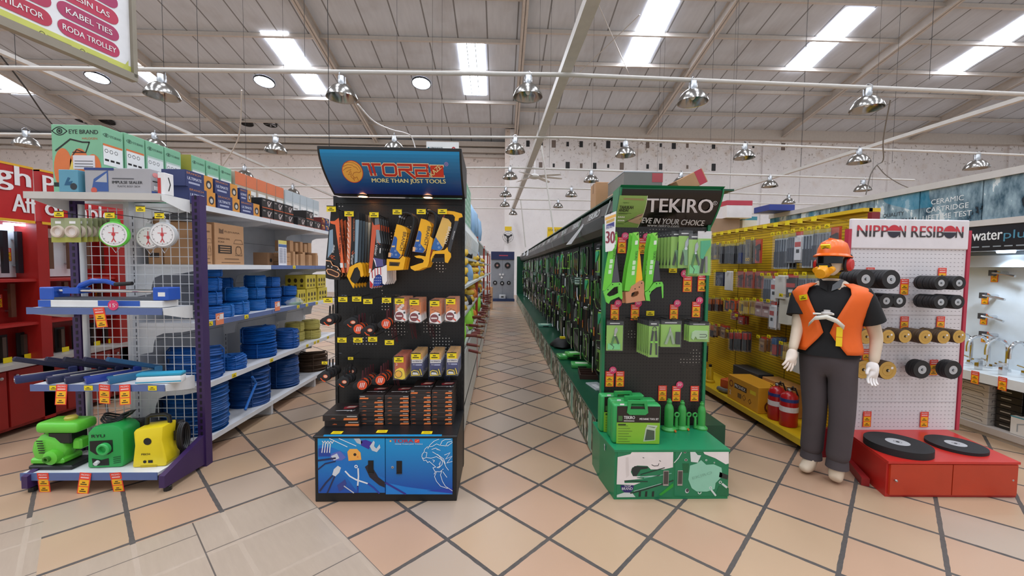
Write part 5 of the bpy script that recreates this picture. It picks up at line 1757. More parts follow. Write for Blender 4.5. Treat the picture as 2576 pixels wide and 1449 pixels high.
o.text('DISKON', q0[0], q0[1], q1[1] - q0[1], q1[0] - q0[0], .0028, 'white')
cd = tag(o.build('discount_card', None, p0), 'white discount card with a big red thirty hanging at the green stand corner', 'price sign')
bare_hook(at(1535, 537, Y=2.95).x, 2.945, at(1535, 537, Y=2.95).z, 3.14 - 2.945, 'thin black hook the white discount card hangs from', 'hooks on the green stand')
# ================================================================ green gondola along the aisle
m, nt, b = new_mat('plinth_print')
g = NT(nt)
x, y, z, vec = g.xyz()
sc = g.n('ShaderNodeMapping')
sc.inputs['Scale'].default_value = (1, 9, 5)
sc.inputs['Rotation'].default_value = (.35, 0, 0)
nt.links.new(vec, sc.inputs['Vector'])
vo = g.n('ShaderNodeTexVoronoi', feature='F1')
nt.links.new(sc.outputs[0], vo.inputs['Vector'])
vo.inputs['Scale'].default_value = 3.2
cr = g.n('ShaderNodeSeparateColor')
nt.links.new(vo.outputs['Color'], cr.inputs[0])
v1 = cr.outputs[0]
base = g.mix(g.math('GREATER_THAN', v1, .35), lin('#34503a'), lin('#8a8468'))
base = g.mix(g.math('GREATER_THAN', v1, .6), base, lin('#4a3f30'))
base = g.mix(g.math('GREATER_THAN', v1, .82), base, lin('#d8d6c8'))
base = g.mix(g.math('GREATER_THAN', g.math('SINE', g.math('MULTIPLY', y, 7.0)), .9), base, lin('#7fae98'))
nt.links.new(base, b.inputs['Base Color'])
PXF, PXB, PY0, PY1 = .80, 1.16, 3.27, 19.4
L = PY1 - PY0
W = thing('shelving_unit', 'long dark green wall unit of hand tools along the aisle, plinth in front', 'shelving unit', (PXB, PY0, 0))
WM = Matrix.Translation((-PXB, -PY0, 0))
dg = '#114a33/.28'
o = MB(dg)
o.M = WM
o.box(PXF + .012, PXB + .3, PY0, PY1, 0, .345).box(PXF, PXB + .3, PY0, PY1, .345, .365)
o.build('plinth', W)
n = 18
for i in range(n):
 y0 = PY0 + .02 + i * (L - .04) / n
 o = MB('plinth_print')
 o.M = WM
 o.box(PXF, PXF + .011, y0, y0 + (L - .04) / n - .02, .02, .335)
 o.build('plinth_panel', W)
o = MB('#1b1a1a/.5')
o.M = WM
o.box(PXB, PXB + .02, PY0, PY1, .365, 2.0)
for z in (.7, 1.04, 1.38, 1.72):
 o.box(PXB - .002, PXB, PY0, PY1, z, z + .004, '#080808/.5')
o.build('tool_board', W)
for i in range(n + 1):
 y0 = PY0 + i * (L - .03) / n
 o = MB('#145a3c/.4')
 o.M = WM
 o.box(PXB - .012, PXB, y0, y0 + .03, .365, 2.0)
 o.build('slotted_post', W)
o = MB('#2a2c2b/.35')
o.M = WM
prof = [(1.16, 2.26), (1.06, 2.25), (.97, 2.19), (.93, 2.08), (.955, 1.98), (1.02, 1.93), (1.16, 1.92)]
k = len(prof)
o.add([(x, PY0, z) for x, z in prof] + [(x, PY1, z) for x, z in prof], [tuple(range(k)), tuple(range(2 * k - 1, k - 1, -1))] + [(i, (i + 1) % k, k + (i + 1) % k, k + i) for i in range(k)][::1])
o.box(1.0, 1.45, PY0, PY1, 2.245, 2.26, '#1b4a36/.4')
CAN = o.build('sign_canopy', W)
for i in range(16):
 y0 = PY0 + .5 + i * .95
 q0 = Vector((.955, y0 + .6, 2.09))
 o = MB('#c9cac8/.45')
 d = Vector((.97 - .93, 0, 2.19 - 2.08)).normalized()
 m_ = Matrix(((0, d.x, -d.z), (-1, 0, 0), (0, d.z, d.x))).to_4x4()
 m_.translation = (.932 - .002, y0 + .62, 2.092)
 o.M = WM @ m_
 o.text('TEKIRO', 0, .008, .075, .5, .004, '#c9cac8/.45', bold=.03)
 o.build('lettering', CAN)
for i in range(12):
 y0 = PY0 + .28 + i * 1.25
 o = MB('#1d6a40/.4' if i % 3 else '#8f9a92/.4')
 o.M = WM
 pr = [(x - .012 if x < 1.1 else x, z + (.008 if z > 2.1 else -.008)) for x, z in prof]
 o.add([(x, y0, z) for x, z in pr] + [(x, y0 + .035, z) for x, z in pr], [(i_, i_ + 1, k + i_ + 1, k + i_) for i_ in range(k - 1)])
 o.build('strap', CAN)
# goods: carded and loose tools in four rows
def plain(nm, lab, cat, build):
 t = thing(nm, lab, cat)
 build(t)
 return t
def k_pouch(t):
 o = MB('#2c6b3e/.3'); o.M = frame((0, 0, 0), 'S')
 o.prism([(-.07, -.36), (.07, -.36), (.066, -.02), (-.066, -.02)], -.006, .012)
 o.quad(-.066, .066, -.05, -.0, .013, 'black')
 for i in range(5):
  o.quad(-.05 + i * .022, -.038 + i * .022, -.33, -.07, .0128, '#5ea068/.3')
 o.build('pouch', t)
 o = MB('blister'); o.M = frame((0, 0, 0), 'S')
 o.box(-.07, .07, -.36, .0, .013, .02)
 o.build('clear_shell', t)
def k_frame(t):
 o = MB('#7fb06c/.45'); o.M = frame((0, 0, 0), 'S')
 o.line([(-.08, -.02), (.06, -.0), (.08, -.05), (.075, -.34), (-.04, -.32), (-.085, -.26), (-.08, -.02)], .008, .012)
 o.build('tray_rim', t)
 o = MB('black'); o.M = frame((0, 0, 0), 'S')
 o.prism([(-.08, -.02), (.06, 0), (.08, -.05), (.075, -.34), (-.04, -.32), (-.085, -.26)], -.01, .008)
 o.build('tray', t)
 o = MB('chrome'); o.M = frame((0, 0, 0), 'S')
 for i in range(5):
  x = -.06 + i * .028
  o.line([(x, -.06 - i * .012), (x + .012, -.22 - i * .014)], .009, .014)
 o.build('wrenches', t)
def k_driver(t):
 MB('chrome').cyl((0, 0, -.01), (0, 0, -.2), .005, 8).build('shaft', t)
 MB('#1f2a22/.35').lathe([(.006, -.2), (.016, -.21), (.018, -.29), (.013, -.32), (0, -.325)], 10).build('handle', t, smooth=True)
 MB('lime').lathe([(.0185, -.235), (.0185, -.25)], 10).build('handle_band', t)
def k_bar(t):
 MB('chrome').tube([(0, 0, 0), (0, 0, -.30), (.03, 0, -.36)], .011, 8).build('bar', t, smooth=True)
 MB('black').cyl((0, 0, -.06), (0, 0, -.18), .014, 8).build('grip', t, smooth=True)
def k_plier(t):
 o = MB('dark_steel'); o.M = frame((0, 0, 0), 'S')
 o.prism([(-.016, 0), (.016, 0), (.02, -.06), (0, -.085), (-.02, -.06)], -.008, .008)
 o.build('jaws', t)
 o = MB('#2f6a2c/.4')
 o.tube([(-.01, -.004, -.08), (-.03, -.004, -.14), (-.022, -.004, -.24)], [.008, .011, .009], 8).tube([(.01, -.004, -.08), (.03, -.004, -.14), (.022, -.004, -.24)], [.008, .011, .009], 8)
 o.build('grips', t, smooth=True)
def k_hammer(t):
 MB('steel').cyl((-.06, 0, -.03), (.05, 0, -.03), .02, 10).build('head', t)
 MB('#3c2c20/.5').cyl((0, 0, -.03), (0, 0, -.30), .012, 8).build('shaft', t)
def k_socket(t):
 o = MB('#9fb4a8/.2/.9')
 for i in range(3):
  o.cyl((-.05 + .05 * i, -.10, -.03 - .03 * i), (-.05 + .05 * i, .0, -.03 - .03 * i), .024, 12)
 o.build('tube_sockets', t, smooth=True)
def k_blackcard(t):
 o = MB('black'); o.M = frame((0, 0, 0), 'S')
 o.box(-.05, .05, -.26, 0, -.002, 0)
 o.quad(-.04, .04, -.05, -.02, .001, '#b9c2b4/.4')
 o.quad(-.045, .045, -.25, -.22, .001, 'lime')
 o.build('backing_card', t)
 o = MB('chrome'); o.M = frame((0, 0, 0), 'S')
 o.prism([(-.012, -.07), (.012, -.07), (.016, -.2), (-.016, -.2)], .001, .012)
 o.build('tool', t)
KG = [('tool_pouch', 'green zipped tool pouch', 'tool pack', k_pouch), ('wrench_tray', 'green-rimmed black wrench tray', 'tool set', k_frame), ('screwdriver', 'black-handled screwdriver', 'screwdriver', k_driver),
  ('breaker_bar', 'chrome breaker bar', 'wrench', k_bar), ('pliers', 'green-gripped pliers', 'pliers', k_plier), ('claw_hammer', 'steel-headed hammer', 'hammer', k_hammer),
  ('tube_socket_set', 'cluster of pale tube sockets', 'socket set', k_socket), ('socket_card', 'black card with a chrome socket', 'tool pack', k_blackcard)]
KP = {}
for nm, lb, ct, fn in KG:
 KP[nm] = (Proto(plain(nm, lb, ct, fn)), lb)
KP['cutter_card'] = (Proto(tool_pack(.10, .28, 'cutter', nm='cutter_card', film=False)), 'green card with teal cutter')
KP['pincer_card'] = (Proto(tool_pack(.09, .27, 'pincer', nm='pincer_card', film=False)), 'green card with black pincers')
seq = [['tool_pouch', 'tool_pouch', 'tool_pouch', 'wrench_tray', 'pliers', 'socket_card', 'wrench_tray', 'screwdriver', 'cutter_card', 'pincer_card', 'socket_card', 'pliers', 'cutter_card'],
  ['wrench_tray', 'socket_card', 'wrench_tray', 'pincer_card', 'breaker_bar', 'tool_pouch', 'socket_card', 'pliers', 'cutter_card', 'tube_socket_set'],
  ['cutter_card', 'pincer_card', 'wrench_tray', 'breaker_bar', 'screwdriver', 'socket_card', 'wrench_tray', 'claw_hammer', 'pliers'],
  ['breaker_bar', 'screwdriver', 'socket_card', 'wrench_tray', 'screwdriver', 'pincer_card', 'breaker_bar', 'pliers']]
RN = ['top', 'second', 'third', 'bottom']
for r in range(4):
 y = 3.62 + .07 * r
 i = 0
 cnt = {}
 while y < 18.9 and i < 66:
  nm = seq[r][(i * 5 + i // 3 + r) % len(seq[r])]
  P, lb = KP[nm]
  z = (1.86, 1.51, 1.16, .80)[r] + .02 * math.sin(i * 2.7)
  off = .05 + .10 * ((i * 7 + r * 3) % 5) / 5
  P.put((PXB - off, y, z), (0, 0, -PI / 2 + .25 * math.sin(i * 1.9 + r)), '%s, %s item along the %s row of the green wall' % (lb, ORD[i] if i < len(ORD) else 'far', RN[r]), 'tools hung on the green wall')
  y += .15 + .05 * ((i * 3 + r) % 4) / 2 + max(0, y - 7) * .018
  i += 1
# price tags between the rows
for r in range(3):
 for i in range(16):
  y = 3.7 + i * .34 + r * .1
  PROMO[0].put((PXB - .006, y, (1.56, 1.22, .86)[r] + .03), (0, 0, -PI / 2), 'small red promotion tag, %s below the %s row of the green wall' % (ORD[i], RN[r]), 'promotion tags on the green wall', (.7, .7, .7))
# on the plinth
def case_flat(x, y, w, d, h, rz, c, lb, nm='tool_case', z=.365):
 t = thing(nm, lb, 'tool case', (x, y, z), rz)
 MB(c).box(-w / 2, w / 2, -d / 2, d / 2, 0, h).build('case_shell', t, bevel=min(.012, h * .3), seg=2, smooth=True)
 MB('#20241f/.4').box(-w * .2, w * .2, -d / 2 - .012, -d / 2, h * .3, h * .6).build('handle', t)
 MB('#cfe0c4/.4').box(-w * .3, w * .3, -d * .2, d * .2, h, h + .001).build('label', t)
 return t
case_flat(.975, 5.55, .34, .22, .05, .1, '#3f9a48/.3', 'flat green case on the plinth, nearer the aisle edge')
case_flat(1.035, 5.05, .26, .20, .05, -.1, '#3f9a48/.3', 'flat green case on the plinth behind the brown tray')
case_flat(1.02, 5.48, .22, .18, .045, .15, '#57b04c/.3', 'small lime case stacked on the flat green case', z=.416)
case_flat(.97, 8.6, .30, .26, .05, .0, '#6aa08c/.3', 'pale teal case farther along the plinth')
t = thing('open_tray', 'brown compartment tray on the plinth', 'tray', (1.02, 4.62, .365), -.12)
o = MB('#3a2219/.5')
o.box(-.10, .10, -.16, .16, 0, .008)
for q in ((-.10, -.09, -.16, .16), (.09, .10, -.16, .16), (-.09, .09, -.16, -.15), (-.09, .09, .15, .16), (-.09, .09, -.055, -.047), (-.09, .09, .047, .055)):
 o.box(*q, .008, .05)
o.build('tray_body', t)
t = thing('plastic_bag_pack', 'clear bag of parts lying flat on the plinth by the brown tray', 'bag', (1.02, 4.18, .365), .2)
MB('film').box(-.07, .07, -.13, .13, .001, .018).build('bag', t, bevel=.006)
MB('#d8d8d8/.5').box(-.03, .02, -.08, .06, .004, .012).build('contents', t)
t = thing('tool_bag', 'crumpled black tool bag on the plinth', 'bag', (1.0, 6.35, .365), 0)
o = MB('#10110f/.7')
o.lathe([(.16, 0), (.2, .03), (.18, .08), (.12, .13), (.0, .14)], 18, wob=lambda i, q: .18 * math.sin(3 * q + i) + .1 * math.sin(7 * q))
o.build('bag', t, smooth=True, ang=60)
MB('yellow_tag').box(-.05, .03, -.05, .01, .135, .165).build('label', t)
# far end cap of the green wall and white flags hung from its canopy
o = MB(dg).box(.80, 1.46, PY1 + .03, PY1 + .06, .0, 2.15)
tag(o.build('end_board'), 'dark end board closing the far end of the green wall', 'board')
for i, (u0, v0, u1, v1, Y) in enumerate(((1467, 563, 1424, 616, 4.6), (1328, 625, 1324, 644, 11.0), (1319, 629, 1316, 644, 13.5))):
 a_ = at(u0, v0, Y=Y)
 s_ = 1 if i == 0 else .35
 o = MB('#e9e8ea/.5')
 pts = [at(u, v, Y=Y) - a_ for u, v in ((u0, v0), (u0 + 4 * s_, v0 + 1), (u1 + 13 * s_, v1 - 2), (u1, v1))]
 th = Vector((0, .003, 0))
 o.add([p_ for p_ in pts] + [p_ + th for p_ in pts], [(0, 1, 2, 3), (7, 6, 5, 4), (0, 4, 5, 1), (1, 5, 6, 2), (2, 6, 7, 3), (3, 7, 4, 0)])
 tag(o.build('hanging_flag', None, a_), 'white paper price flag hung from the green canopy, %s from the black head' % ORD[i], 'price flag', 'paper flags on the green canopy')
# cartons on the canopy
def carton(nm, lb, x0, x1, y0, y1, z0, h, c='carton', rz=0, tape=True, rot=None, cat='box', grp=None, seam='carton_dark'):
 t = thing(nm, lb, cat, ((x0 + x1) / 2, (y0 + y1) / 2, z0), rz, grp, rot)
 w, d = (x1 - x0) / 2, (y1 - y0) / 2
 MB(c).box(-w, w, -d, d, 0, h).build('carton', t, bevel=.004)
 if tape:
  MB(seam).box(-w - .0005, w + .0005, -.025, .025, h * .6, h + .001).build('packing_tape', t)
 return t
carton('shipping_carton', 'brown upright carton on the green canopy, open top, nearest the aisle', 1.01, 1.19, 4.35, 4.60, 2.262, .26)
t = carton('wrapped_carton', 'grey plastic-wrapped carton on the green canopy', 1.10, 1.45, 3.66, 4.2, 2.262, .21, '#77746f/.35', tape=False)
MB('#b8bcc4/.2').box(-.178, .178, -.272, .272, .205, .214).build('film_top', t)
MB('#c9a88f/.6').box(-.178, .178, -.273, .273, .06, .075).build('strap', t)
MB('#b04a50/.5').box(.08, .177, -.2715, .2715, .12, .2).build('printed_label', t)
t = carton('tilted_carton', 'brown carton with red stripe tilted on top behind the black head', 1.60, 1.86, 3.62, 3.92, 2.33, .13, rot=(0, R(-27), 0))
MB('#b8384a/.5').box(.05, .12, -.151, .151, -.0005, .131).build('printed_stripe', t)
o = MB(dg).box(1.46, 1.9, 3.3, PY1, 2.245, 2.26).box(1.2, 1.9, 3.3, PY1, 0.0, .3)
o.M = Matrix()
tag(o.build('top_board'), 'green top board of the rear tool unit carrying cartons', 'board')
# ================================================================ purple end unit and the rope shelves behind it
LXL, LXR, LY0, LY1 = -3.29, -2.345, 2.87, 3.25
U = thing('shelving_unit', 'purple-posted end shelf unit with wire mesh back and four shelves', 'shelving unit', ((LXL + LXR) / 2, 3.1, 0))
UM = Matrix.Translation((-(LXL + LXR) / 2, -3.1, 0))
for x in (LXL + .02, LXR - .0):
 o = MB('purple'); o.M = UM
 o.box(x - .03, x + .03, LY1 - .02, LY1 + .05, .0, 2.13)
 for i in range(38):
  z = .25 + i * .05
  o.box(x - .031, x - .029, LY1 + .0, LY1 + .014, z, z + .03, '#120a1c/.6')
  o.box(x - .008, x + .008, LY1 - .0215, LY1 - .0195, z, z + .03, '#120a1c/.6')
 P_ = o.build('post', U)
 o = MB('purple'); o.M = UM
 o.add([(x - .02, LY1, .02), (x - .02, LY0 - .03, .04), (x - .02, LY0 - .03, .125), (x - .02, LY1, .26), (x + .02, LY1, .02), (x + .02, LY0 - .03, .04), (x + .02, LY0 - .03, .125), (x + .02, LY1, .26)],
   [(0, 1, 2, 3), (7, 6, 5, 4), (0, 4, 5, 1), (1, 5, 6, 2), (2, 6, 7, 3), (3, 7, 4, 0)])
 o.lathe([(.025, 0), (.025, .03), (.01, .04)], 10, (x, LY0 + .02, 0), 'black')
 o.build('foot', U)
o = MB('#d4d6da/.4/.3'); o.M = UM
for i in range(14):
 x = LXL + .06 + i * .0665
 if x < LXR - .04:
  o.box(x - .0022, x + .0022, LY1 + .008, LY1 + .0115, .16, 2.03)
for i in range(27):
 z = .18 + i * .0705
 o.box(LXL + .05, LXR - .03, LY1 + .005, LY1 + .008, z - .0022, z + .0022)
o.build('wire_mesh', U)
o = MB('#c9ccd0/.35/.4'); o.M = UM
o.cyl((LXL + .075, LY1 - .005, .2), (LXL + .075, LY1 - .005, 2.05), .02, 12)
o.build('upright_tube', U, smooth=True)
for i, (z, y0, c) in enumerate(((.135, LY0, 'rail_blue'), (.735, LY0 + .085, 'rail_blue'), (1.285, LY0 + .085, 'rail_blue'), (2.095, LY0 + .1, 'cream'))):
 o = MB('#dfe0e2/.4'); o.M = UM
 o.box(LXL - .03, LXR - .05, y0, LY1 - .02, z - .02, z)
 S_ = o.build('shelf', U)
 o = MB(c); o.M = UM
 o.box(LXL - .035, LXR - .05, y0 - .006, y0, z - .045 if i else z - .05, z + .003)
 o.build('front_rail', S_)
 if i:
  for x in (LXL + .0, LXR - .045):
   o = MB('#e6e6e4/.4'); o.M = UM
   o.add([(x, y0, z - .045), (x, y0, z), (x, LY1 - .02, z), (x, LY1 - .02, z - .10), (x, LY1 - .1, z - .09), (x + .003, y0, z - .045), (x + .003, y0, z), (x + .003, LY1 - .02, z), (x + .003, LY1 - .02, z - .10), (x + .003, LY1 - .1, z - .09)],
     [(0, 1, 2, 3, 4), (9, 8, 7, 6, 5), (0, 5, 6, 1), (1, 6, 7, 2), (2, 7, 8, 3), (3, 8, 9, 4), (4, 9, 5, 0)])
   o.build('bracket', S_)
ZS = (.135, .735, 1.285, 2.095)
for i, (u, v) in enumerate(((135, 967), (222, 967), (383, 966))):
 p = at(u, v, Y=LY0 + .077)
 o = MB('yellow_tag'); o.M = frame((0, 0, 0), 'S')
 o.box(-.03, .03, -.017, .017, 0, .0015)
 tag_lines(o, -.03, -.017, .06, .034, .002)
 tag(o.build('price_label', None, (p.x, LY0 + .078, ZS[1] - .02)), 'yellow price label on the blue rail under the heat sealers, %s from the mesh corner' % ORD[i], 'price label')
for i, (u, v, k_) in enumerate(((247, 752, 0), (155, 947, 0), (262, 947, 0), (313, 944, 0), (107, 1184, 0), (216, 1194, 0), (290, 1189, 0))):
 sh = 2 if i == 0 else 1 if i < 4 else 0
 yy = LY0 - .008 if sh == 0 else LY0 + .076
 p = at(u, v, Y=yy)
 PROMO[k_].put((p.x, yy, ZS[sh] + .006), (R(-6 if i % 2 else 4), R((i % 3 - 1) * 5), 0), 'red promotion tag on the %s rail, %s' % (('base shelf', 'heat sealer shelf', 'tile cutter shelf')[sh], ('alone', 'under the first sealers', 'under the middle sealers', 'under the teal sealer', 'under the engine', 'under the green washer', 'under the yellow washer')[i]), 'promotion tags on the purple unit', (.92, .92, .92))
p = at(283, 768, Y=LY0 + .07)
o = MB('pink'); o.M = frame((0, 0, 0), 'S')
o.prism([(.036 * math.cos(a * PI / 10), .036 * math.sin(a * PI / 10)) for a in range(20)], 0, .002)
o.text('15', -.004, -.014, .026, .036, .003, 'white', 'c')
o.text('%', .022, 0, .010, None, .003, 'white', 'c')
tag(o.build('discount_badge', None, (p.x, LY0 + .076, p.z)), 'round pink fifteen percent badge on the tile cutter rail', 'badge')
def printed_box(nm, lb, cat, loc, w, d, h, c, face=None, side=None, grp=None, rz=0, bev=.003):
 """carton with a printed front (-y) and side (+x); origin at the centre of its foot"""
 t = thing(nm, lb, cat, loc, rz, grp)
 MB(c).box(-w / 2, w / 2, -d / 2, d / 2, 0, h).build('carton', t, bevel=bev)
 o = MB()
 if face:
  o.M = frame((-w / 2, -d / 2 - .0008, 0), 'S')
  face(o, w, h)
 if side:
  o.M = frame((w / 2 + .0008, -d / 2, 0), 'E')
  side(o, d, h)
 if o.v:
  o.build('print', t)
 return t
def eye(o, x, y, r, c='ink'):
 n = 14
 up = [(x - r + 2 * r * i / n, y + r * .55 * math.sin(PI * i / n)) for i in range(n + 1)]
 lo = [(x - r + 2 * r * i / n, y - r * .55 * math.sin(PI * i / n)) for i in range(n + 1)]
 o.line(up, r * .12, 0, c)
 o.line(lo, r * .12, 0, c)
 o.ring(x, y, r * .4, r * .14, 0, 16, c)
 o.disc(x, y, r * .18, 0, 12, c)
def pan_face(o, w, h):
 for a, b_ in ((.5, 2.2), (1.25, 1.6), (2.0, 1.2)):
  pass
 for cx, cy, rx, ry in ((.22, .36, .19, .30), (.55, .40, .20, .26), (.82, .38, .16, .20)):
  o.disc(w * cx, h * cy, w * rx, .0002, 20, '#d9743c/.5', h * ry)
 o.poly([(w * .2, 0), (w * .55, 0), (w * .4, h * .5)], .0004, '#e8c85c/.5')
 eye(o, w * .17, h * .905, w * .15)
 o.text('EYE BRAND', w * .36, h * .87, h * .06, w * .58, .0004, '#2c3430/.5', bold=.02)
 o.text('HALOGEN', w * .62, h * .79, h * .03, w * .3, .0004, '#c85a30/.5')
 o.line([(w * .08, h * .62), (w * .38, h * .79), (w * .62, h * .75), (w * .76, h * .75)], w * .03, .0006, '#1a1512/.5')
 o.line([(w * .76, h * .75), (w * .68, h * .6), (w * .42, h * .6)], w * .02, .0006, '#1a1512/.5')
 o.quad(w * .42, w * .86, h * .36, h * .56, .0008, '#dcd8dc/.4')
 o.line([(w * .42, h * .56), (w * .5, h * .64), (w * .66, h * .6)], w * .02, .001, 'black')
 for i in range(3):
  o.quad(w * .45, w * .82, h * (.39 + i * .04), h * (.4 + i * .04), .001, '#3a3636/.5')
 o.quad(w * .02, w * .14, h * .1, h * .16, .0008, 'black')
def pan_side(hi):
 def f(o, d, h):
  eye(o, d * .22, h * .88, d * .14, '#2c4a3c/.5')
  o.text('EYE BRAND', d * .4, h * .86, h * .035, d * .5, .0004, '#2c4a3c/.5')
  o.quad(d * .06, d * .94, h * .44, h * .72, .0004, '#e6e8e6/.4')
  o.quad(d * .06, d * .94, h * .72, h * .75, .0006, hi)
  for i in range(3):
   o.ring(d * (.2 + i * .22), h * .65, d * .08, d * .02, .0006, 12, 'ink')
   o.quad(d * (.12 + i * .25), d * (.3 + i * .25), h * .5, h * .53, .0006, 'ink')
  o.quad(d * .1, d * .2, h * .2, h * .28, .0006, '#2c4a3c/.5')
  o.quad(d * .6, d * .72, h * .2, h * .28, .0006, '#2c4a3c/.5')
 return f
GB = '#7fb894/.55'
bx = -3.02
printed_box('pan_carton', 'largest green carton with an orange flower print, facing the shop front', 'box', (bx, 3.12, 2.098), .345, .17, .485, GB, pan_face, pan_side('#d9743c/.5'))
for i in range(3):
 printed_box('pan_carton', 'tall green carton behind the flower-print one, %s in line' % ORD[i], 'box', (bx, 3.305 + i * .185, 2.118), .345, .175, .475, GB, None, pan_side('#d9743c/.5' if i < 1 else '#b8ccc0/.5'), 'green pan cartons on the top shelf')
def sealer_face(o, w, h):
 o.poly([(w * .1, h * .06), (w * .36, h * .06), (w * .36, h * .22), (w * .36, h * .9), (w * .3, h * .82), (w * .14, h * .55)], .0004, '#3a5a9a/.4')
 o.poly([(w * .16, h * .44), (w * .34, h * .42), (w * .34, h * .8)], .0006, '#b4b6ba/.5')
 o.disc(w * .14, h * .1, h * .12, .0008, 14, '#d05a4a/.5')
 o.text('IMPULSE SEALER', w * .42, h * .38, h * .11, w * .46, .0006, '#2c2c30/.5', bold=.03)
 o.text('PLASTIC BODY 20CM', w * .5, h * .24, h * .07, w * .34, .0006, '#3c3c40/.5')
 o.quad(w * .42, w * .75, h * .56, h * .6, .0006, '#55555a/.5')
 o.quad(0, w * .45, h * .9, h, .0006, '#2c3e7c/.5')
def sealer_side(o, d, h):
 o.disc(d * .5, h * .78, d * .3, .0004, 14, '#d88a8a/.5', h * .1)
 o.quad(d * .1, d * .9, 0, h * .12, .0004, '#3a5a9a/.4')
 o.quad(d * .3, d * .8, h * .18, h * .34, .0006, 'white')
 o.quad(d * .2, d * .8, h * .5, h * .54, .0006, 'ink')
printed_box('sealer_carton', 'long grey printed carton lying along the top shelf of the mesh unit', 'box', (-2.70, 3.03, 2.098), .45, .09, .175, '#a9a7ab/.5', sealer_face, sealer_side)
printed_box('excavator_carton', 'small pale blue carton between the green carton and the grey one', 'box', (-3.02, 2.995, 2.098), .13, .055, .155, '#5e9ab2/.5',
   lambda o, w, h: (o.poly([(w * .3, h * .3), (w * .6, h * .3), (w * .75, h * .5), (w * .5, h * .45), (w * .62, h * .62), (w * .5, h * .66), (w * .38, h * .46)], .0004, '#1d5a80/.5'), o.disc(w * .78, h * .25, w * .18, .0006, 12, '#2a2e34/.4')))
printed_box('sealer_carton', 'narrow red and white carton at the corner over the mesh', 'box', (-2.42, 3.05, 2.098), .05, .08, .155, 'white', lambda o, w, h: o.quad(0, w * .45, 0, h * .75, .0004, '#c83a34/.5'),
   lambda o, d, h: o.line([(d * .4, h * .2), (d * .6, h * .5), (d * .4, h * .8)], d * .1, .0004, 'black'))
# hanging dial scales and twine cards on hooks under the top shelf
def scale(c, nd):
 t = thing('hanging_scale', 'scale', 'scale')
 o = MB(c)
 o.M = frame((0, 0, 0), 'S')
 o.lathe([(.0, -.035), (.075, -.03), (.09, -.015), (.094, .012), (.086, .018)], 30)
 o.build('case', t, smooth=True)
 o = MB(c)
 o.M = frame((0, 0, 0), 'S')
 o.prism([(-.028, .08), (.028, .08), (.02, .115), (-.02, .115)], -.02, .01)
 o.tube([(0, .112, 0), (.012, .13, 0), (0, .146, 0), (-.012, .13, 0)], .004, 6)
 o.build('hanger', t)
 o = MB('#e9e6e6/.3')
 o.M = frame((0, 0, 0), 'S')
 o.disc(0, 0, .084, .0185, 32)
 o.ring(0, 0, .072, .003, .019, 30, '#a8a4a4/.5')
 for i in range(12):
  a = i * PI / 6
  o.line([(.062 * math.cos(a), .062 * math.sin(a)), (.072 * math.cos(a), .072 * math.sin(a))], .003, .0192, '#55504e/.5')
 o.build('dial', t)
 o = MB('#c83c40/.4')
 o.M = frame((0, 0, 0), 'S')
 o.line([(0, .05), (0, -.03), (-.012, -.055)], .006, .021)
 o.line([(0, -.03), (.012, -.055)], .006, .021)
 o.disc(0, 0, .012, .0212, 12)
 o.line([(-.03, .012), (.03, .012)], .004, .0205)
 o.build('pointer', t)
 o = MB('steel')
 o.tube([(-.03, 0, -.085), (0, 0, -.135), (.03, 0, -.085)], .003, 6)
 o.build('weighing_hook', t)
 return t
for i, (u, v, c, Y, lb, s_) in enumerate(((290, 590, '#5cc83a/.35', 2.955, 'green-cased hanging dial scale with red pointer', .95), (377, 598, '#b0b2b4/.35', 3.08, 'grey hanging dial scale half behind the other grey one', .9), (413, 591, '#b0b2b4/.35', 2.955, 'front grey hanging dial scale with red pointer', .95))):
 t = scale(c, 0)
 p = at(u, v, Y=Y)
 t.location, t.rotation_euler, t.scale = p, (0, 0, R(12 - i * 4)), (s_,) * 3
 tag(t, lb, 'scale')
 if i != 1:
  HOOK_L.put((p.x, Y - .03, p.z + .145 * s_ + .004), None, 'wire hook with yellow price plate over the %s dial scale' % ('green' if i == 0 else 'grey'), 'hooks on the mesh', (1, 1.2, 1))
for i, (u, v) in enumerate(((150, 535), (355, 522))):
 p = at(u, v, Y=2.96)
 HOOK_L.put(p, None, 'wire hook with yellow price plate ' + ('between the dial scales' if i else 'holding the carded coils'), 'hooks on the mesh', (1, 1.1, 1))
def twine():
 t = thing('twine_card', 'twine', 'twine')
 o = MB('#9aa078/.5'); o.M = frame((0, 0, 0), 'S')
 o.box(-.05, .05, -.16, .01, -.002, 0)
 o.quad(-.02, .02, -.03, -.012, .001, 'white')
 o.quad(-.05, .05, -.16, -.125, .001, '#a8a84c/.5')
 o.build('card', t)
 o = MB('#cdbcae/.5'); o.M = frame((0, 0, 0), 'S')
 o.lathe([(.022, 0), (.03, .016), (.040, .016), (.044, 0)], 20, (0, -.085, 0))
 o.disc(0, -.085, .024, .004, 16, '#e6dcd8/.4')
 o.build('coil', t, smooth=True)
 return t
P = Proto(twine())
for j in range(9):
 u = (146, 182, 200, 214, 226, 238, 250, 262, 272)[j]
 Y = 2.965 + .03 * max(0, j - 1)
 p = at(u, 552, Y=Y)
 P.put(p, (0, 0, .08 * math.sin(j * 2)), 'carded coil of pale tape hanging under the top shelf, %s from the outer end' % ORD[j], 'carded coils on the mesh unit')
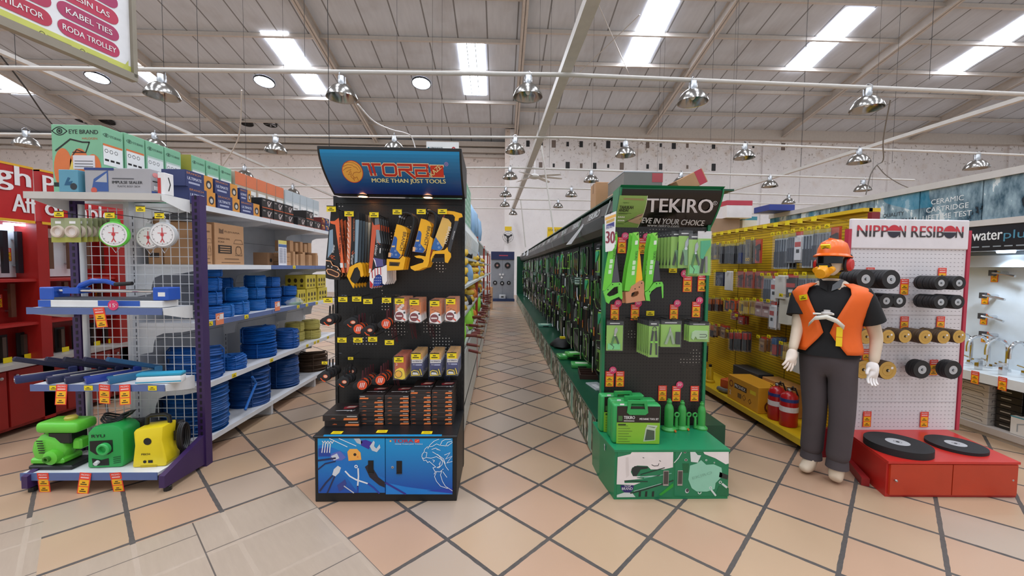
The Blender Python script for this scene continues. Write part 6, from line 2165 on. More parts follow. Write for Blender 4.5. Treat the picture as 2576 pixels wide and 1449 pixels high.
# tile cutter, its boxes, heat sealers
t = thing('tile_cutter', 'blue tile cutter with twin chrome rails and black-gripped lever', 'tile cutter', (-2.83, 3.06, 1.338))
MB('chrome').cyl((-.42, -.03, .065), (.40, -.03, .065), .009, 10).cyl((-.42, .03, .065), (.40, .03, .065), .009, 10).build('rail', t, smooth=True)
MB('#4c5058/.4').box(-.44, .43, -.055, .055, .0, .018).build('base', t)
MB('#1f52b4/.35').box(-.46, -.36, -.06, .06, .0, .09).build('end_block', t, bevel=.006)
MB('#1f52b4/.35').box(.33, .44, -.06, .06, .0, .095).build('end_block', t, bevel=.006)
MB('white').box(.37, .42, -.0605, -.06, .03, .06).build('label', t)
o = MB('#1f52b4/.35')
o.tube([(-.25, 0, .06), (-.22, 0, .10), (-.14, 0, .135), (-.05, 0, .135), (.03, 0, .11)], [.02, .022, .02, .017, .014], 10)
o.box(-.31, -.2, -.045, .045, .045, .085)
o.build('lever', t, smooth=True)
MB('black').tube([(.02, 0, .112), (.14, 0, .12)], [.016, .014], 10).build('grip', t, smooth=True)
o = printed_box('tile_cutter_carton', 'flat blue and white carton under the tile cutter', 'box', (-2.85, 3.06, 1.2885), .86, .15, .048, '#e4e2df/.5', lambda o, w, h: (o.quad(0, w * .1, 0, h, .0004, '#2a58b0/.5'), o.quad(w * .48, w * .82, h * .2, h, .0004, '#2a58b0/.5')))
def heat_sealer(c, c2, op=22):
 t = thing('heat_sealer', 'sealer', 'heat sealer')
 MB(c).box(-.032, .032, 0, .30, 0, .052).build('body', t, bevel=.008, seg=2, smooth=True)
 o = MB('chrome').cyl((0, -.003, .026), (0, .004, .026), .014, 12)
 o.build('dial', t)
 MB('#c8c4bc/.4').box(-.006, .006, .03, .27, .052, .056).build('heating_strip', t)
 o = MB(c2)
 o.M = Matrix.Translation((0, .28, .05)) @ Matrix.Rotation(R(-op), 4, 'X')
 o.box(-.022, .022, -.31, .02, .0, .032)
 o.build('arm', t, bevel=.006)
 MB(c).box(-.034, .034, .26, .31, .03, .075).build('hinge', t, bevel=.005)
 return t
for i, (u, v, c, c2, rz) in enumerate(((118, 945, '#232c5c/.4', '#141a38/.4', -35), (190, 946, '#1c2248/.4', '#141a38/.4', -34), (240, 944, '#1c2248/.4', '#10142c/.4', -33), (298, 941, '#26409a/.35', '#141a3c/.4', -31), (352, 941, '#2a6a92/.35', '#1c5078/.4', -30))):
 t = heat_sealer(c, c2)
 p = at(u, v, Z=.737)
 t.location, t.rotation_euler = (p.x + .01, LY0 + .105, .7365), (0, 0, R(rz) + .35 * 0)
 tag(t, '%s heat sealer with its arm raised, %s' % (('dark navy', 'navy', 'blackish navy', 'bright blue', 'teal blue')[i], ('nearest the outer post', 'second from the outer post', 'in the middle of the row', 'second from the white sealer', 'beside the white sealer')[i]), 'heat sealer', 'heat sealers on the mesh unit')
t = thing('heat_sealer', 'closed white and turquoise heat sealer lying across the shelf end', 'heat sealer', (-2.475, 3.02, .7365), R(12))
MB('#e8eaea/.35').box(-.13, .15, -.05, .03, 0, .055).build('body', t, bevel=.012, seg=2, smooth=True)
MB('#2a9cc0/.35').box(-.132, .152, -.045, .028, .055, .08).build('arm', t, bevel=.01, seg=2, smooth=True)
MB('#2a9cc0/.35').box(-.1305, .1505, -.051, -.049, .012, .02).build('stripe', t)
# engine, pressure washers on the base shelf
ec = '#66c83c/.35'
pz = ZS[0] + .0005
p = at(140, 1178, Z=pz)
t = thing('engine', 'bright green small petrol engine with fuel tank on top', 'engine', (p.x, 3.0, pz))
MB(ec).box(-.12, .17, -.08, .09, .255, .335).build('fuel_tank', t, bevel=.03, seg=3, smooth=True)
MB('#c8b84c/.4').lathe([(.035, .335), (.038, .35), (.03, .36), (0, .362)], 14, (.06, 0, 0)).build('fuel_cap', t, smooth=True)
MB(ec).lathe([(.0, .06), (.085, .055), (.12, .03), (.125, -.03), (.10, -.06), (0, -.065)], 12, (-.06, -.01, .125), ax='y').build('fan_housing', t, bevel=.008, ang=25, smooth=True)
o = MB('#1a2a14/.5')
o.M = frame((-.06, -.064, .15), 'S')
for i in range(6):
 o.quad(-.05 + i * .003, -.005 + i * .003, .05 - i * .017, .058 - i * .017, .012)
o.build('cooling_slots', t)
MB('black').box(-.06, .1, -.05, .08, .17, .258).build('carburettor', t, bevel=.01)
o = MB(ec)
o.M = frame((.0, -.07, .09), 'S')
o.lathe([(.05, -.02), (.05, .025), (.03, .035)], 14)
o.lathe([(.02, .03), (.022, .055), (.012, .055), (.012, .03)], 12, c='#3c7a24/.4')
o.build('shaft_end', t, smooth=True)
MB(ec).box(-.17, .06, -.07, .08, .03, .075).build('crankcase', t, bevel=.012)
MB('black').box(-.16, .14, -.09, .09, 0, .032).build('mounting_base', t, bevel=.008)
MB(ec).box(.085, .15, -.03, .05, .12, .2).build('starter', t, bevel=.012)
p = at(252, 1184, Z=pz)
t = thing('pressure_washer', 'green pressure washer with its black cable coiled on top', 'pressure washer', (p.x, 3.02, pz), R(4))
wc = '#26a04c/.35'
o = MB(wc)
o.M = frame((0, .06, 0), 'S')
o.prism([(-.125, 0), (.105, 0), (.12, .06), (.12, .27), (.09, .30), (.05, .315), (-.08, .30), (-.115, .26)], -.02, .14)
B_ = o.build('housing', t, bevel=.016, seg=2, smooth=True)
o = MB('#10150f/.5')
o.M = frame((0, -.081, 0), 'S')
o.poly([(-.10, .20), (.05, .205), (.05, .12), (.02, .10), (-.06, .10), (-.10, .13)], .001)
o.poly([(-.09, .075), (-.03, .06), (.02, .072), (.022, .02), (-.085, .02)], .001)
o.text('RYU', -.085, .225, .022, .085, .002, 'ink', bold=.03)
for i in range(4):
 o.poly([(.05, .03 + i * .014), (.10, .038 + i * .014), (.10, .044 + i * .014), (.05, .036 + i * .014)], .001, '#0e5a2a/.5')
o.build('front_recess', t)
o = MB('#3cb45c/.35')
o.M = frame((0, -.082, .145), 'S')
o.lathe([(.042, 0), (.042, .022), (.036, .028), (.026, .028), (.024, .004)], 22)
o.disc(0, 0, .025, .003, 18, 'black')
o.build('dial', t, smooth=True)
MB('#dcdcdc/.3').cyl((-.05, -.082, .048), (-.05, -.105, .042), .014, 12).build('hose_outlet', t)
MB('black').box(-.11, .12, .08, .16, 0, .28).build('rear_frame', t, bevel=.01)
o = MB('black')
for i in range(3):
 o.tube([(-.02 + .075 * math.cos(q * PI / 8), .02 + .045 * math.sin(q * PI / 8) + .012 * i, .318 + .012 * i + .014 * math.cos(q * PI / 4)) for q in range(16)], .007, 6, closed=True)
o.tube([(.05, .02, .33), (.1, .02, .36), (.13, .02, .385), (.09, .02, .375), (.03, .02, .35)], .009, 6)
o.build('power_cable', t, smooth=True)
p = at(362, 1182, Z=pz)
t = thing('pressure_washer', 'yellow pressure washer with black top handle and hose', 'pressure washer', (p.x, 3.02, pz), R(6))
yc = '#ecd21c/.35'
o = MB(yc)
o.M = frame((0, .06, 0), 'S')
o.prism([(-.115, 0), (.105, 0), (.115, .04), (.10, .12), (.085, .2), (.095, .295), (-.085, .28), (-.10, .26), (-.095, .16), (-.108, .06)], -.02, .13)
o.build('housing', t, bevel=.014, seg=2, smooth=True)
o = MB('black')
o.M = frame((0, -.071, 0), 'S')
o.disc(-.008, .19, .026, .001, 20)
o.disc(-.03, .042, .011, .001, 14)
o.quad(-.008, .022, .032, .052, .001)
o.text('PISCH', -.05, .09, .014, .055, .001, '#2c2410/.5', bold=.03)
o.poly([(-.06, .015), (.05, .015), (.045, .0), (-.055, .0)], .0006, '#b8a014/.5')
o.build('front_details', t)
o = MB('black')
o.tube([(-.07, .02, .28), (-.065, .02, .335), (-.04, .02, .35), (.05, .02, .355), (.08, .02, .34), (.085, .02, .29)], .014, 8)
o.build('handle', t, smooth=True)
MB('black').box(-.095, .11, .08, .15, 0, .27).build('rear_frame', t, bevel=.01)
o = MB('black')
for i in range(3):
 o.tube([(.135 + .012 * i, .06 + .05 * math.cos(q * PI / 8), .17 + .10 * math.sin(q * PI / 8)) for q in range(16)], .009, 6, closed=True)
o.box(.10, .13, .03, .09, .15, .22)
o.build('hose', t, smooth=True)
# ---------------------------------------------------------------- rope shelves
SX0, SX1 = -2.90, -2.425
SZ = (.15, .61, 1.125, 1.60, 2.085)
SYA, SYB, SYC = 3.36, 4.40, 6.15
S = thing('shelving_unit', 'white double-bay shelving with rope coils, behind the purple unit', 'shelving unit', (SX0, SYA, 0))
SM = Matrix.Translation((-SX0, -SYA, 0))
o = MB('shelf_grey'); o.M = SM
o.box(SX0 - .05, SX0 - .02, SYA, SYC, .05, 2.085)
for z in (.5, .95, 1.4, 1.85):
 o.box(SX0 - .021, SX0 - .0195, SYA, SYC, z, z + .004, '#6c6f76/.5')
o.build('back_panel', S)
for y in (SYA - .02, SYB, 5.42, SYC):
 o = MB('#d3d5d9/.4'); o.M = SM
 o.box(SX0 - .06, SX0 - .018, y - .03, y + .03, 0, 2.1)
 for i in range(36):
  o.box(SX0 - .0185, SX0 - .0175, y - .004, y + .004, .2 + i * .05, .23 + i * .05, '#4a4c52/.6')
 o.build('post', S)
 o = MB('#d3d5d9/.4'); o.M = SM
 o.box(SX0 - .05, SX1 - .02, y - .02, y + .02, 0.0, .11)
 o.build('foot', S)
for k_, z in enumerate(SZ):
 for j, (ya, yb) in enumerate(((SYA, SYB - .004), (SYB + .004, 5.418), (5.424, SYC))):
  c = 'rail_blue' if (k_, j) in ((2, 0), (3, 1), (3, 2), (2, 1)) else 'shelf'
  o = MB('shelf'); o.M = SM
  o.box(SX0 - .02, SX1 - .006, ya, yb, z - .03, z)
  q = o.build('shelf', S)
  o = MB(c); o.M = SM
  o.box(SX1 - .006, SX1, ya, yb, z - .04, z + .003)
  o.build('front_rail', q)
  if k_:
   for y in (ya + .004, yb - .008):
    o = MB('#e3e4e6/.4'); o.M = SM
    pts = [(SX0 - .018, z - .03), (SX1 - .01, z - .03), (SX1 - .01, z - .045), (SX1 - .15, z - .075), (SX1 - .30, z - .085), (SX1 - .36, z - .11), (SX1 - .38, z - .17), (SX1 - .39, z - .24), (SX0 - .018, z - .26)]
    o.add([(x, y, zz) for x, zz in pts] + [(x, y + .004, zz) for x, zz in pts], [tuple(range(9)), tuple(range(17, 8, -1))] + [(i, 9 + i, 9 + (i + 1) % 9, (i + 1) % 9) for i in range(9)])
    o.build('bracket', q)
def coil(r, h, n, c, rh=.35, loose=0.0, seed=0, ties=True, nm='rope_coil', lb='coil', grp=None, ct='rope coil'):
 n = int(n * (2.4 if h < .2 else 1.7))
 t = thing(nm, lb, ct, (0, 0, 0), 0, grp)
 rg = random.Random(seed)
 ph = [rg.uniform(0, 6.3) for _ in range(n)]
 prof = [(r * rh, h * .04), (r * .7, 0), (r * .96, .0)]
 st = h / n
 for i in range(n):
  d = r * (1 + rg.uniform(-.03, .02) * (1 + loose * 3)) * (.94 if i in (0, n - 1) else 1)
  for q in (.15, .5, .85):
   prof.append((d * (1 - (.035 if q != .5 else 0) * min(1, 14 / n + .3)), st * (i + q)))
 prof += [(r * .94, h), (r * .8, h * 1.01), (r * .62, h * .985), (r * rh, h * .93)]
 sl = loose * .25
 o = MB(c)
 o.lathe(prof, 36, wob=lambda i, q: (.012 + loose * .05) * math.sin(2 * q + ph[(i // 3) % n]) + .006 * math.sin(9 * q + i), close=True)
 if loose:
  o.v = [(x, y, z + sl * (x * math.cos(seed) + y * math.sin(seed)) * z / h) for x, y, z in o.v]
 o.build('windings', t, smooth=True, ang=50)
 if ties:
  o = MB(c)
  for a in (rg.uniform(0, 2), rg.uniform(2.5, 4), rg.uniform(4.2, 6)):
   ca, sa = math.cos(a), math.sin(a)
   o.tube([(r * rh * ca, r * rh * sa, h * .97), (r * .9 * ca, r * .9 * sa, h * 1.02), (r * 1.03 * ca, r * 1.03 * sa, h * .9), (r * 1.03 * ca, r * 1.03 * sa, h * .1), (r * .9 * ca, r * .9 * sa, .003)], max(.004, r * .03), 6)
  o.build('tie', t, smooth=True)
 return t
CO = {}
def put_coil(key, mk, x, y, z, lb, grp='blue rope coils on the shelves', rz=0, s=1):
 if key not in CO:
  CO[key] = Proto(mk())
 return CO[key].put((x, y, z), (0, 0, rz), lb, grp, (s, s, s))
sm = lambda: coil(.095, .112, 5, '#1268b4/.5', seed=2)
sm2 = lambda: coil(.09, .108, 5, '#115fae/.5', seed=5)
# third shelf: small flat coils, stacks by their distance from the purple post
for si, (u, n, x, kk, s_) in enumerate(((525, 4, -2.56, 1, 1.05), (556, 1, -2.55, 0, 1.0), (592, 2, -2.56, 0, 1.12), (640, 3, -2.60, 0, 1.05), (682, 3, -2.58, 1, 1.0), (724, 2, -2.57, 1, 1.0))):
 y = at(u, 700, X=x).y
 for j in range(n):
  put_coil('s%d' % kk, sm if kk == 0 else sm2, x + .006 * math.sin(3 * j + si), y + .005 * j, SZ[2] + j * .118 * s_, 'flat blue coil on the third shelf, %s from bottom, %s stack from the purple post' % (ORD[j], ORD[si]), rz=j * 1.7 + si, s=s_)
for j, (u, v) in enumerate(((560, 670), (600, 668))):
 y = at(u, 700, X=-2.78).y
 for q in range(3 - j):
  put_coil('s1', sm2, -2.78, y, SZ[2] + q * .118, 'shadowed blue coil on the back of the third shelf, %s from bottom, %s stack' % (ORD[q], ORD[j]), rz=q, s=1)
# fourth row
put_coil('L', lambda: coil(.20, .27, 8, '#1054a0/.5', .3, .5, 11), -2.66, 3.62, SZ[1], 'large loose blue coil slumped by the purple post', rz=.3)
put_coil('m', lambda: coil(.085, .13, 5, '#105aa8/.5', .3, .8, 7), -2.54, 3.93, SZ[1], 'small loose blue hank between the large coils')
put_coil('m2', lambda: coil(.115, .125, 6, '#1060b0/.5', .3, .15, 3), -2.56, at(585, 880, X=-2.56).y, SZ[1], 'medium flat blue coil on the fourth shelf, alone')
yy = at(652, 850, X=-2.62).y
put_coil('b1', lambda: coil(.165, .15, 8, '#0f5cae/.5', .4, .05, 4), -2.62, yy, SZ[1], 'wide blue coil under another wide one')
put_coil('b2', lambda: coil(.165, .17, 9, '#1062b4/.5', .4, .25, 6), -2.625, yy, SZ[1] + .155, 'wide blue coil tilted on top of another wide one')
put_coil('c1', lambda: coil(.125, .22, 10, '#0f56a4/.5', .35, .3, 9), -2.57, at(722, 850, X=-2.57).y, SZ[1], 'blue coil with untidy top strands beside the cream coils')
for j, (u, x, zz, lb) in enumerate(((741, -2.70, 0, 'lower cream coil behind, nearest the blue coil'), (741, -2.70, .125, 'upper cream coil behind, nearest the blue coil'), (782, -2.58, 0, 'lower cream coil in front, farther along'), (782, -2.58, .13, 'upper cream coil in front, farther along'))):
 put_coil('y', lambda: coil(.115, .12, 7, '#c8bc6c/.45', .35, .02, 13), x, at(u, 800, X=x).y, SZ[1] + zz, lb, 'cream plastic rope coils', rz=j)
# bottom: big reels of thick rope
put_coil('R1', lambda: coil(.235, .40, 13, '#0d4f92/.45', .45, .02, 21), -2.67, 3.63, SZ[0], 'biggest blue rope drum on the bottom shelf behind the mesh')
put_coil('R2', lambda: coil(.19, .40, 11, '#0c478a/.45', .4, .45, 22), -2.63, at(626, 980, X=-2.63).y, SZ[0], 'bulging drum of thick twisted blue rope, second on the bottom shelf')
put_coil('R3', lambda: coil(.175, .345, 14, '#0b4484/.45', .4, .02, 23), -2.62, at(712, 930, X=-2.62).y, SZ[0], 'dark blue rope drum, third on the bottom shelf')
put_coil('R4', lambda: coil(.19, .24, 8, '#4a3626/.8', .4, .5, 24), -2.62, at(786, 900, X=-2.62).y, SZ[0], 'brown hemp rope coil at the far end of the bottom shelf', 'hemp rope')
# loose rope ends
tag(MB('#1a66b8/.5').tube([(-2.44, 4.05, .50), (-2.43, 4.1, .42), (-2.435, 4.0, .30), (-2.42, 3.9, .22)], .012, 8).build('rope_end', smooth=True), 'loose blue rope end hanging down the bulging drum', 'rope')
def tag_small(x, y, z, lb):
 o = MB('yellow_tag'); o.M = frame((0, 0, 0), 'E')
 o.box(-.03, .03, -.018, .018, 0, .0015)
 tag_lines(o, -.03, -.018, .06, .036, .002)
 tag(o.build('price_label', None, (x, y, z)), lb, 'price label', 'yellow price labels on the rope shelves')
for i, (u, v, k_) in enumerate(((529, 816, 2), (620, 798, 2), (750, 770, 2), (772, 766, 2), (797, 760, 2), (589, 937, 1), (683, 897, 1), (773, 862, 1), (792, 853, 1), (800, 848, 1), (825, 838, 1), (740, 670, 3))):
 p = at(u, v, X=SX1 + .001)
 tag_small(SX1 + .001, p.y, SZ[k_] - .018, 'yellow price label on the %s rail of the rope shelves, %s from the post' % (('', 'fourth', 'third', 'second')[k_], ORD[[i, i - 5, 0][0 if i < 5 else 1 if i < 11 else 2]]))
for i, (u, v) in enumerate(((553, 802), (698, 770))):
 p = at(u, v, X=SX1 + .004)
 o = MB('#e8855c/.5'); o.M = frame((0, 0, 0), 'E')
 o.box(-.05, .05, -.05, .05, 0, .0015)
 o.quad(.0, .045, -.005, .04, .002, '#e9e4e2/.5')
 o.ring(-.02, .01, .02, .006, .002, 14, 'white')
 tag(o.build('rail_card', None, (SX1 + .003, p.y, p.z)), 'orange and white card on the blue rail, %s from the post' % ORD[i], 'price card')
# second shelf: cartons, bagged boxes, price list
def fuji(o, d, h):
 o.text('FUJIYAMA', d * .32, h * .78, h * .055, d * .52, .0004, '#6a4c34/.6', bold=.02)
 o.poly([(d * .14, h * .76), (d * .28, h * .76), (d * .28, h * .88), (d * .22, h * .84), (d * .14, h * .88)], .0004, '#6a4c34/.6')
 o.text('SPRING DIAL', d * .1, h * .62, h * .04, d * .4, .0004, '#6a4c34/.6', bold=.02)
 o.text('SCALE', d * .1, h * .54, h * .04, d * .2, .0004, '#6a4c34/.6', bold=.02)
 o.quad(d * .1, d * .55, h * .28, h * .48, .0004, '#2c1f16/.6')
 for i in range(3):
  o.quad(d * .16, d * .5, h * (.31 + .055 * i), h * (.335 + .055 * i), .0006, '#b58a63/.6')
 o.line([(d * .62, h * .54), (d * .68, h * .64), (d * .9, h * .64), (d * .96, h * .54), (d * .62, h * .54)], d * .012, .0004, '#6a4c34/.6')
 o.ring(d * .79, h * .37, d * .11, d * .012, .0004, 18, '#6a4c34/.6')
 o.line([(d * .68, h * .24), (d * .72, h * .46), (d * .86, h * .46), (d * .92, h * .24), (d * .68, h * .24)], d * .012, .0004, '#6a4c34/.6')
 o.quad(d * .3, d * .8, h * .14, h * .16, .0004, '#6a4c34/.6')
 o.quad(d * .2, d * .85, h * .05, h * .065, .0004, '#6a4c34/.6')
printed_box('scale_carton', 'first brown scale carton beside the purple post', 'box', (-2.60, 3.49, SZ[3]), .27, .17, .345, 'carton', None, fuji, 'brown scale cartons')
printed_box('scale_carton', 'larger brown scale carton with dial drawing, second from the post', 'box', (-2.60, 3.80, SZ[3]), .28, .40, .365, 'carton', None, fuji, 'brown scale cartons')
for i in range(2):
 printed_box('scale_carton', 'shadowed brown carton on the second shelf behind the mesh, %s from bottom' % ORD[i], 'box', (-2.80, 3.56, SZ[3] + i * .19), .11, .32, .185, 'carton', lambda o, w, h: o.quad(w * .1, w * .8, h * .3, h * .5, .0004, '#2c1f16/.6'), None, 'brown scale cartons')
printed_box('small_carton', 'small brown carton behind the white price list', 'box', (-2.62, 4.60, SZ[3]), .16, .11, .14, 'carton_dark', None, lambda o, d, h: o.disc(d * .5, h * .4, d * .2, .0004, 12, 'ink'))
o = MB('#e4e2e8/.5'); o.M = frame((0, 0, 0), 'E')
o.box(-.085, .085, 0, .28, -.003, 0)
o.quad(-.085, .085, .24, .28, .001, '#d8c86a/.5')
o.quad(-.085, .085, .205, .235, .001, '#4a6aa0/.5')
for i in range(14):
 for j in range(2):
  o.quad(-.07 + j * .085, .0 + j * .07, .03 + i * .012, .036 + i * .012, .001, '#8a8c9c/.5')
tag(o.build('price_list', None, (-2.44, 4.66, SZ[3])), 'white price list with yellow and blue heading standing on the second shelf', 'price list')
yb = 4.86
for i in range(9):
 y = yb + i * .095
 h = .15 + .02 * math.sin(i * 2)
 printed_box('brown_pack', 'thin brown paper pack standing in front, %s from the price list' % ORD[i], 'box', (-2.55 + .02 * math.sin(i * 3), y, SZ[3]), .17, .055, h, 'carton', None, None, 'brown paper packs on the second shelf', rz=.1 * math.sin(i * 1.3))
for i in range(5):
 printed_box('brown_pack', 'brown paper pack lying over the standing ones, %s from the price list' % ORD[i], 'box', (-2.62, yb + .18 + i * .12, SZ[3] + .172), .18, .08, .13 - .02 * (i % 2), 'carton', None, None, 'brown paper packs on the second shelf', rz=.12 * math.sin(i))
for i in range(3):
 printed_box('brown_pack', 'flat brown pack in a low pile beside the price list, %s from the bottom' % ORD[i], 'box', (-2.53, 4.80, SZ[3] + i * .048), .16, .09, .046, 'carton', None, None, 'brown paper packs on the second shelf')
# yellow printed cartons and plastic bags at the far end of the third shelf
def ypr(o, d, h):
 for i in range(3):
  o.disc(d * (.2 + .3 * i), h * .6, d * .08, .0004, 10, '#3a2c14/.5', h * .16)
  o.quad(d * (.12 + .3 * i), d * (.26 + .3 * i), h * .15, h * .32, .0004, '#5a4a1c/.5')
k = 0
for y, z, w in ((5.15, 0, .20), (5.42, 0, .28), (5.75, 0, .28), (5.40, .18, .28), (5.72, .18, .26), (5.45, .36 - .11, .24)):
 k += 1
 if k == 6:
  continue
 printed_box('yellow_carton', 'yellow printed carton at the far end of the third shelf, %s' % ('lower, nearest', 'lower, middle', 'lower, farthest', 'upper, nearer', 'upper, farther')[k - 1], 'box', (-2.60, y, SZ[2]), .26, w, .175, '#c9b43a/.5', ypr, ypr, 'yellow cartons on the third shelf').location.z += z
t = thing('bag_of_cord', 'clear bag of green and white cord in front of the yellow cartons', 'bag', (-2.52, 5.03, SZ[2]))
MB('film').lathe([(.09, .0), (.11, .03), (.08, .08), (.02, .10), (0, .1)], 14, wob=lambda i, q: .15 * math.sin(3 * q + i)).build('bag', t, smooth=True)
MB('#5a9a58/.5').lathe([(.04, .004), (.085, .004), (.09, .03), (.05, .035)], 14, close=True).build('cord', t, smooth=True)
# top shelf: rows of cartons
tz = SZ[4] + .0005
def brunch(o, d, h):
 o.quad(0, d * .66, 0, h, .0003, '#2c3668/.45')
 o.quad(d * .66, d, 0, h, .0003, '#d8923a/.5')
 o.text('BRANCH', d * .04, h * .78, h * .13, d * .5, .0006, '#c9854a/.5', bold=.02)
 o.text('ULTIMATE', d * .06, h * .44, h * .18, d * .5, .0006, '#d9dcea/.5', bold=.03)
 o.quad(d * .1, d * .5, h * .2, h * .32, .0006, '#a8acc4/.5')
 o.disc(d * .84, h * .45, d * .11, .0006, 14, '#3a3430/.4', h * .28)
 o.disc(d * .84, h * .42, d * .06, .0008, 10, '#c9c4bc/.4', h * .16)
nm_ = 'navy and orange tape measure carton'
for j, y in enumerate((3.44, 3.765, 4.08)):
 printed_box('tape_carton', nm_ + ', lower row, %s from the post' % ORD[j], 'box', (-2.53, y, tz), .18, .30, .125, '#2c3668/.5', lambda o, w, h: o.quad(0, w, 0, h, .0003, '#39406c/.5'), brunch, 'tape measure cartons on the top shelf')
for j, y in enumerate((3.42, 3.745)):
 printed_box('tape_carton', nm_ + ', upper row, %s from the post' % ORD[j], 'box', (-2.535, y, tz + .126), .18, .30, .125, '#2c3668/.5', lambda o, w, h: o.quad(0, w, 0, h, .0003, '#39406c/.5'), brunch, 'tape measure cartons on the top shelf')
printed_box('tape_carton', 'small navy carton standing on the lower tape cartons', 'box', (-2.54, 4.05, tz + .126), .15, .17, .12, '#2c3668/.5', None, brunch, 'tape measure cartons on the top shelf')
def blk(o, d, h):
 o.ring(d * .62, h * .5, h * .3, h * .06, .0004, 16, '#c8a8a4/.5')
 o.line([(d * .5, h * .7), (d * .6, h * .3), (d * .85, h * .75)], h * .08, .0006, '#e4dcd8/.4')
 o.quad(d * .08, d * .3, h * .7, h * .82, .0004, '#8a8480/.5')
 o.quad(0, d, 0, h * .1, .0004, '#b8542c/.5')
for j in range(6):
 for r_ in range(2):
  if (j, r_) in ((3, 1), (5, 1)):
   continue
  printed_box('black_carton', 'black tool carton on the top shelf, %s row, %s from the navy cartons' % (('lower', 'upper')[r_], ORD[j]), 'box', (-2.53, 4.37 + j * .215 + (.09 if j > 2 else 0), tz + r_ * .105), .19, .20, .103, '#1e1a1a/.5', None, blk, 'black cartons on the top shelf')
for j in range(2):
 for r_ in range(2):
  printed_box('maroon_carton', 'maroon carton on the top shelf, %s of column %s' % (('bottom', 'top')[r_], ('nearer', 'farther')[j]), 'box', (-2.53, 5.73 + j * .13, tz + r_ * .09), .18, .12, .088, '#6a2420/.5' if j == 0 else '#34406c/.5', None, lambda o, d, h: (o.disc(d * .6, h * .5, h * .25, .0004, 12, '#c87a4a/.5'), o.quad(d * .1, d * .5, h * .7, h * .85, .0004, '#d8c04a/.5')), 'maroon and navy cartons on the top shelf')
def pale(hc):
 def f(o, d, h):
  o.quad(0, d, h * .72, h, .0003, hc)
  o.quad(d * .1, d * .9, h * .12, h * .66, .0003, '#e4e2de/.45')
  for i in range(4):
   o.quad(d * .18, d * (.8 - .1 * (i % 2)), h * (.2 + .11 * i), h * (.24 + .11 * i), .0005, '#8a8680/.5')
 return f
for j in range(3):
 printed_box('pan_carton', 'green carton with white panel in the back row, %s after the tall ones' % ORD[j], 'box', (-2.98, 3.92 + j * .19, tz + .03), .34, .175, .48, GB, (lambda o, w, h: o.quad(0, w, 0, h, .0003, '#a8a040/.5')) if j == 0 else None, pan_side('#9fc4ac/.5'), 'green pan cartons on the top shelf')
for j in range(5):
 printed_box('orange_carton', 'white carton with orange band in the back row, %s from the green ones' % ORD[j], 'box', (-2.97, 4.52 + j * .195, tz + .03), .34, .185, .475, '#b8a896/.5', None, pale('#d8744a/.5'), 'orange-banded cartons on the top shelf')
for j in range(5):
 printed_box('white_carton', 'pale grey carton in the back row, %s after the orange-banded ones' % ORD[j], 'box', (-2.96, 5.50 + j * .2, tz + .03), .34, .19, .47, '#c4c8c8/.5', None, pale('#b4bcc0/.5'), 'pale cartons on the top shelf')
MBb = MB('shelf').box(-3.30, SX0 - .06, SYA, 6.6, tz - .01, tz + .028)
tag(MBb.build('top_shelf_board'), 'shelf board over the back of the rope unit carrying the cartons', 'shelf')
# ================================================================ yellow wall of carded goods
YF, YB, YZ = 2.645, 3.13, .12
t = thing('shelving_unit', 'yellow slatted wall unit with hooks of carded goods and a low yellow shelf', 'shelving unit', (YB, 3.4, 0))
YM = Matrix.Translation((-YB, -3.4, 0))
YA, YE = 3.40, 9.5
o = MB('yellow_slat'); o.M = YM
o.box(YB, YB + .03, YA, YE, YZ, 2.14)
o.build('slat_board', t)
for y in (4.33, 5.26, 6.2):
 o = MB('#5a4808/.6'); o.M = YM
 o.box(YB - .002, YB, y, y + .008, YZ, 2.1)
 o.build('board_seam', t)
o = MB('yellow_paint'); o.M = YM
o.box(YF + .03, YB, YA, YE, YZ - .03, YZ).box(YF, YF + .03, YA, YE, YZ - .055, YZ + .004, '#cfae1c/.4')
o.build('base_shelf', t)
o = MB('black'); o.M = YM
o.box(YF + .12, YB + .02, YA, YE, 0, YZ - .03)
o.build('plinth', t)
o = MB('#7c1620/.4'); o.M = YM
o.box(YF + .06, YB + .06, YA - .05, YA - .01, 0, .25).box(YB - .02, YB + .05, YA - .05, YA - .01, .25, 2.1)
o.build('end_post', t)
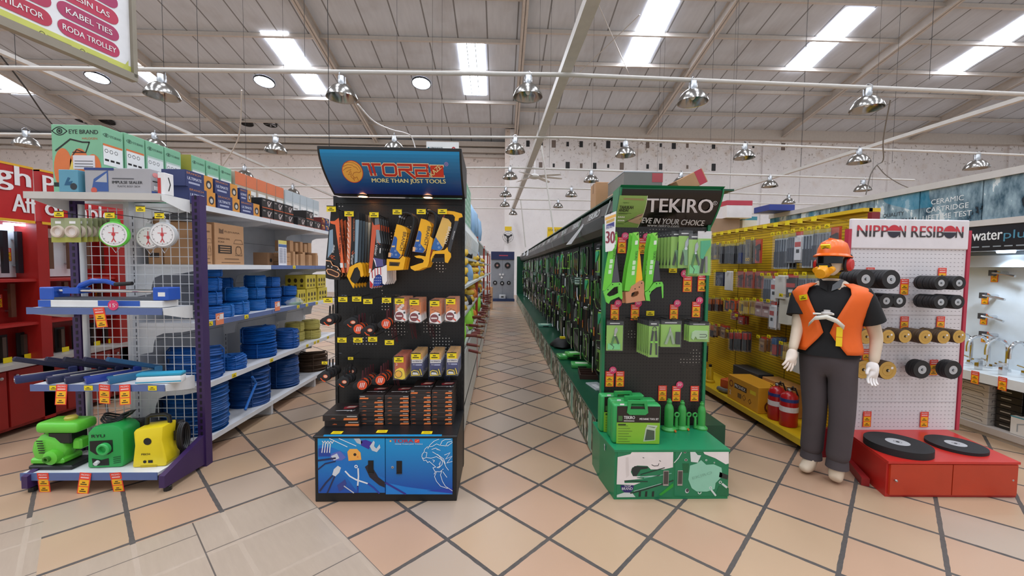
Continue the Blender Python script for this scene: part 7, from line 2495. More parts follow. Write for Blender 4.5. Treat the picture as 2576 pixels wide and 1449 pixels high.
def wall_pack(key):
 w, h, bg, kind, c1, c2 = {
  'scissors': (.09, .22, '#8a8478/.4', 'sc', '#caa23a/.4', 0), 'blacktool': (.10, .26, '#4a4a4c/.35', 'bars', '#141416/.5', '#8a8c90/.3/.8'), 'blueshank': (.10, .27, '#6c6c70/.35', 'bars', '#2c3a6a/.4', '#9a9ca0/.3/.8'),
  'goldshears': (.11, .29, '#7a7468/.4', 'sc', '#d8ac2c/.4', 0), 'redcard': (.13, .27, '#c0482c/.5', 'tool', '#2c2422/.4', 0), 'longties': (.12, .36, '#c2ccd4/.3', 'bars', '#1c2636/.4', '#2c3c50/.4'),
  'whiteties': (.11, .30, '#e4e4e6/.4', 'label', '#c03428/.5', '#222/.5'), 'greyties': (.12, .30, '#9aa2ac/.35', 'bars', '#3a4250/.4', '#6a727c/.4'), 'darkcase': (.20, .19, '#23263c/.4', 'tool', '#8a8e9c/.3/.6', 0),
  'whitebag': (.18, .25, '#dcd8d0/.5', 'plain', 0, 0), 'redpack': (.14, .2, '#b0584a/.45', 'tool', '#5a3a34/.4', 0), 'blackties': (.15, .26, '#2a2c30/.35', 'label', '#c03428/.5', '#e8e8e8/.5'),
  'orangeclamp': (.11, .15, '#d85a20/.45', 'cee', '#2c2420/.5', 0), 'yellowcee': (.10, .18, '#c9a82c/.4', 'cee', '#e8c41c/.4', 0), 'yellowpack': (.10, .17, '#c9a03c/.5', 'bars', '#d8b83c/.4', '#a87c1c/.4'),
  'pinkpack': (.14, .19, '#b8948c/.45', 'label', '#7c2c30/.5', '#ead8d4/.5'), 'beigesheet': (.20, .30, '#d6d0c0/.45', 'plain', 0, 0), 'bitset': (.10, .19, '#6a3c30/.45', 'bars', '#3a241c/.4', '#d8702c/.4'),
  'redroll': (.12, .10, '#8c2c20/.45', 'label', '#c8503c/.5', '#eadcd8/.5'), 'redgrip': (.07, .24, '#6a5c58/.35', 'grip', '#c8382c/.4', '#16161a/.4'), 'brownbox': (.10, .16, '#8a6038/.5', 'label', '#c8a070/.5', '#3a2418/.5'),
  'bluetube': (.09, .2, '#5a5c64/.35', 'grip', '#2c5c8a/.4', '#b8342c/.4')}[key]
 t = thing('hanging_pack', 'pack', 'hanging pack')
 o = MB(bg.replace('#222/', '#222222/')); o.M = frame((0, 0, 0), 'S')
 o.box(-w / 2, w / 2, -h, 0, -.003, 0)
 o.quad(-w / 2, w / 2, -h * .12, 0, .001, {'label': '#c83828/.5', 'bars': '#b8a440/.5'}.get(kind, bg))
 o.build('backing_card', t)
 o = MB(c1 if c1 else bg); o.M = frame((0, 0, 0), 'S')
 if kind == 'bars':
  for i in range(3):
   x = (i - 1) * w * .28
   o.box(x - w * .09, x + w * .09, -h * .95, -h * .5, .001, .016)
   o.box(x - w * .05, x + w * .05, -h * .5, -h * .16, .001, .012, c2)
 elif kind == 'sc':
  o.ring(-w * .15, -h * .82, w * .17, w * .07, .012, 14)
  o.ring(w * .17, -h * .82, w * .17, w * .07, .012, 14)
  o.prism([(-w * .1, -h * .68), (w * .04, -h * .68), (w * .1, -h * .2), (w * .02, -h * .18)], .001, .01, '#9a9894/.3/.7')
  o.prism([(w * .1, -h * .68), (-w * .02, -h * .68), (-w * .1, -h * .22), (-w * .02, -h * .2)], .001, .008, '#6a6864/.3/.7')
 elif kind == 'tool':
  o.prism([(-w * .3, -h * .3), (w * .25, -h * .2), (w * .3, -h * .4), (w * .05, -h * .45), (w * .12, -h * .9), (-w * .08, -h * .9), (-w * .1, -h * .48)], .001, .02)
  o.ring(0, -h * .72, w * .25, w * .07, .021, 14)
 elif kind == 'label':
  o.box(-w * .4, w * .4, -h * .93, -h * .18, .001, .02, bg)
  o.quad(-w * .36, w * .36, -h * .5, -h * .34, .0206)
  o.quad(-w * .18, w * .2, -h * .7, -h * .58, .0206, '#222222/.5' if c2 == '#222/.5' else c2)
 elif kind == 'cee':
  o.line([(w * .3, -h * .2), (-w * .25, -h * .15), (-w * .3, -h * .8), (w * .1, -h * .9), (w * .3, -h * .8)], w * .2, .02)
  o.box(w * .12, w * .22, -h * .75, -h * .3, .001, .016, '#8a8a8c/.3/.7')
 elif kind == 'grip':
  o.box(-w * .3, w * .3, -h * .38, -h * .08, .001, .022)
  o.box(-w * .24, w * .24, -h * .92, -h * .38, .001, .02, c2)
 else:
  o.box(-w * .45, w * .45, -h * .97, -h * .05, .001, .025)
 o.build('contents', t)
 if kind != 'plain':
  o = MB('blister'); o.M = frame((0, 0, 0), 'S')
  o.prism([(-w / 2, -h), (w / 2, -h), (w / 2, -.01), (-w / 2, -.01)], .022, .026)
  o.build('clear_shell', t)
 return t
WP = {}
LBL = {'scissors': 'gold-handled scissors', 'blacktool': 'pack of black tools', 'blueshank': 'blue-shanked tools', 'goldshears': 'large gold shears', 'redcard': 'red carded tool', 'longties': 'long dark cable ties',
  'whiteties': 'red-labelled white ties', 'greyties': 'bag of grey ties', 'darkcase': 'dark zipped case', 'whitebag': 'white bag', 'redpack': 'red carded pack', 'blackties': 'red-labelled black ties', 'orangeclamp': 'orange clamp pack',
  'yellowcee': 'yellow C-clamp pack', 'yellowpack': 'yellow pack', 'pinkpack': 'pink and white pack', 'beigesheet': 'beige sheet pack', 'bitset': 'brown bit pack', 'redroll': 'red roll pack', 'redgrip': 'red-gripped drivers', 'brownbox': 'brown carded box', 'bluetube': 'blue-capped tube pack'}
ROWY = [('top row', 2.0, [(1797, 'scissors', 3, 612), (1815, 'scissors', 2, 610), (1833, 'blacktool', 2, 612), (1848, 'blacktool', 3, 610), (1862, 'blacktool', 3, 610), (1880, 'blueshank', 3, 606), (1901, 'goldshears', 2, 600), (1925, 'redcard', 1, 600), (1978, 'longties', 3, 588), (1994, 'longties', 3, 586),
       (2012, 'greyties', 3, 584), (2031, 'whiteties', 4, 580), (2055, 'longties', 3, 576), (2075, 'greyties', 3, 574), (2098, 'greyties', 2, 572), (2122, 'redcard', 1, 568)]),
  ('second row', 1.6, [(1784, 'bitset', 2, 684), (1825, 'darkcase', 1, 682), (1852, 'whitebag', 1, 680), (1880, 'redpack', 3, 680), (1906, 'redpack', 3, 680), (1930, 'redpack', 4, 680), (1950, 'greyties', 3, 690), (1968, 'whiteties', 3, 690), (1988, 'whitebag', 3, 690), (2012, 'blackties', 4, 688), (2040, 'greyties', 3, 688), (2062, 'greyties', 2, 688)]),
  ('third row', 1.3, [(1782, 'bitset', 2, 750), (1800, 'bitset', 3, 746), (1822, 'bitset', 2, 746), (1846, 'orangeclamp', 3, 752), (1862, 'orangeclamp', 3, 752), (1882, 'yellowcee', 1, 752), (1896, 'yellowpack', 4, 752), (1912, 'yellowpack', 3, 752), (1930, 'pinkpack', 3, 752), (1948, 'pinkpack', 3, 754), (1966, 'whiteties', 2, 756), (2000, 'beigesheet', 3, 742), (2028, 'beigesheet', 2, 742)]),
  ('fourth row', .9, [(1783, 'blacktool', 2, 862), (1806, 'bitset', 2, 812), (1818, 'brownbox', 3, 814), (1836, 'brownbox', 2, 818), (1866, 'redroll', 3, 782), (1882, 'redroll', 2, 793), (1858, 'redgrip', 3, 832), (1870, 'redgrip', 3, 832), (1881, 'redgrip', 3, 832), (1892, 'redgrip', 2, 833), (1940, 'brownbox', 3, 846), (1968, 'bluetube', 3, 846), (2000, 'yellowpack', 2, 862), (2025, 'whitebag', 2, 872)])]
for rn, z0, its in ROWY:
 for i, (u, k_, n, v) in enumerate(its):
  if k_ not in WP:
   WP[k_] = Proto(wall_pack(k_))
  p = at(u, v, X=YB - .12)
  for j in range(n):
   WP[k_].put((YB - .20 + .045 * j + .01 * (i % 2), p.y + .004 * j, p.z - .01), (0, 0, -PI / 2 + .1 * math.sin(i * 2.3 + j)), '%s, %s row of yellow wall, %s from far side, %s' % (LBL[k_], rn.replace(' row', ''), ORD[i], ('front', 'behind', 'third', 'deepest')[j]), 'carded goods on the yellow wall')
  o = MB('#b8961c/.4').tube([(YB, p.y, p.z), (YB - .26, p.y, p.z), (YB - .265, p.y, p.z + .012)], .003, 6)
  o.M = Matrix.Translation((YB - .266, p.y, p.z)) @ frame((0, 0, 0), 'W')
  o.box(-.028, .028, -.02, .014, 0, .002, 'yellow_tag')
  tag_lines(o, -.028, -.02, .056, .034, .0026)
  tag(o.build('peg_hook'), 'yellow hook with price plate, %s, position %s from the far side' % (rn, ORD[i]), 'display hook', 'hooks on the yellow wall')
for i in range(14):
 y = 3.62 + i * .17
 o = MB('#c9a81c/.4').tube([(YB, y, 2.06), (YB - .30, y, 2.075), (YB - .305, y, 2.09)], .0035, 6).box(YB - .308, YB - .304, y - .03, y + .03, 2.05, 2.09, 'yellow_tag')
 tag(o.build('peg_hook'), 'empty yellow hook along the very top of the yellow wall, %s from the near post' % ORD[i], 'display hook', 'hooks on the yellow wall')
def onshelf(u, v):
 return at(u, v, Z=YZ + .004)
p = onshelf(1918, 1053)
t = printed_box('machine_carton', 'yellow machine carton on the yellow shelf', 'box', (2.80, 4.34, YZ + .003), .26, .56, .27, '#d99a24/.5', lambda o, w, h: (o.ring(w * .5, h * .25, w * .25, w * .08, .0004, 18, '#6a3418/.5'), o.text('PROHEX', w * .62, h * .4, h * .16, w * .8, .0004, '#5a3014/.5', rot=PI / 2)))
t.rotation_euler = (0, 0, 0)
o = MB(); o.M = frame((-.1308, .28, 0), 'W')
o.text('PROHEX', .14, .16, .035, .2, 0, 'white', bold=.02)
o.quad(.13, .36, .15, .205, -.0004, '#3a2414/.5')
o.ring(.07, .18, .04, .015, 0, 18, '#8a3c1c/.5')
o.text('2', .04, .05, .05, None, 0, 'white')
o.ring(.32, .09, .035, .008, 0, 4, '#5a3a1c/.5')
o.ring(.42, .08, .03, .008, 0, 4, '#5a3a1c/.5')
o.quad(.2, .27, .06, .11, 0, '#7a5a2c/.5')
o.quad(.42, .52, .17, .21, 0, '#e9cf2c/.5')
o.build('side_print', t)
printed_box('machine_carton', 'black and grey carton behind the yellow carton', 'box', (3.02, 4.72, YZ + .003), .18, .5, .3, '#34363a/.5', None, None)
printed_box('machine_carton', 'tan carton lying against the slats behind the extinguishers', 'box', (3.02, 4.16, YZ + .003), .18, .48, .3, '#c08a4c/.5', None, None)
def extinguisher(x, y, lb):
 t = thing('fire_extinguisher', lb, 'fire extinguisher', (x, y, YZ + .003), 0, 'fire extinguishers on the yellow shelf')
 MB('#b81c20/.25').lathe([(.072, 0), (.077, .01), (.077, .25), (.07, .29), (.045, .315), (.022, .325), (.022, .335)], 22).build('cylinder', t, smooth=True)
 MB('steel').lathe([(.022, .33), (.022, .35), (.014, .355)], 12).build('valve', t)
 MB('black').tube([(0, -.02, .355), (-.02, -.07, .39)], .008, 6).tube([(0, -.02, .355), (-.01, -.075, .36)], .008, 6).tube([(.0, .03, .35), (.07, .02, .35), (.086, .0, .28), (.085, 0, .1)], .008, 8).build('handle_hose', t, smooth=True)
 o = MB('#e6dede/.4').lathe([(.0775, .14), (.0778, .14), (.0778, .19), (.0775, .19)], 22).lathe([(.0775, .235), (.0778, .235), (.0778, .265), (.0775, .265)], 22, c='#2c3a7a/.4')
 o.build('label_band', t)
extinguisher(2.775, 3.93, 'red fire extinguisher beside the yellow machine carton')
extinguisher(2.775, 3.76, 'red fire extinguisher nearest the orange-vested mannequin')
t = thing('bottle_jack', 'yellow bottle jack on the far part of the yellow shelf', 'bottle jack', (2.79, 5.25, YZ + .003))
MB('#d8b020/.4').lathe([(.06, 0), (.06, .02), (.04, .03), (.04, .13), (.025, .16), (.025, .19), (.018, .2), (0, .2)], 16).build('body', t, smooth=True)
MB('black').lathe([(.018, .2), (.02, .23), (0, .235)], 10).build('screw_top', t)
t = thing('pipe_clamp', 'orange and grey clamp lying on the yellow shelf by the carton', 'clamp', (2.80, 4.80, YZ + .003), .4)
MB('#6c6c68/.4').tube([(-.07, .10, .03), (-.10, 0, .03), (-.06, -.1, .03), (.05, -.09, .03)], .028, 8).build('jaw', t, smooth=True)
MB('#d05a24/.45').box(-.05, .1, -.04, .1, .04, .15).build('body', t, bevel=.01)
# cartons over the yellow wall
for (u0, u1, v0, v1, Y, c, lb) in ((1828, 1893, 505, 540, 7.5, '#e2dcdc/.5', 'white and red carton highest of the pile over the yellow wall'), (1786, 1862, 538, 592, 7.6, '#9a7e66/.7', 'brown carton in the middle of the pile over the yellow wall'), (1808, 1858, 592, 604, 7.4, '#c8b0a0/.6', 'flat pale carton at the bottom of the pile over the yellow wall'),
        (1866, 1905, 545, 603, 7.7, '#d9d4c4/.5', 'white carton with teal lid beside the pile over the yellow wall'), (1935, 2000, 520, 540, 6.7, '#2c3c8a/.5', 'long dark blue carton lying on the picture fascia')):
 a_, b_ = at(u0, v1, Y=Y), at(u1, v0, Y=Y)
 z0 = {1786: 2.20, 1828: 2.575, 1808: 2.143, 1866: 2.143, 1935: 2.602}[u0]
 t = carton('storage_carton', lb, a_.x, b_.x, Y, Y + .42, z0, {1786: .37, 1808: .054, 1935: .10}.get(u0, b_.z - z0), c, tape=False)
 w = (b_.x - a_.x) / 2
 if u0 == 1828:
  MB('#b83848/.5').box(-w - .001, w + .001, -.211, .211, (b_.z - z0) * .72, b_.z - z0 + .001).build('red_band', t)
 if u0 == 1866:
  MB('#3c8a9c/.5').box(-w - .001, w + .001, -.211, .211, (b_.z - z0) * .86, b_.z - z0 + .001).build('teal_lid', t)
o = MB('yellow_paint').box(YB - .05, YB + .1, YA, 9.5, 2.11, 2.141).box(YB + .1, 5.0, 7.3, 8.6, 0, 2.141)
tag(o.build('top_board'), 'yellow top board over the slatted wall', 'board')
# ================================================================ white abrasive-disc stand with red cabinet
NX0, NX1, NPY = 2.892, 3.89, 3.30
t = thing('display_stand', 'white pegboard stand for grinding discs on a low red cabinet', 'display stand', (3.3, 3.1, 0))
NM = Matrix.Translation((-3.3, -3.1, 0))
rz_ = '#b4231c/.35'
fx = [(2.755, 2.735), (3.70, 2.715), (3.83, 3.33), (2.93, 3.33)]
o = MB(rz_); o.M = NM
o.prism([(x * .998 + .006, y + .014) if y < 3 else (x, y) for x, y in fx], .0, .245)
o.prism(fx, .245, .262, '#c42a22/.3')
o.build('cabinet_body', t)
for i in (0, 1):
 xa, xb = (2.775, 3.215) if i == 0 else (3.222, 3.685)
 o = MB('#b8381c/.35'); o.M = NM
 ya, yb = [2.735 - .02 * (x - 2.755) / .945 for x in (xa, xb)]
 o.add([(xa, ya, .02), (xb, yb, .02), (xb, yb, .24), (xa, ya, .24), (xa, ya + .014, .02), (xb, yb + .014, .02), (xb, yb + .014, .24), (xa, ya + .014, .24)], [(0, 1, 2, 3), (7, 6, 5, 4), (0, 4, 5, 1), (1, 5, 6, 2), (2, 6, 7, 3), (3, 7, 4, 0)])
 D = o.build('door', t)
 o = MB('steel'); o.M = NM @ Matrix.Translation((xa + .03 if i == 0 else xb - .03, 2.733, .13)) @ frame((0, 0, 0), 'S')
 o.lathe([(.006, -.002), (.006, .008), (.009, .012), (.007, .018), (0, .019)], 12)
 o.build('knob', D)
o = MB('#8c1a1c/.4'); o.M = NM
o.add([(2.90, 3.28, 0), (2.72, 2.90, 0), (2.72, 2.90, .06), (2.90, 3.28, .07), (2.93, 3.28, 0), (2.765, 2.88, 0), (2.765, 2.88, .06), (2.93, 3.28, .07)], [(0, 1, 2, 3), (7, 6, 5, 4), (0, 4, 5, 1), (1, 5, 6, 2), (2, 6, 7, 3), (3, 7, 4, 0)])
o.build('foot_rail', t)
o = MB('peg_white'); o.M = NM
o.box(NX0 + .004, NX1 - .004, NPY, NPY + .02, .262, 1.80)
o.build('pegboard', t)
o = MB('#e6e0e3/.45'); o.M = NM
o.box(NX0, NX1, NPY - .012, NPY + .025, 1.79, 2.035)
H_ = o.build('head_board', t, bevel=.008, seg=2)
o = MB('#a8a0a4/.5'); o.M = NM
for z in (.50, .72, .98, 1.24, 1.555):
 o.box(NX0 + .004, NX1 - .004, NPY - .0015, NPY, z, z + .003)
o.build('board_seam', t)
for x in (NX0 - .025, NX1):
 o = MB('#b83048/.45'); o.M = NM
 o.box(x, x + .025, NPY - .01, NPY + .03, 0.26, 1.95)
 o.build('slotted_post', t)
a0, a1 = pl(2156, 595, NPY - .014), pl(2424, 570, NPY - .014)
o = MB('#3a3638/.45'); o.M = NM @ frame((0, NPY - .014, 0), 'S')
wt, ht = a1[0] - a0[0], a1[1] - a0[1]
for tx, s0, s1 in (('NIPP', 0, .29), ('N', .395, .455), ('RESIB', .51, .815), ('N', .93, 1.0)):
 o.text(tx, a0[0] + wt * s0, a0[1], ht, wt * (s1 - s0), .001, '#3a3638/.45', bold=.02)
 vs, fs, tw, th = glyphs(tx, 0)
o.build('lettering', H_)
m, nt, b = new_mat('logo_two_tone')
g = NT(nt)
x, y, z, vec = g.xyz()
nt.links.new(g.mix(g.math('GREATER_THAN', z, a0[1] + ht * .52), lin('#3a3638'), lin('#c83442')), b.inputs['Base Color'])
for q in H_.children:
 q.data.materials.clear()
 q.data.materials.append(m)
 for pf in q.data.polygons:
  pf.material_index = 0
o = MB(); o.M = NM @ frame((0, NPY - .015, 0), 'S')
for s_ in (.343, .872):
 cx, cy = a0[0] + wt * s_, a0[1] + ht * .5
 r_ = ht * .56
 o.poly([(cx + r_ * math.cos(a), cy + r_ * math.sin(a)) for a in [PI * i / 12 for i in range(13)]], .001, '#c8303c/.45')
 o.poly([(cx + r_ * math.cos(a), cy + r_ * math.sin(a)) for a in [PI + PI * i / 12 for i in range(13)]], .001, '#2c2a38/.45')
 o.quad(cx - r_, cx + r_, cy - r_ * .08, cy + r_ * .08, .0014, '#a8a4a8/.4')
o.build('logo_discs', H_)
def disc(r, th, c, hub, nm='grinding_disc'):
 t = thing(nm, 'disc', 'grinding disc')
 o = MB(c); o.M = frame((0, 0, 0), 'S')
 o.lathe([(r * .16, 0), (r * .97, 0), (r, -th * .2), (r, -th * .8), (r * .97, -th), (r * .16, -th)], 28, close=True)
 o.build('abrasive_wheel', t, smooth=True)
 o = MB(hub); o.M = frame((0, 0, 0), 'S')
 o.ring(0, 0, r * .44 if c[1] in '1' else r * .97, r * (.3 if c[1] in '1' else .80), .0008, 24)
 o.disc(0, 0, r * .13, .001, 14, 'black')
 if c[1] in '1':
  o.ring(0, 0, r * .46, r * .02, .001, 24, '#e0dede/.4')
 else:
  o.quad(r * .35, r * .6, r * .15, r * .4, .0016, 'white')
  o.ring(0, 0, r * .6, r * .03, .0014, 24, '#a87c2c/.5')
 o.build('paper_label', t)
 return t
DK = {}
DL = [(2178, 702, 27, 'b', 7, 'upper pair nearest the mannequin, first'), (2242, 703, 27, 'b', 8, 'upper pair nearest the mannequin, second'), (2368, 712, 20, 'b', 7, 'upper pair by the red post, first'), (2413, 712, 20, 'b', 7, 'upper pair by the red post, second'),
  (2230, 757, 21, 'b', 4, 'second row near the mannequin, first'), (2263, 757, 20, 'b', 4, 'second row near the mannequin, second'), (2367, 760, 20, 'b', 7, 'second row by the red post, first'), (2410, 760, 20, 'b', 7, 'second row by the red post, second'),
  (2180, 847, 21, 'g', 6, 'gold row, behind the vest'), (2234, 847, 20, 'g', 6, 'gold row, beside the arm'), (2277, 846, 19, 'g', 6, 'gold row, third'), (2328, 848, 20, 'g', 7, 'gold row, fourth'), (2374, 848, 19, 'g', 7, 'gold row, fifth'), (2413, 847, 19, 'g', 7, 'gold row, by the red post'),
  (2172, 930, 26, 'g', 3, 'large gold, behind the glove'), (2233, 932, 26, 'g', 3, 'large gold, beside the glove'), (2320, 930, 26, 'b', 3, 'lower black, middle'), (2398, 931, 27, 'b', 3, 'lower black, by the red post')]
for u, v, r_, k_, n, lb in DL:
 Y = 3.08 if n > 5 else 3.16
 p = at(u, v, Y=Y)
 r = r_ / 1025 * Y * .93
 key = (k_, r_)
 if key not in DK:
  DK[key] = Proto(disc(r, .022, '#1e1e20/.6' if k_ == 'b' else '#4c3a28/.6', '#b4b8bc/.3' if k_ == 'b' else '#c39a48/.5'))
 for j in range(n):
  DK[key].put((p.x + .002 * math.sin(j * 3), Y + j * .0235, p.z), (0, 0, 0), '%s grinding disc, %s, %s from the front' % ('black' if k_ == 'b' else 'gold', lb, ORD[j]), 'grinding discs on the white stand')
 tag(MB('steel').tube([(p.x, NPY, p.z), (p.x, Y - .012, p.z)], r * .10, 8).build('disc_peg'), 'steel peg through the discs: %s' % lb, 'peg', 'disc pegs on the white stand')
for i, (u, v, k_) in enumerate(((2190, 673, 0), (2276, 702, 0), (2371, 674, 0), (2183, 797, 0), (2276, 796, 0), (2367, 796, 0), (2180, 878, 0), (2350, 905, 0), (2182, 1035, 0), (2326, 1036, 0))):
 p = at(u, v, Y=NPY - .006)
 PROMO[0].put((p.x, NPY - .006, p.z), (0, 0, 0), 'red promotion tag on the white stand %s' % ('above the first big discs', 'beside the second big discs', 'above the discs by the post', 'behind the vest', 'over the third gold stack', 'over the fifth gold stack', 'behind the elbow', 'between the lower black wheels', 'low, over the large wheel', 'low, over the thin wheel')[i], 'promotion tags on the white stand', (.85,) * 3)
for (u, v, r, th, lb) in ((2258, 1112, .198, .05, 'largest black grinding wheel lying on the red cabinet'), (2404, 1116, .172, .022, 'thinner black grinding wheel lying on the red cabinet')):
 p = at(u, v, Z=.262 + th)
 q = thing('large_grinding_disc', lb, 'grinding wheel', (p.x, p.y if th > .03 else p.y + .0, .2625))
 MB('#1a1a1c/.7').lathe([(r * .06, 0), (r, 0), (r, th), (r * .06, th)], 48, close=True).build('wheel', q, smooth=True)
 o = MB('#b4b6b8/.35')
 o.ring(0, 0, r * .36, r * .30, th + .0012, 32)
 o.ring(0, 0, r * .13, r * .02, th + .0018, 20, '#6c6c70/.4')
 o.M = Matrix.Translation((0, 0, th + .0018))
 o.build('paper_label', q)
# ================================================================ mannequin in safety gear
MC = Vector((2.50, 3.0, 0))
t = thing('mannequin', 'mannequin in orange hard hat and vest, black shirt and grey trousers', 'mannequin', MC)
def skin(name, verts, edges, rad, m_, parent, sub=1):
 me = bpy.data.meshes.new(name)
 me.from_pydata([tuple(v) for v in verts], edges, [])
 me.materials.append(mat(m_))
 o = bpy.data.objects.new(name, me)
 COL.objects.link(o)
 o.parent = parent
 s_ = o.modifiers.new('skin', 'SKIN')
 s_.use_smooth_shade = True
 for i, r_ in enumerate(rad):
  sv = me.skin_vertices[0].data[i]
  sv.radius = (r_, r_) if not isinstance(r_, tuple) else r_
  sv.use_root = i == 0
 md = o.modifiers.new('smooth', 'SUBSURF')
 md.levels = md.render_levels = sub
 return o
def wp(u, v, Y):
 return at(u, v, Y=Y) - MC
PHI = R(-46)
c16, s16 = math.cos(PHI), math.sin(PHI)
bd = lambda x, y, z: Vector((x * c16 - y * s16, x * s16 + y * c16, z))
SHL, SHR = bd(-.185, .0, 1.425), bd(.185, .0, 1.425)
ELL, WRL = wp(2006, 828, 3.08), wp(1993, 884, 3.00)
ELR, WRR = wp(2206, 850, 2.87), wp(2197, 918, 2.82)
HPL, HPR = bd(-.085, 0, .92), bd(.085, 0, .92)
ANL, ANR = wp(2042, 1152, 3.10), wp(2108, 1172, 2.94)
ANL.z, ANR.z = .10, .10
KNL, KNR = (HPL + ANL) / 2 + Vector((0, -.02, .0)), (HPR + ANR) / 2 + Vector((0, -.02, 0))
TOL, TOR = at(2016, 1182, Z=.035) - MC, at(2098, 1208, Z=.035) - MC
V = [bd(0, 0, .97), bd(0, 0, 1.12), bd(0, 0, 1.3), bd(0, .01, 1.46), bd(0, 0, 1.555), SHL, (SHL + ELL) / 2, ELL, WRL, SHR, (SHR + ELR) / 2, ELR, WRR, HPL, KNL, ANL, ANL * .5 + TOL * .5 + Vector((0, 0, -.02)), TOL, HPR, KNR, ANR, ANR * .5 + TOR * .5 + Vector((0, 0, -.02)), TOR, ANL + Vector((.02, .03, -.06)), ANR + Vector((.01, .035, -.06))]
E_ = [(0, 1), (1, 2), (2, 3), (3, 4), (3, 5), (5, 6), (6, 7), (7, 8), (3, 9), (9, 10), (10, 11), (11, 12), (0, 13), (13, 14), (14, 15), (15, 16), (16, 17), (0, 18), (18, 19), (19, 20), (20, 21), (21, 22), (15, 23), (20, 24)]
RD = [.12, .11, .12, .085, .052, .055, .05, .043, .032, .055, .05, .043, .032, .085, .056, .045, (.05, .045), (.045, .03), .085, .056, .045, (.05, .045), (.045, .03), .036, .036]
body = skin('body', V, E_, RD, 'skin', t, 2)
def loft(o, secs, n=28, a0=None, c=None):
 """elliptical sections (x, y, z, rx, ry) turned by PHI; a0(i) leaves a front opening"""
 vs, fs = [], []
 for i, (x, y, z, rx, ry) in enumerate(secs):
  g0 = a0(i) if a0 else 0
  for j in range(n + (1 if a0 else 0)):
   a = -PI / 2 + g0 + (2 * PI - 2 * g0) * j / n
   q = 2.4
   ca, sa = math.cos(a), math.sin(a)
   ex = abs(ca) ** (2 / q) * (1 if ca > 0 else -1)
   ey = abs(sa) ** (2 / q) * (1 if sa > 0 else -1)
   p = bd(x + rx * ex, y + ry * ey, z)
   vs.append(tuple(p))
 k = n + 1 if a0 else n
 for i in range(len(secs) - 1):
  for j in range(n if a0 else n):
   j2 = j + 1 if a0 else (j + 1) % n
   fs.append((i * k + j, i * k + j2, (i + 1) * k + j2, (i + 1) * k + j))
 if not a0:
  fs += [tuple(range(k))[::-1], tuple(range((len(secs) - 1) * k, len(secs) * k))]
 return o.add(vs, fs, c)
# head (same skin), turned towards the camera's left
PH2 = R(-64)
HC = bd(.0, -.015, 1.67)
hm = Matrix.Translation(HC) @ Matrix.Rotation(PH2, 4, 'Z')
hd = MB('skin'); hd.M = hm
sec = [(-.10, .035, .03, -.045), (-.085, .048, .045, -.035), (-.06, .06, .068, -.02), (-.02, .07, .09, -.004), (.03, .075, .098, .004), (.07, .074, .095, .008), (.10, .06, .078, .012), (.122, .03, .04, .014)]
vs, fs = [], []
for z, rx, ry, yo in sec:
 for j in range(20):
  a = 2 * PI * j / 20
  nose = .024 if -.045 < z < -.01 and j == 15 else .004 if -.06 < z < .02 and j == 15 else 0
  vs.append((rx * math.cos(a), yo + ry * math.sin(a) - nose, z))
for i in range(len(sec) - 1):
 fs += [(i * 20 + j, i * 20 + (j + 1) % 20, (i + 1) * 20 + (j + 1) % 20, (i + 1) * 20 + j) for j in range(20)]
fs += [tuple(range(20))[::-1], tuple(range(140, 160))]
hd.add(vs, fs)
for sx in (-1, 1):
 hd.lathe([(.0, .006), (.018, .006), (.028, .0), (.03, -.008)], 12, (sx * .075, .012, -.005), ax='x')
hd.build('head', t, smooth=True, ang=70)
# trousers
WA = bd(0, 0, 1.06)
TV, TR = [bd(0, 0, .95), WA], [(.17, .14), (.16, .12)]
TE = [(0, 1)]
for h, k_, a in ((HPL, KNL, ANL), (HPR, KNR, ANR)):
 lo = a + Vector((0, .01, .05))
 k0 = len(TV)
 TV += [h + Vector((0, 0, -.04)), (h + k_) / 2, k_, (k_ + lo) / 2, lo]
 TR += [.115, .098, .086, .083, .083]
 TE += [(0, k0)] + [(k0 + i, k0 + i + 1) for i in range(4)]
q_ = skin('trousers', TV, TE, TR, 'trouser', t, 2)
o = MB('trouser')
for a in (ANL, ANR):
 lo = a + Vector((0, .008, .06))
 o.tube([lo + Vector((0, 0, .06)), lo, lo - Vector((0, 0, .045))], [.06, .070, .074], 20)
o.build('hem', q_, smooth=True)
# black shirt with collar
o = MB('#131315/.85')
loft(o, [(0, 0, .97, .192, .145), (0, 0, 1.02, .188, .14), (0, 0, 1.10, .165, .12), (0, -.005, 1.22, .175, .13), (0, -.005, 1.34, .195, .135), (0, .0, 1.41, .20, .12), (0, .005, 1.46, .165, .095), (0, .005, 1.50, .10, .075), (0, .005, 1.53, .07, .06)])
for sh, el in ((SHL, ELL), (SHR, ELR)):
 d = el - sh
 o.tube([sh - d * .12 + Vector((0, 0, .0)), sh + d * .1, sh + d * .35, sh + d * .62], [.055, .072, .078, .084], 16)
o.build('shirt', t, smooth=True, ang=50)
o = MB('#16161a/.4')
for sx in (-1, 1):
 o.add([bd(sx * .012, -.105, 1.455), bd(sx * .06, -.085, 1.48), bd(sx * .08, -.01, 1.53), bd(sx * .06, -.055, 1.545), bd(sx * .016, -.085, 1.50)], [(0, 1, 2, 3, 4) if sx > 0 else (4, 3, 2, 1, 0)], '#0e0e10/.8' if sx < 0 else '#55585c/.4')
o.build('collar', t)
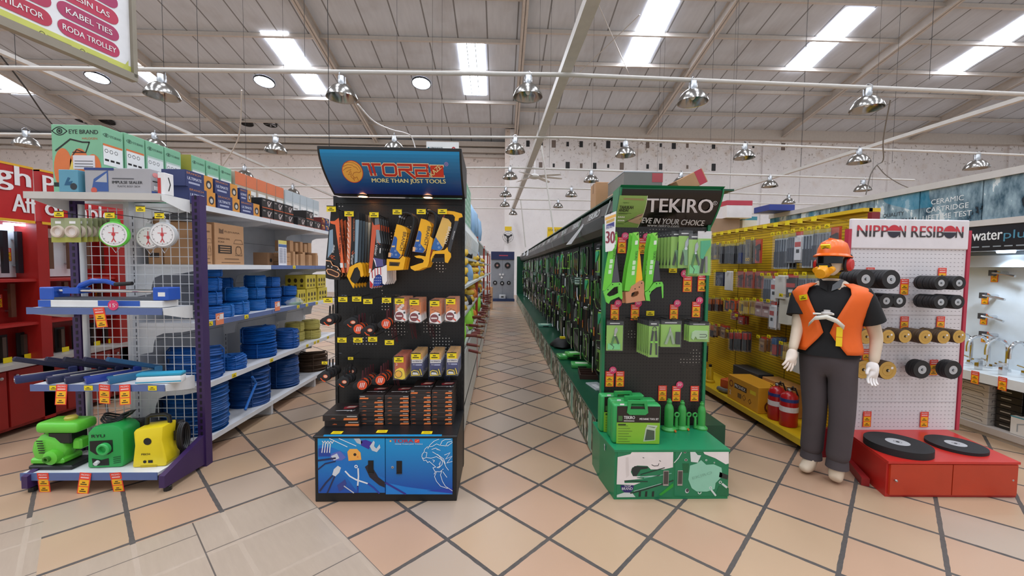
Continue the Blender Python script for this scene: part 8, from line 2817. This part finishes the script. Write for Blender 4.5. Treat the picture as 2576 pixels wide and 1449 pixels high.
# orange vest: open front gathered at one fastening
hz = [1.0, 1.03, 1.10, 1.15, 1.22, 1.30, 1.38, 1.435, 1.475, 1.505]
def gap(i):
 z = hz[i]
 return .03 + (max(0, z - 1.17) / .33) ** .8 * .56 if z > 1.17 else .03 + ((1.17 - z) / .17) ** 1.3 * .55
vs = []
o = MB('#ea6416/.6')
loft(o, [(0, -.002, z, rx, ry) for z, rx, ry in zip(hz, (.20, .198, .184, .180, .187, .207, .228, .238, .205, .125), (.153, .150, .138, .136, .144, .15, .15, .138, .115, .088))], 36, gap)
v_ = o.build('safety_vest', t, smooth=True, ang=70)
md = v_.modifiers.new('thick', 'SOLIDIFY')
md.thickness, md.offset = .006, 1
o = MB('#f4d21c/.4')
a_ = wp(2127, 825, 2.86)
fz = Vector((.0, -.012, 0))
q0 = bd(.075, -.149, 1.13)
o.M = Matrix.Translation(q0) @ Matrix.Rotation(PHI + .12, 4, 'Z') @ frame((0, 0, 0), 'S')
o.box(-.018, .018, -.07, .07, 0, .004)
o.quad(-.018, .018, -.006, .0, .0045, '#d8901c/.5')
o.build('reflective_patch', v_)
o = MB('#e4e0d4/.4')
for pts in ([bd(-.11, -.16, 1.20), bd(-.07, -.185, 1.255), bd(.0, -.2, 1.27), bd(.06, -.195, 1.245), bd(.10, -.17, 1.20)],):
 w_ = Vector((0, 0, .016))
 o.add([p - w_ for p in pts] + [p + w_ + Vector((0, -.008, 0)) for p in pts], [(i, i + 1, 6 + i, 5 + i) for i in range(4)])
o.tube([bd(-.08, -.16, 1.285), bd(.04, -.17, 1.29)], .006, 6)
o.lathe([(.035, 0), (.035, .012), (.02, .018), (.02, .03), (0, .03)], 14, tuple(bd(.0, -.165, 1.288)), '#c9c4c0/.4')
md = o.build('reflective_strip', v_, smooth=True).modifiers.new('thick', 'SOLIDIFY')
md.thickness = .003
o = MB('yellow_tag')
o.M = Matrix.Translation(bd(-.15, -.135, 1.40)) @ Matrix.Rotation(PHI - .6, 4, 'Z') @ Matrix.Rotation(R(-12), 4, 'Y') @ frame((0, 0, 0), 'S')
o.box(-.033, .033, -.02, .02, 0, .002)
tag_lines(o, -.033, -.02, .066, .04, .003)
o.build('price_label', v_)
# gloves: palm, four fingers and a thumb each
def glove(w, el, side, m_, spread):
 d = (w - el).normalized()
 lat = d.cross(Vector((0, -1, 0))).normalized() * side
 nrm = lat.cross(d).normalized()
 P = [w - d * .03, w + d * .01, w + d * .055, w + d * .085]
 rd = [(.036, .036), (.034, .030), (.040, .020), (.038, .018)]
 ed = [(0, 1), (1, 2), (2, 3)]
 for i, (off, L) in enumerate(((-.027, .062), (-.009, .072), (.010, .068), (.028, .052))):
  b0 = w + d * .092 + lat * off
  fd = (d + lat * off * spread - nrm * (.08 + .05 * i)).normalized()
  k0 = len(P)
  P += [b0, b0 + fd * L * .5, b0 + (fd - nrm * .25).normalized() * L]
  rd += [(.0095,) * 2, (.009,) * 2, (.0075,) * 2]
  ed += [(3, k0), (k0, k0 + 1), (k0 + 1, k0 + 2)]
 k0 = len(P)
 P += [w + d * .035 - lat * .032, w + d * .065 - lat * .052 - nrm * .01, w + d * .09 - lat * .056 - nrm * .018]
 rd += [(.013,) * 2, (.011,) * 2, (.009,) * 2]
 ed += [(1, k0), (k0, k0 + 1), (k0 + 1, k0 + 2)]
 g_ = skin('glove', P, ed, rd, m_, t, 2)
 return g_
glove(WRL, ELL, 1, '#e6d6c8/.7', 6)
glove(WRR, ELR, -1, '#e9e2de/.7', 4)
# helmet, goggles, respirator, ear defenders
o = MB('#ee6a1a/.3'); o.M = hm @ Matrix.Translation((0, .005, .045)) @ Matrix.Rotation(R(-4), 4, 'X') @ Matrix.Diagonal((.9, 1.08, .95, 1))
o.lathe([(.128, -.012), (.13, -.006), (.108, .012), (.104, .05), (.085, .10), (.05, .125), (.0, .132)], 32)
o.box(-.010, .010, -.06, .07, .10, .134)
HT = o.build('hard_hat', t, smooth=True)
o = MB('yellow_tag'); o.M = hm @ Matrix.Translation((.0, -.104, .108)) @ Matrix.Rotation(R(30), 4, 'X') @ frame((0, 0, 0), 'S')
o.box(-.03, .03, -.018, .018, -.01, .004)
tag_lines(o, -.03, -.018, .06, .036, .0046)
o.build('price_label', HT)
o = MB('#0c0c0e/.1'); o.M = hm
vs, fs = [], []
for i in range(13):
 a = -PI / 2 + (i - 6) * .21
 for z, k_ in ((-.012, 1.0), (.038, 1.0), (.034, .9), (-.008, .9)):
  vs.append((.088 * k_ * math.cos(a), .124 * k_ * math.sin(a) + .0, z - (.012 if abs(i - 6) < 1 and z < 0 else 0) * 0))
for i in range(12):
 for j in range(4):
  fs.append((4 * i + j, 4 * i + 4 + j, 4 * i + 4 + (j + 1) % 4, 4 * i + (j + 1) % 4))
fs += [(0, 1, 2, 3), (51, 50, 49, 48)]
o.add(vs, fs)
o.build('safety_glasses', t, smooth=True)
o = MB('#f0a41c/.4'); o.M = hm @ Matrix.Translation((0, -.118, -.075)) @ Matrix.Rotation(R(18), 4, 'X') @ frame((0, 0, 0), 'S')
o.lathe([(.04, -.03), (.048, .0), (.045, .012), (.036, .03), (.036, .05), (.0, .052)], 20)
for sx in (-1, 1):
 o.lathe([(.022, -.03), (.024, .008), (0, .01)], 14, (sx * .045, .012, 0))
RP = o.build('respirator', t, smooth=True)
o = MB('#1c1c20/.5'); o.M = hm @ Matrix.Translation((0, -.108, -.042)) @ frame((0, 0, 0), 'S')
o.prism([(-.045, -.02), (.045, -.02), (.03, .03), (-.03, .03)], -.03, .016)
o.box(-.028, .028, -.018, .014, .016, .019, 'yellow_tag')
tag_lines(o, -.028, -.018, .056, .032, .0196)
o.build('respirator_top', RP)
for sx in (-1, 1):
 o = MB('#c42a24/.35'); o.M = hm @ Matrix.Translation((sx * .098, .015, -.02)) @ frame((0, 0, 0), 'E' if sx > 0 else 'W') @ Matrix.Diagonal((1, 1.3, 1, 1))
 o.lathe([(.036, .0), (.036, .012), (.028, .024), (0, .028)], 20)
 o.lathe([(.04, -.022), (.042, -.008), (.036, .0)], 20, c='black')
 o.build('ear_defender', t, smooth=True)
o = MB('black'); o.M = hm
o.tube([(.102, .02, .0), (.106, .025, .03), (.10, .03, .05)], .010, 8).tube([(-.102, .02, .0), (-.106, .025, .03), (-.10, .03, .05)], .010, 8)
o.tube([(.09, .06, -.03), (.06, .09, -.06), (0, .1, -.07), (-.06, .09, -.06), (-.09, .06, -.03)], .008, 6)
o.build('head_strap', t, smooth=True)
# ================================================================ red hardware cabinet in the west
RX_, RBK = -4.50, -4.72
t = thing('display_cabinet', 'red wall cabinet of door handles with a big red sign above', 'display cabinet', (RX_, 3.4, 0))
M_ = Matrix.Translation((-RX_, -3.4, 0))
rc = '#8e1a16/.4'
YR0, YR1 = 3.3, 6.9
o = MB(rc); o.M = M_
o.box(RBK - .03, RBK, YR0, YR1, 0, 2.0).box(RBK, RX_ - .02, YR0, YR1, 0.05, .62).box(RBK, RX_ + .04, YR0, YR1, .62, .66, '#b8b4b0/.4')
o.build('carcass', t)
for z in (1.0, 1.42):
 o = MB('#a42420/.4'); o.M = M_
 o.box(RBK, RX_ - .02, YR0, YR1, z, z + .025)
 o.build('shelf', t)
for y in (YR0, 4.16, 4.98, 5.9, YR1):
 o = MB('#a01e1a/.4'); o.M = M_
 o.box(RBK, RX_, y - .05, y + .05, .05, 2.0)
 o.build('pillar', t)
for i in range(7):
 y = YR0 + .03 + i * .5
 o = MB('#941c18/.4'); o.M = M_
 o.box(RX_ - .02, RX_, y, y + .48, .08, .60)
 D = o.build('door', t)
 MB('steel').lathe([(.012, 0), (.015, .02), (0, .026)], 10, (RX_ + .0, y + (.05 if i % 2 else .43), .55), ax='x').build('knob', D).location = (-RX_, -3.4, 0)
o = MB('#dfe4e8/.4'); o.M = M_
o.box(RBK + .002, RBK + .01, YR0 + .05, 4.62, 1.46, 1.96)
o.build('white_backing', t)
o = MB('lamp_blue'); o.M = M_
o.box(RX_ - .16, RX_ - .10, 3.98, 4.12, 1.955, 1.975)
o.build('strip_lamp', t)
for k_, (ya, yb) in enumerate(((YR0 - .2, 4.10), (4.16, YR1))):
 o = MB('#b81d20/.4'); o.M = M_
 o.box(RX_ - .06, RX_, ya, yb, 1.995, 2.51).box(RX_ - .06, RX_ + .004, ya, yb, 1.98, 2.005, '#e0a826/.4').box(RX_ - .06, RX_ + .004, ya, yb, 2.495, 2.515, '#e0a826/.4')
 S2 = o.build('sign_board', t)
 o = MB('#ece6e6/.4'); o.M = M_ @ frame((RX_ + .003, 0, 0), 'E')
 if k_ == 0:
  o.text('High', 3.52, 2.26, .235, .55, .003, None, bold=.03)
  o.text('Aff', 3.92, 2.075, .165, .19, .003, None, bold=.03)
 else:
  o.text('Performance', 4.18, 2.30, .165, 1.25, .003, None, bold=.03)
  o.text('ordable', 4.19, 2.075, .165, .68, .003, None, bold=.03)
 o.build('lettering', S2)
def bar_handle(c, h):
 t = thing('door_handle', 'handle', 'door handle')
 o = MB(c).box(.045, .075, -.02, .02, -h / 2, h / 2)
 o.build('grip', t)
 o = MB('steel').cyl((0, 0, h * .32), (.05, 0, h * .32), .01, 8).cyl((0, 0, -h * .32), (.05, 0, -h * .32), .01, 8)
 o.build('fixing', t)
 return t
H1, H2 = Proto(bar_handle('#1c1a22/.4', .40)), Proto(bar_handle('#7a5a48/.35/.6', .32))
for i in range(4):
 H1.put((RBK + .012, 3.855 + i * .115, 1.70), None, 'black upright bar handle on the white backing, %s from the near end' % ORD[i], 'door handles in the red cabinet')
for i in range(13):
 H2.put((RBK + .0, 3.45 + i * .19 + (.1 if i > 3 else 0) - (.7 if i > 7 else 0), 1.24 if i < 8 else 1.70), None, 'bronze bar handle on the red backing, %s, %s from the near end' % (('middle shelf', ORD[i]) if i < 8 else ('upper bay', ORD[i - 8])), 'door handles in the red cabinet')
for i in range(8):
 PROMO[0].put((RBK + (.014 if i < 2 else .004), (3.92 + i * .12) if i < 2 else 3.58 + i * .19, 1.74 if i < 2 else 1.30), (0, 0, PI / 2), 'red promotion tag inside the red cabinet, %s from the near end' % ORD[i], 'promotion tags in the red cabinet', (.8,) * 3)
LS = Proto(plain('lock_card', 'card', 'lock set', lambda q: (MB('black').box(-.005, .0, -.05, .05, 0, .26).build('card', q), MB('#6a5a50/.3/.6').box(0, .03, -.015, .015, .04, .24).build('handle', q), MB('yellow_tag').box(.05, .052, -.035, .035, 0, .05).build('price_plate', q))))
for i in range(8):
 LS.put((RX_ - .16, 3.92 + i * .17, .662), None, 'black lock set card standing on the red counter, %s from the printed white carton' % ORD[i], 'lock sets on the red counter')
printed_box('lock_carton', 'white printed carton on the red counter', 'box', (RX_ - .16, 3.68, .662), .16, .28, .26, '#e0dcda/.5', None, lambda o, d, h: (o.quad(d * .1, d * .9, h * .45, h * .55, .0004, 'black'), o.quad(d * .45, d * .8, h * .1, h * .35, .0006, 'yellow_tag'), o.quad(0, d, h * .9, h, .0004, '#a83028/.5')))
# ================================================================ tap display wall in the east
m, nt, b = new_mat('fascia_print')
g = NT(nt)
x, y, z, vec = g.xyz()
mp = g.n('ShaderNodeMapping')
mp.inputs['Scale'].default_value = (1, 2.4, 1.0)
mp.inputs['Rotation'].default_value = (.5, 0, 0)
nt.links.new(vec, mp.inputs['Vector'])
f1 = g.noise(mp.outputs[0], 2.6, 5, .6)
c_ = g.mix(g.ramp(f1, .38, .62), lin('#24495c'), lin('#9db6c2'))
c_ = g.mix(g.math('GREATER_THAN', f1, .60), c_, lin('#d2dcdf'))
c_ = g.mix(g.math('LESS_THAN', f1, .38), c_, lin('#14222c'))
c_ = g.mix(g.math('MULTIPLY', g.math('GREATER_THAN', g.noise(vec, 1.1), .55), .6), c_, lin('#1f86a8'))
nt.links.new(c_, b.inputs['Base Color'])
b.inputs['Roughness'].default_value = .25
TX_, TB = 4.85, 5.22
t = thing('display_wall', 'pale tap display wall with a blue picture fascia and dark sign', 'display wall', (TX_, 3.2, 0))
M_ = Matrix.Translation((-TX_, -3.2, 0))
TY0, TY1 = 3.1, 7.25
o = MB('#d2dce4/.4'); o.M = M_
o.box(TB, TB + .03, TY0, TY1, .1, 2.1).box(TX_ + .2, TB, TY0, TY1, 1.66, 1.78, '#b4b8ba/.4')
o.build('back_panel', t)
o = MB('#c6c2be/.4'); o.M = M_
o.box(TX_ - .02, TB, TY0, TY1, 2.09, 2.12).box(TX_ - .025, TX_ + .03, TY0, TY1, 2.07, 2.13).box(TX_ - .025, TX_ + .06, TY0, TY1, 2.53, 2.60).box(TX_ + .02, TX_ + .05, TY0, TY1, 2.12, 2.54)
o.build('fascia_frame', t)
ys = [TY0, 3.62, 4.0, 4.62, 5.2, 5.9, 6.5, TY1]
for i in range(7):
 o = MB('fascia_print'); o.M = M_
 o.box(TX_ - .002, TX_ + .02, ys[i] + .006, ys[i + 1] - .006, 2.13, 2.53)
 P_ = o.build('fascia_picture', t)
 w = {0: ('100%', 'LEAK', 'PROOF'), 2: ('CERAMIC', 'CARTRIDGE', 'LIFETIME TEST'), 3: ('', 'QUALITY', 'INTERNATIONAL')}.get(i)
 if w:
  o = MB('#e4e8ea/.4' if i != 3 else '#2c343c/.4'); o.M = M_ @ frame((TX_ - .003, 0, 0), 'W')
  for j, s_ in enumerate(w):
   if s_:
    o.text(s_, -(ys[i] + ys[i + 1]) / 2 - .02, 2.36 - j * .085, .055, None, .001, None, 'c')
  o.build('lettering', P_)
o = MB('#121a28/.3'); o.M = M_
o.box(TX_ - .01, TX_ + .03, TY0, TY1, 1.82, 2.07).box(TX_ + .03, TB, TY0, TY1, 1.82, 1.84, '#c9ced2/.4')
S2 = o.build('sign_board', t)
o = MB('#e6eaec/.4'); o.M = M_ @ frame((TX_ - .011, 0, 0), 'W')
o.text('water', -4.06, 1.925, .085, .25, .001, None, bold=.02)
o.text('plus', -3.80, 1.905, .105, .22, .001, '#4a8aa4/.4')
for i in range(6):
 o.quad(-4.06 + i * .09, -4.06 + i * .09 + .065, 1.855, 1.867, .001, '#8a949c/.4')
o.build('lettering', S2)
o = MB('lamp_blue'); o.M = M_ @ Matrix.Translation((4.95, 3.86, 1.815))
o.lathe([(0, -.018), (.06, -.018), (.065, 0)], 18)
o.build('downlight', t)
l = bpy.data.lights.new('downlight_beam', 'SPOT')
l.energy, l.color, l.spot_size, l.spot_blend, l.shadow_soft_size = 20, (.75, .88, 1), R(130), .5, .05
lo = bpy.data.objects.new('downlight_beam', l)
COL.objects.link(lo)
lo.location = (4.95, 3.86, 1.78)
o = MB('#d9e0e4/.3'); o.M = M_
o.box(4.70, TB, TY0, TY1, .53, .62)
o.build('counter', t)
o = MB('#b4aca6/.5'); o.M = M_
o.box(4.76, TB, TY0, TY1, .04, .10).box(4.78, TB, TY0, TY1, 0, .04)
for y in (3.4, 4.22, 5.1, 6.1, TY1 - .02):
 o.box(4.76, TB, y, y + .03, .1, .53)
o.build('base_frame', t)
def tap(k_):
 t = thing('tap', 'tap', 'tap')
 o = MB('chrome')
 if k_:
  o.tube([(0, 0, 0), (0, 0, .16)] + [(-.07 + .07 * math.cos(a), 0, .16 + .08 * math.sin(a)) for a in [PI * q / 8 for q in range(1, 9)]] + [(-.14, 0, .12)], .011, 8)
  o.lathe([(.025, 0), (.025, .015), (.014, .02)], 14)
  o.cyl((0, 0, .05), (.0, .05, .06), .008, 8)
 else:
  o.box(-.02, .02, -.02, .02, 0, .09).box(-.10, .02, -.016, .016, .075, .095).box(-.06, .03, -.012, .012, .10, .112)
 o.build('spout', t, smooth=True)
 return t
T1, T0 = Proto(tap(1)), Proto(tap(0))
for i in range(7):
 T1.put((5.05, 3.25 + i * .155, .621), (0, 0, .2 * math.sin(i)), 'tall arched chrome tap on the pale counter, %s from the near end' % ORD[i], 'taps on the pale counter', (1.35,) * 3)
for i in range(5):
 T0.put((4.86, 3.35 + i * .2, .621), (0, 0, .3 * math.sin(i * 2)), 'low square chrome tap in front on the pale counter, %s from the near end' % ORD[i], 'taps on the pale counter')
SH = Proto(plain('shower_tap', 'tap', 'tap', lambda q: (MB('chrome').cyl((0, 0, 0), (-.09, 0, 0), .018, 10).tube([(-.09, .05, 0), (-.1, -.02, -.005), (-.12, -.16, -.03)], .012, 8).build('body', q, smooth=True), MB('#3c3c40/.4').box(-.10, -.07, .03, .08, -.03, .03).build('valve', q))))
for i, (y, z) in enumerate(((3.55, 1.60), (4.05, 1.60), (3.62, 1.38), (3.60, 1.24), (4.12, 1.36), (4.12, 1.14), (3.66, .98), (4.1, .95))):
 SH.put((TB, y, z), (0, 0, 0), 'wall tap on the pale panel, %s from the top' % ORD[i], 'wall taps on the pale panel')
 PROMO[0].put((TB - .004, y + .10, z + .02), (0, 0, -PI / 2), 'red promotion tag beside the wall tap %s from the top' % ORD[i], 'promotion tags on the tap wall', (.75,) * 3)
for i in range(3):
 PROMO[0].put((4.697, 3.62 + i * .22, .63), (0, 0, -PI / 2), 'red promotion tag on the pale counter edge, %s from the near end' % ORD[i], 'promotion tags on the tap wall', (.8,) * 3)
tb = lambda o, d, h: (o.line([(d * .15, h * .75), (d * .8, h * .6), (d * .85, h * .35)], h * .07, .0004, '#3a3a3c/.5'), o.line([(d * .15, h * .75), (d * .15, h * .45)], h * .07, .0004, '#3a3a3c/.5'))
def west_box(nm, lb, loc, w, d, h, c, f, g_):
 q = printed_box(nm, lb, 'box', loc, w, d, h, c, f, None, g_)
 if f:
  o = MB(); o.M = frame((-w / 2 - .0008, d / 2, 0), 'W')
  f(o, d, h)
  o.build('print', q)
 return q
for i in range(6):
 west_box('tap_carton', 'grey carton with tap drawing in the stack under the pale counter, %s from the bottom' % ORD[i], (4.93, 3.93, .101 + i * .066), .26, .26, .064, '#b8b2aa/.5', tb, 'tap cartons under the pale counter')
 west_box('tap_carton', 'black carton stacked under the pale counter, %s from the bottom' % ORD[i], (4.98, 3.68, .101 + i * .066), .26, .2, .064, '#1a1a1c/.3', lambda o, d, h: o.quad(d * .2, d * .6, h * .45, h * .6, .0004, '#b8babc/.3/.6'), 'tap cartons under the pale counter')
for i in range(6):
 west_box('tap_carton', 'pale carton in the far stack under the counter beyond the upright, %s from the bottom' % ORD[i], (4.93, 4.42, .101 + i * .066), .24, .24, .064, '#b4aea8/.5', tb, 'tap cartons under the pale counter')
for i in range(2):
 west_box('shower_carton', 'white carton with teal lid under the pale counter, %s from the near end' % ORD[1 - i], (4.90, 3.53 - i * .2, .101), .2, .18, .17, '#d6d4d0/.5', lambda o, d, h: (o.quad(0, d, h * .94, h, .0004, '#2c8aa0/.5'), o.line([(d * .3, h * .2), (d * .3, h * .6), (d * .6, h * .7)], h * .06, .0004, '#9aa0a4/.5')), 'shower cartons under the pale counter')
# ================================================================ shelves behind the black stand, along the aisle
AX, AB = -.33, -.74
t = thing('shelving_unit', 'white wire-edged shelving of gloves and hammers behind the black stand', 'shelving unit', (AB, 3.4, 0))
M_ = Matrix.Translation((-AB, -3.4, 0))
AY0, AY1 = 3.34, 13.5
AZ = (.30, .86, 1.16, 1.44, 1.70, 2.02)
o = MB('#c8ccca/.5'); o.M = M_
o.box(AB - .03, AB, AY0, AY1, .1, 2.45).box(AX - .02, AX, AY0, AY1, .03, .78, '#d9dad4/.4')
o.build('back_panel', t)
for z in AZ:
 o = MB('#d4d9d6/.4'); o.M = M_
 o.box(AB, AX + (.0 if z != 1.44 else .03), AY0, AY1, z - .025, z)
 o.build('shelf', t)
for y in (AY0, 6.0, 8.6, 11.2, AY1):
 o = MB('#2c2c30/.4' if y < 4 else '#b8402c/.4'); o.M = M_
 o.box(AX - .03, AX + .005, y - .02, y + .02, 0, 2.05)
 o.build('post', t)
rg = random.Random(3)
GL = {}
def heap(key, c, w, d, h):
 q = thing('glove_bundle', 'b', 'gloves')
 o = MB(c)
 o.lathe([(.3, 0), (.5, .06), (.52, .4), (.46, .8), (.25, 1), (0, 1)], 14, wob=lambda i, a: .10 * math.sin(4 * a + i) + .05 * math.sin(7 * a))
 o.v = [(x * w, y * d, z * h) for x, y, z in o.v]
 o.build('bundle', q, smooth=True, ang=80)
 MB('white').box(w * .36, w * .47, -d * .2, d * .2, h * .45, h * .7).build('paper_band', q)
 return q
for key, c, w, d, h in (('lime', '#9ee64a/.6', .26, .26, .26), ('yellow', '#e2b83a/.6', .30, .28, .085), ('blue', '#8fb4d8/.4', .26, .2, .22), ('orange', '#e88a3c/.5', .22, .22, .15), ('white', '#d8d4d0/.5', .26, .24, .1), ('dark', '#2e2a2a/.6', .24, .22, .12)):
 GL[key] = Proto(heap(key, c, w, d, h))
for sh, (z, seq_) in enumerate(((.86, ['lime', 'lime', 'lime', 'white', 'lime', 'dark', 'lime', 'orange']), (1.16, ['white', 'orange', 'yellow', 'white', 'dark', 'yellow']), (1.44, ['yellow', 'yellow', 'white', 'dark', 'blue', 'yellow']), (1.70, ['blue', 'yellow', 'orange', 'blue', 'dark', 'white']))):
 for i in range(14):
  k_ = seq_[i % len(seq_)]
  for j in range(3 if k_ == 'yellow' and z in (1.16, 1.44) else 1):
   GL[k_].put((AX - .14 + .02 * math.sin(i * 2), 3.52 + i * .33, z + .001 + j * .087), (0, 0, i * .7), '%s bundle on the %s glove shelf, %s from the black stand%s' % (k_, ('lowest', 'second', 'third', 'topmost')[sh], ORD[i], (', %s up' % ORD[j] if j else '')), 'glove bundles along the aisle')
GC = Proto(printed_box('tall_carton', 'c', 'box', (0, 0, 0), .30, .28, .46, '#8fbfa0/.55', None, lambda o, d, h: [o.quad(d * .1, d * .9, h * (.12 + .14 * i), h * (.18 + .14 * i), .0004, '#b8d8c4/.5') for i in range(6)]))
for i in range(5):
 GC.put((AX - .175, 3.56 + i * .3, 2.022), None, 'tall pale green carton on top of the glove shelves, %s from the black stand' % ORD[i], 'tall green cartons')
BG = Proto(heap('bag', '#9cc0e0/.35', .16, .26, .42))
for i in range(6):
 BG.put((AX - .12, 5.2 + i * .32, 2.022), (0, 0, i), 'pale blue bagged goods on top of the glove shelves, %s after the green cartons' % ORD[i], 'blue bags over the aisle')
HM = Proto(plain('hammer', 'h', 'hammer', lambda q: (MB('#8a6444/.5').cyl((0, 0, 0), (.28, 0, 0), .012, 8).build('handle', q, smooth=True), MB('#6a2418/.5').cyl((.14, 0, 0), (.25, 0, 0), .016, 8).build('grip', q, smooth=True), MB('dark_steel').cyl((0, -.05, 0), (0, .05, 0), .02, 8).build('head', q, smooth=True))))
for i in range(40):
 HM.put((AX - .14, 4.0 + i * .17, .80 + .05 * math.sin(i * 2.4) + (.13 if i % 3 == 0 else 0)), (0, R(14) * math.sin(i), .3 * math.sin(i * 1.7)), 'hammer with handle poking into the aisle, %s from the black stand' % ORD[i], 'hammers along the aisle')
for i in range(24):
 o = MB('#e4e8e6/.3').tube([(AX, 0, 2.0), (AX + .025, 0, 1.92), (AX + .015, 0, 1.80), (AX - .01, 0, 1.75)], .005, 5)
 tag(o.build('cable_tie', None, (0, 3.45 + i * .1, 0)), 'white tie hanging over the aisle shelf edge, %s from the black stand' % ORD[i], 'cable tie', 'white ties over the aisle')
p, q = at(1074, 392, Y=3.75), at(1155, 360, Y=3.75)
o = MB('#e9e4e6/.4'); o.M = Matrix.Translation((0, 0, 0))
o.box(0, q.x - p.x, 0, .012, 0, q.z - p.z)
o.M = frame((0, -.0005, 0), 'S')
W_, H_ = q.x - p.x, q.z - p.z
o.text('HIMAWARI', W_ * .12, H_ * .66, H_ * .14, W_ * .38, .001, '#3c4a50/.5', bold=.02)
o.ring(W_ * .07, H_ * .72, H_ * .08, H_ * .04, .001, 14, '#2c7a8a/.5')
o.line([(W_ * (.04 + .02 * i), H_ * (.45 + .05 * (i % 2))) for i in range(23)], H_ * .025, .001, '#6a5a78/.5')
o.disc(W_ * .84, H_ * .62, H_ * .20, .001, 18, '#b83038/.5')
o.ring(W_ * .84, H_ * .62, H_ * .15, H_ * .02, .0014, 18, '#e8c8c8/.5')
o.poly([(W_ * .79, H_ * .45), (W_ * .83, H_ * .42), (W_ * .80, H_ * .2), (W_ * .76, H_ * .26)], .001, '#a02830/.5')
o.poly([(W_ * .86, H_ * .42), (W_ * .90, H_ * .45), (W_ * .92, H_ * .26), (W_ * .88, H_ * .2)], .001, '#a02830/.5')
tag(o.build('sign', None, (p.x, 3.72, 2.484)), 'white sign with red rosette standing above the blue-headed stand', 'sign').scale = (1, 1, (q.z - 2.484) / (q.z - p.z))
# ================================================================ far end of the aisle
FY = 19.7
t = thing('display_stand', 'grey far-end stand of wheels with navy header at the end of the aisle', 'display stand', (.12, FY, 0))
o = MB('#8f9298/.5').box(-.56, .56, 0, .05, .12, 2.0).box(-.58, .58, -.3, .1, 0, .12, '#20345c/.4').box(-.56, .56, -.06, .05, 2.0, 2.38, '#1c2450/.4').box(-.01, .0, -.004, 0, .12, 2.0, '#5a5c60/.5')
o.quad(0, 0, 0, 0)
o.build('board', t)
o = MB('#a83a50/.5'); o.M = frame((0, -.062, 0), 'S')
o.line([(-.16, 2.19), (.24, 2.19)], .05, .001)
o.build('header_stripe', t)
for i, (x, z, r) in enumerate(((-.26, 1.72, .14), (.24, 1.72, .14), (-.36, .88, .10), (-.02, .86, .10), (.30, .88, .09), (-.12, 1.28, .05), (.02, 1.28, .05), (-.04, 1.14, .05))):
 q = thing('sanding_wheel', '%s round wheel on the far grey stand' % ('upper near big', 'upper far big', 'lower first', 'lower second', 'lower third', 'small upper first', 'small upper second', 'small lone')[i], 'wheel', (.12 + x, FY - .003, z))
 o = MB('black' if i < 5 else 'white'); o.M = frame((0, 0, 0), 'S')
 o.lathe([(r * .4, 0), (r, .0), (r, .04), (r * .4, .04)], 22, close=True)
 o.disc(0, 0, r * .42, .02, 16, '#b88a80/.5' if i < 2 else 'white')
 o.build('wheel', q)
q = at(1278, 596, Y=YW - .35)
t = thing('wall_fan', 'black round wall fan under a small yellow sign on the far wall', 'fan', q)
o = MB('#3a3a3c/.4'); o.M = frame((0, 0, 0), 'S')
for r in (.31, .2, .1):
 o.tube([(r * math.cos(a * PI / 12), r * math.sin(a * PI / 12), .02) for a in range(24)], .008, 5, closed=True)
for a in range(12):
 o.tube([(0, 0, .04), (.31 * math.cos(a * PI / 6), .31 * math.sin(a * PI / 6), .02)], .004, 4)
o.build('guard', t)
o = MB('black'); o.M = frame((0, 0, 0), 'S')
for a in range(3):
 c, s_ = math.cos(a * 2.09 + .4), math.sin(a * 2.09 + .4)
 o.prism([(.04 * c - .03 * s_, .04 * s_ + .03 * c), (.25 * c - .08 * s_, .25 * s_ + .08 * c), (.27 * c + .03 * s_, .27 * s_ - .03 * c), (.05 * c + .03 * s_, .05 * s_ - .03 * c)], -.02, -.01)
o.lathe([(.0, .05), (.07, .03), (.07, -.12), (.03, -.34), (.0, -.35)], 14)
o.tube([(0, 0, -.1), (0, -.3, -.2), (0, -.33, -.35)], .03, 8)
o.build('blades_motor', t)
for u0, u1, v0, v1, tx, nm in ((1270, 1287, 570, 580, '', 'small yellow sign over the wall fan'), (1377, 1420, 572, 598, 'STANLEY', 'yellow sign on the far wall behind the green canopy')):
 a_, b_ = at(u0, v1, Y=YW - .03), at(u1, v0, Y=YW - .03)
 o = MB('#e8c41e/.5').box(0, b_.x - a_.x, 0, .028, 0, b_.z - a_.z)
 o.M = frame((0, -.001, 0), 'S')
 if tx:
  o.text(tx, .05, (b_.z - a_.z) * .62, .12, (b_.x - a_.x) * .7, .001, '#2c2a24/.5')
 tag(o.build('wall_sign', None, (a_.x, YW - .03, a_.z)), nm, 'sign')
carton('shipping_carton', 'brown carton standing on the aisle floor by the far end of the glove shelves', -.62, -.28, 15.6, 15.95, 0, .85)
case_flat(.12 + .0, FY - .16, .3, .1, .2, 0, '#c8ccd0/.4', 'grey case on the far stand foot', z=.121)
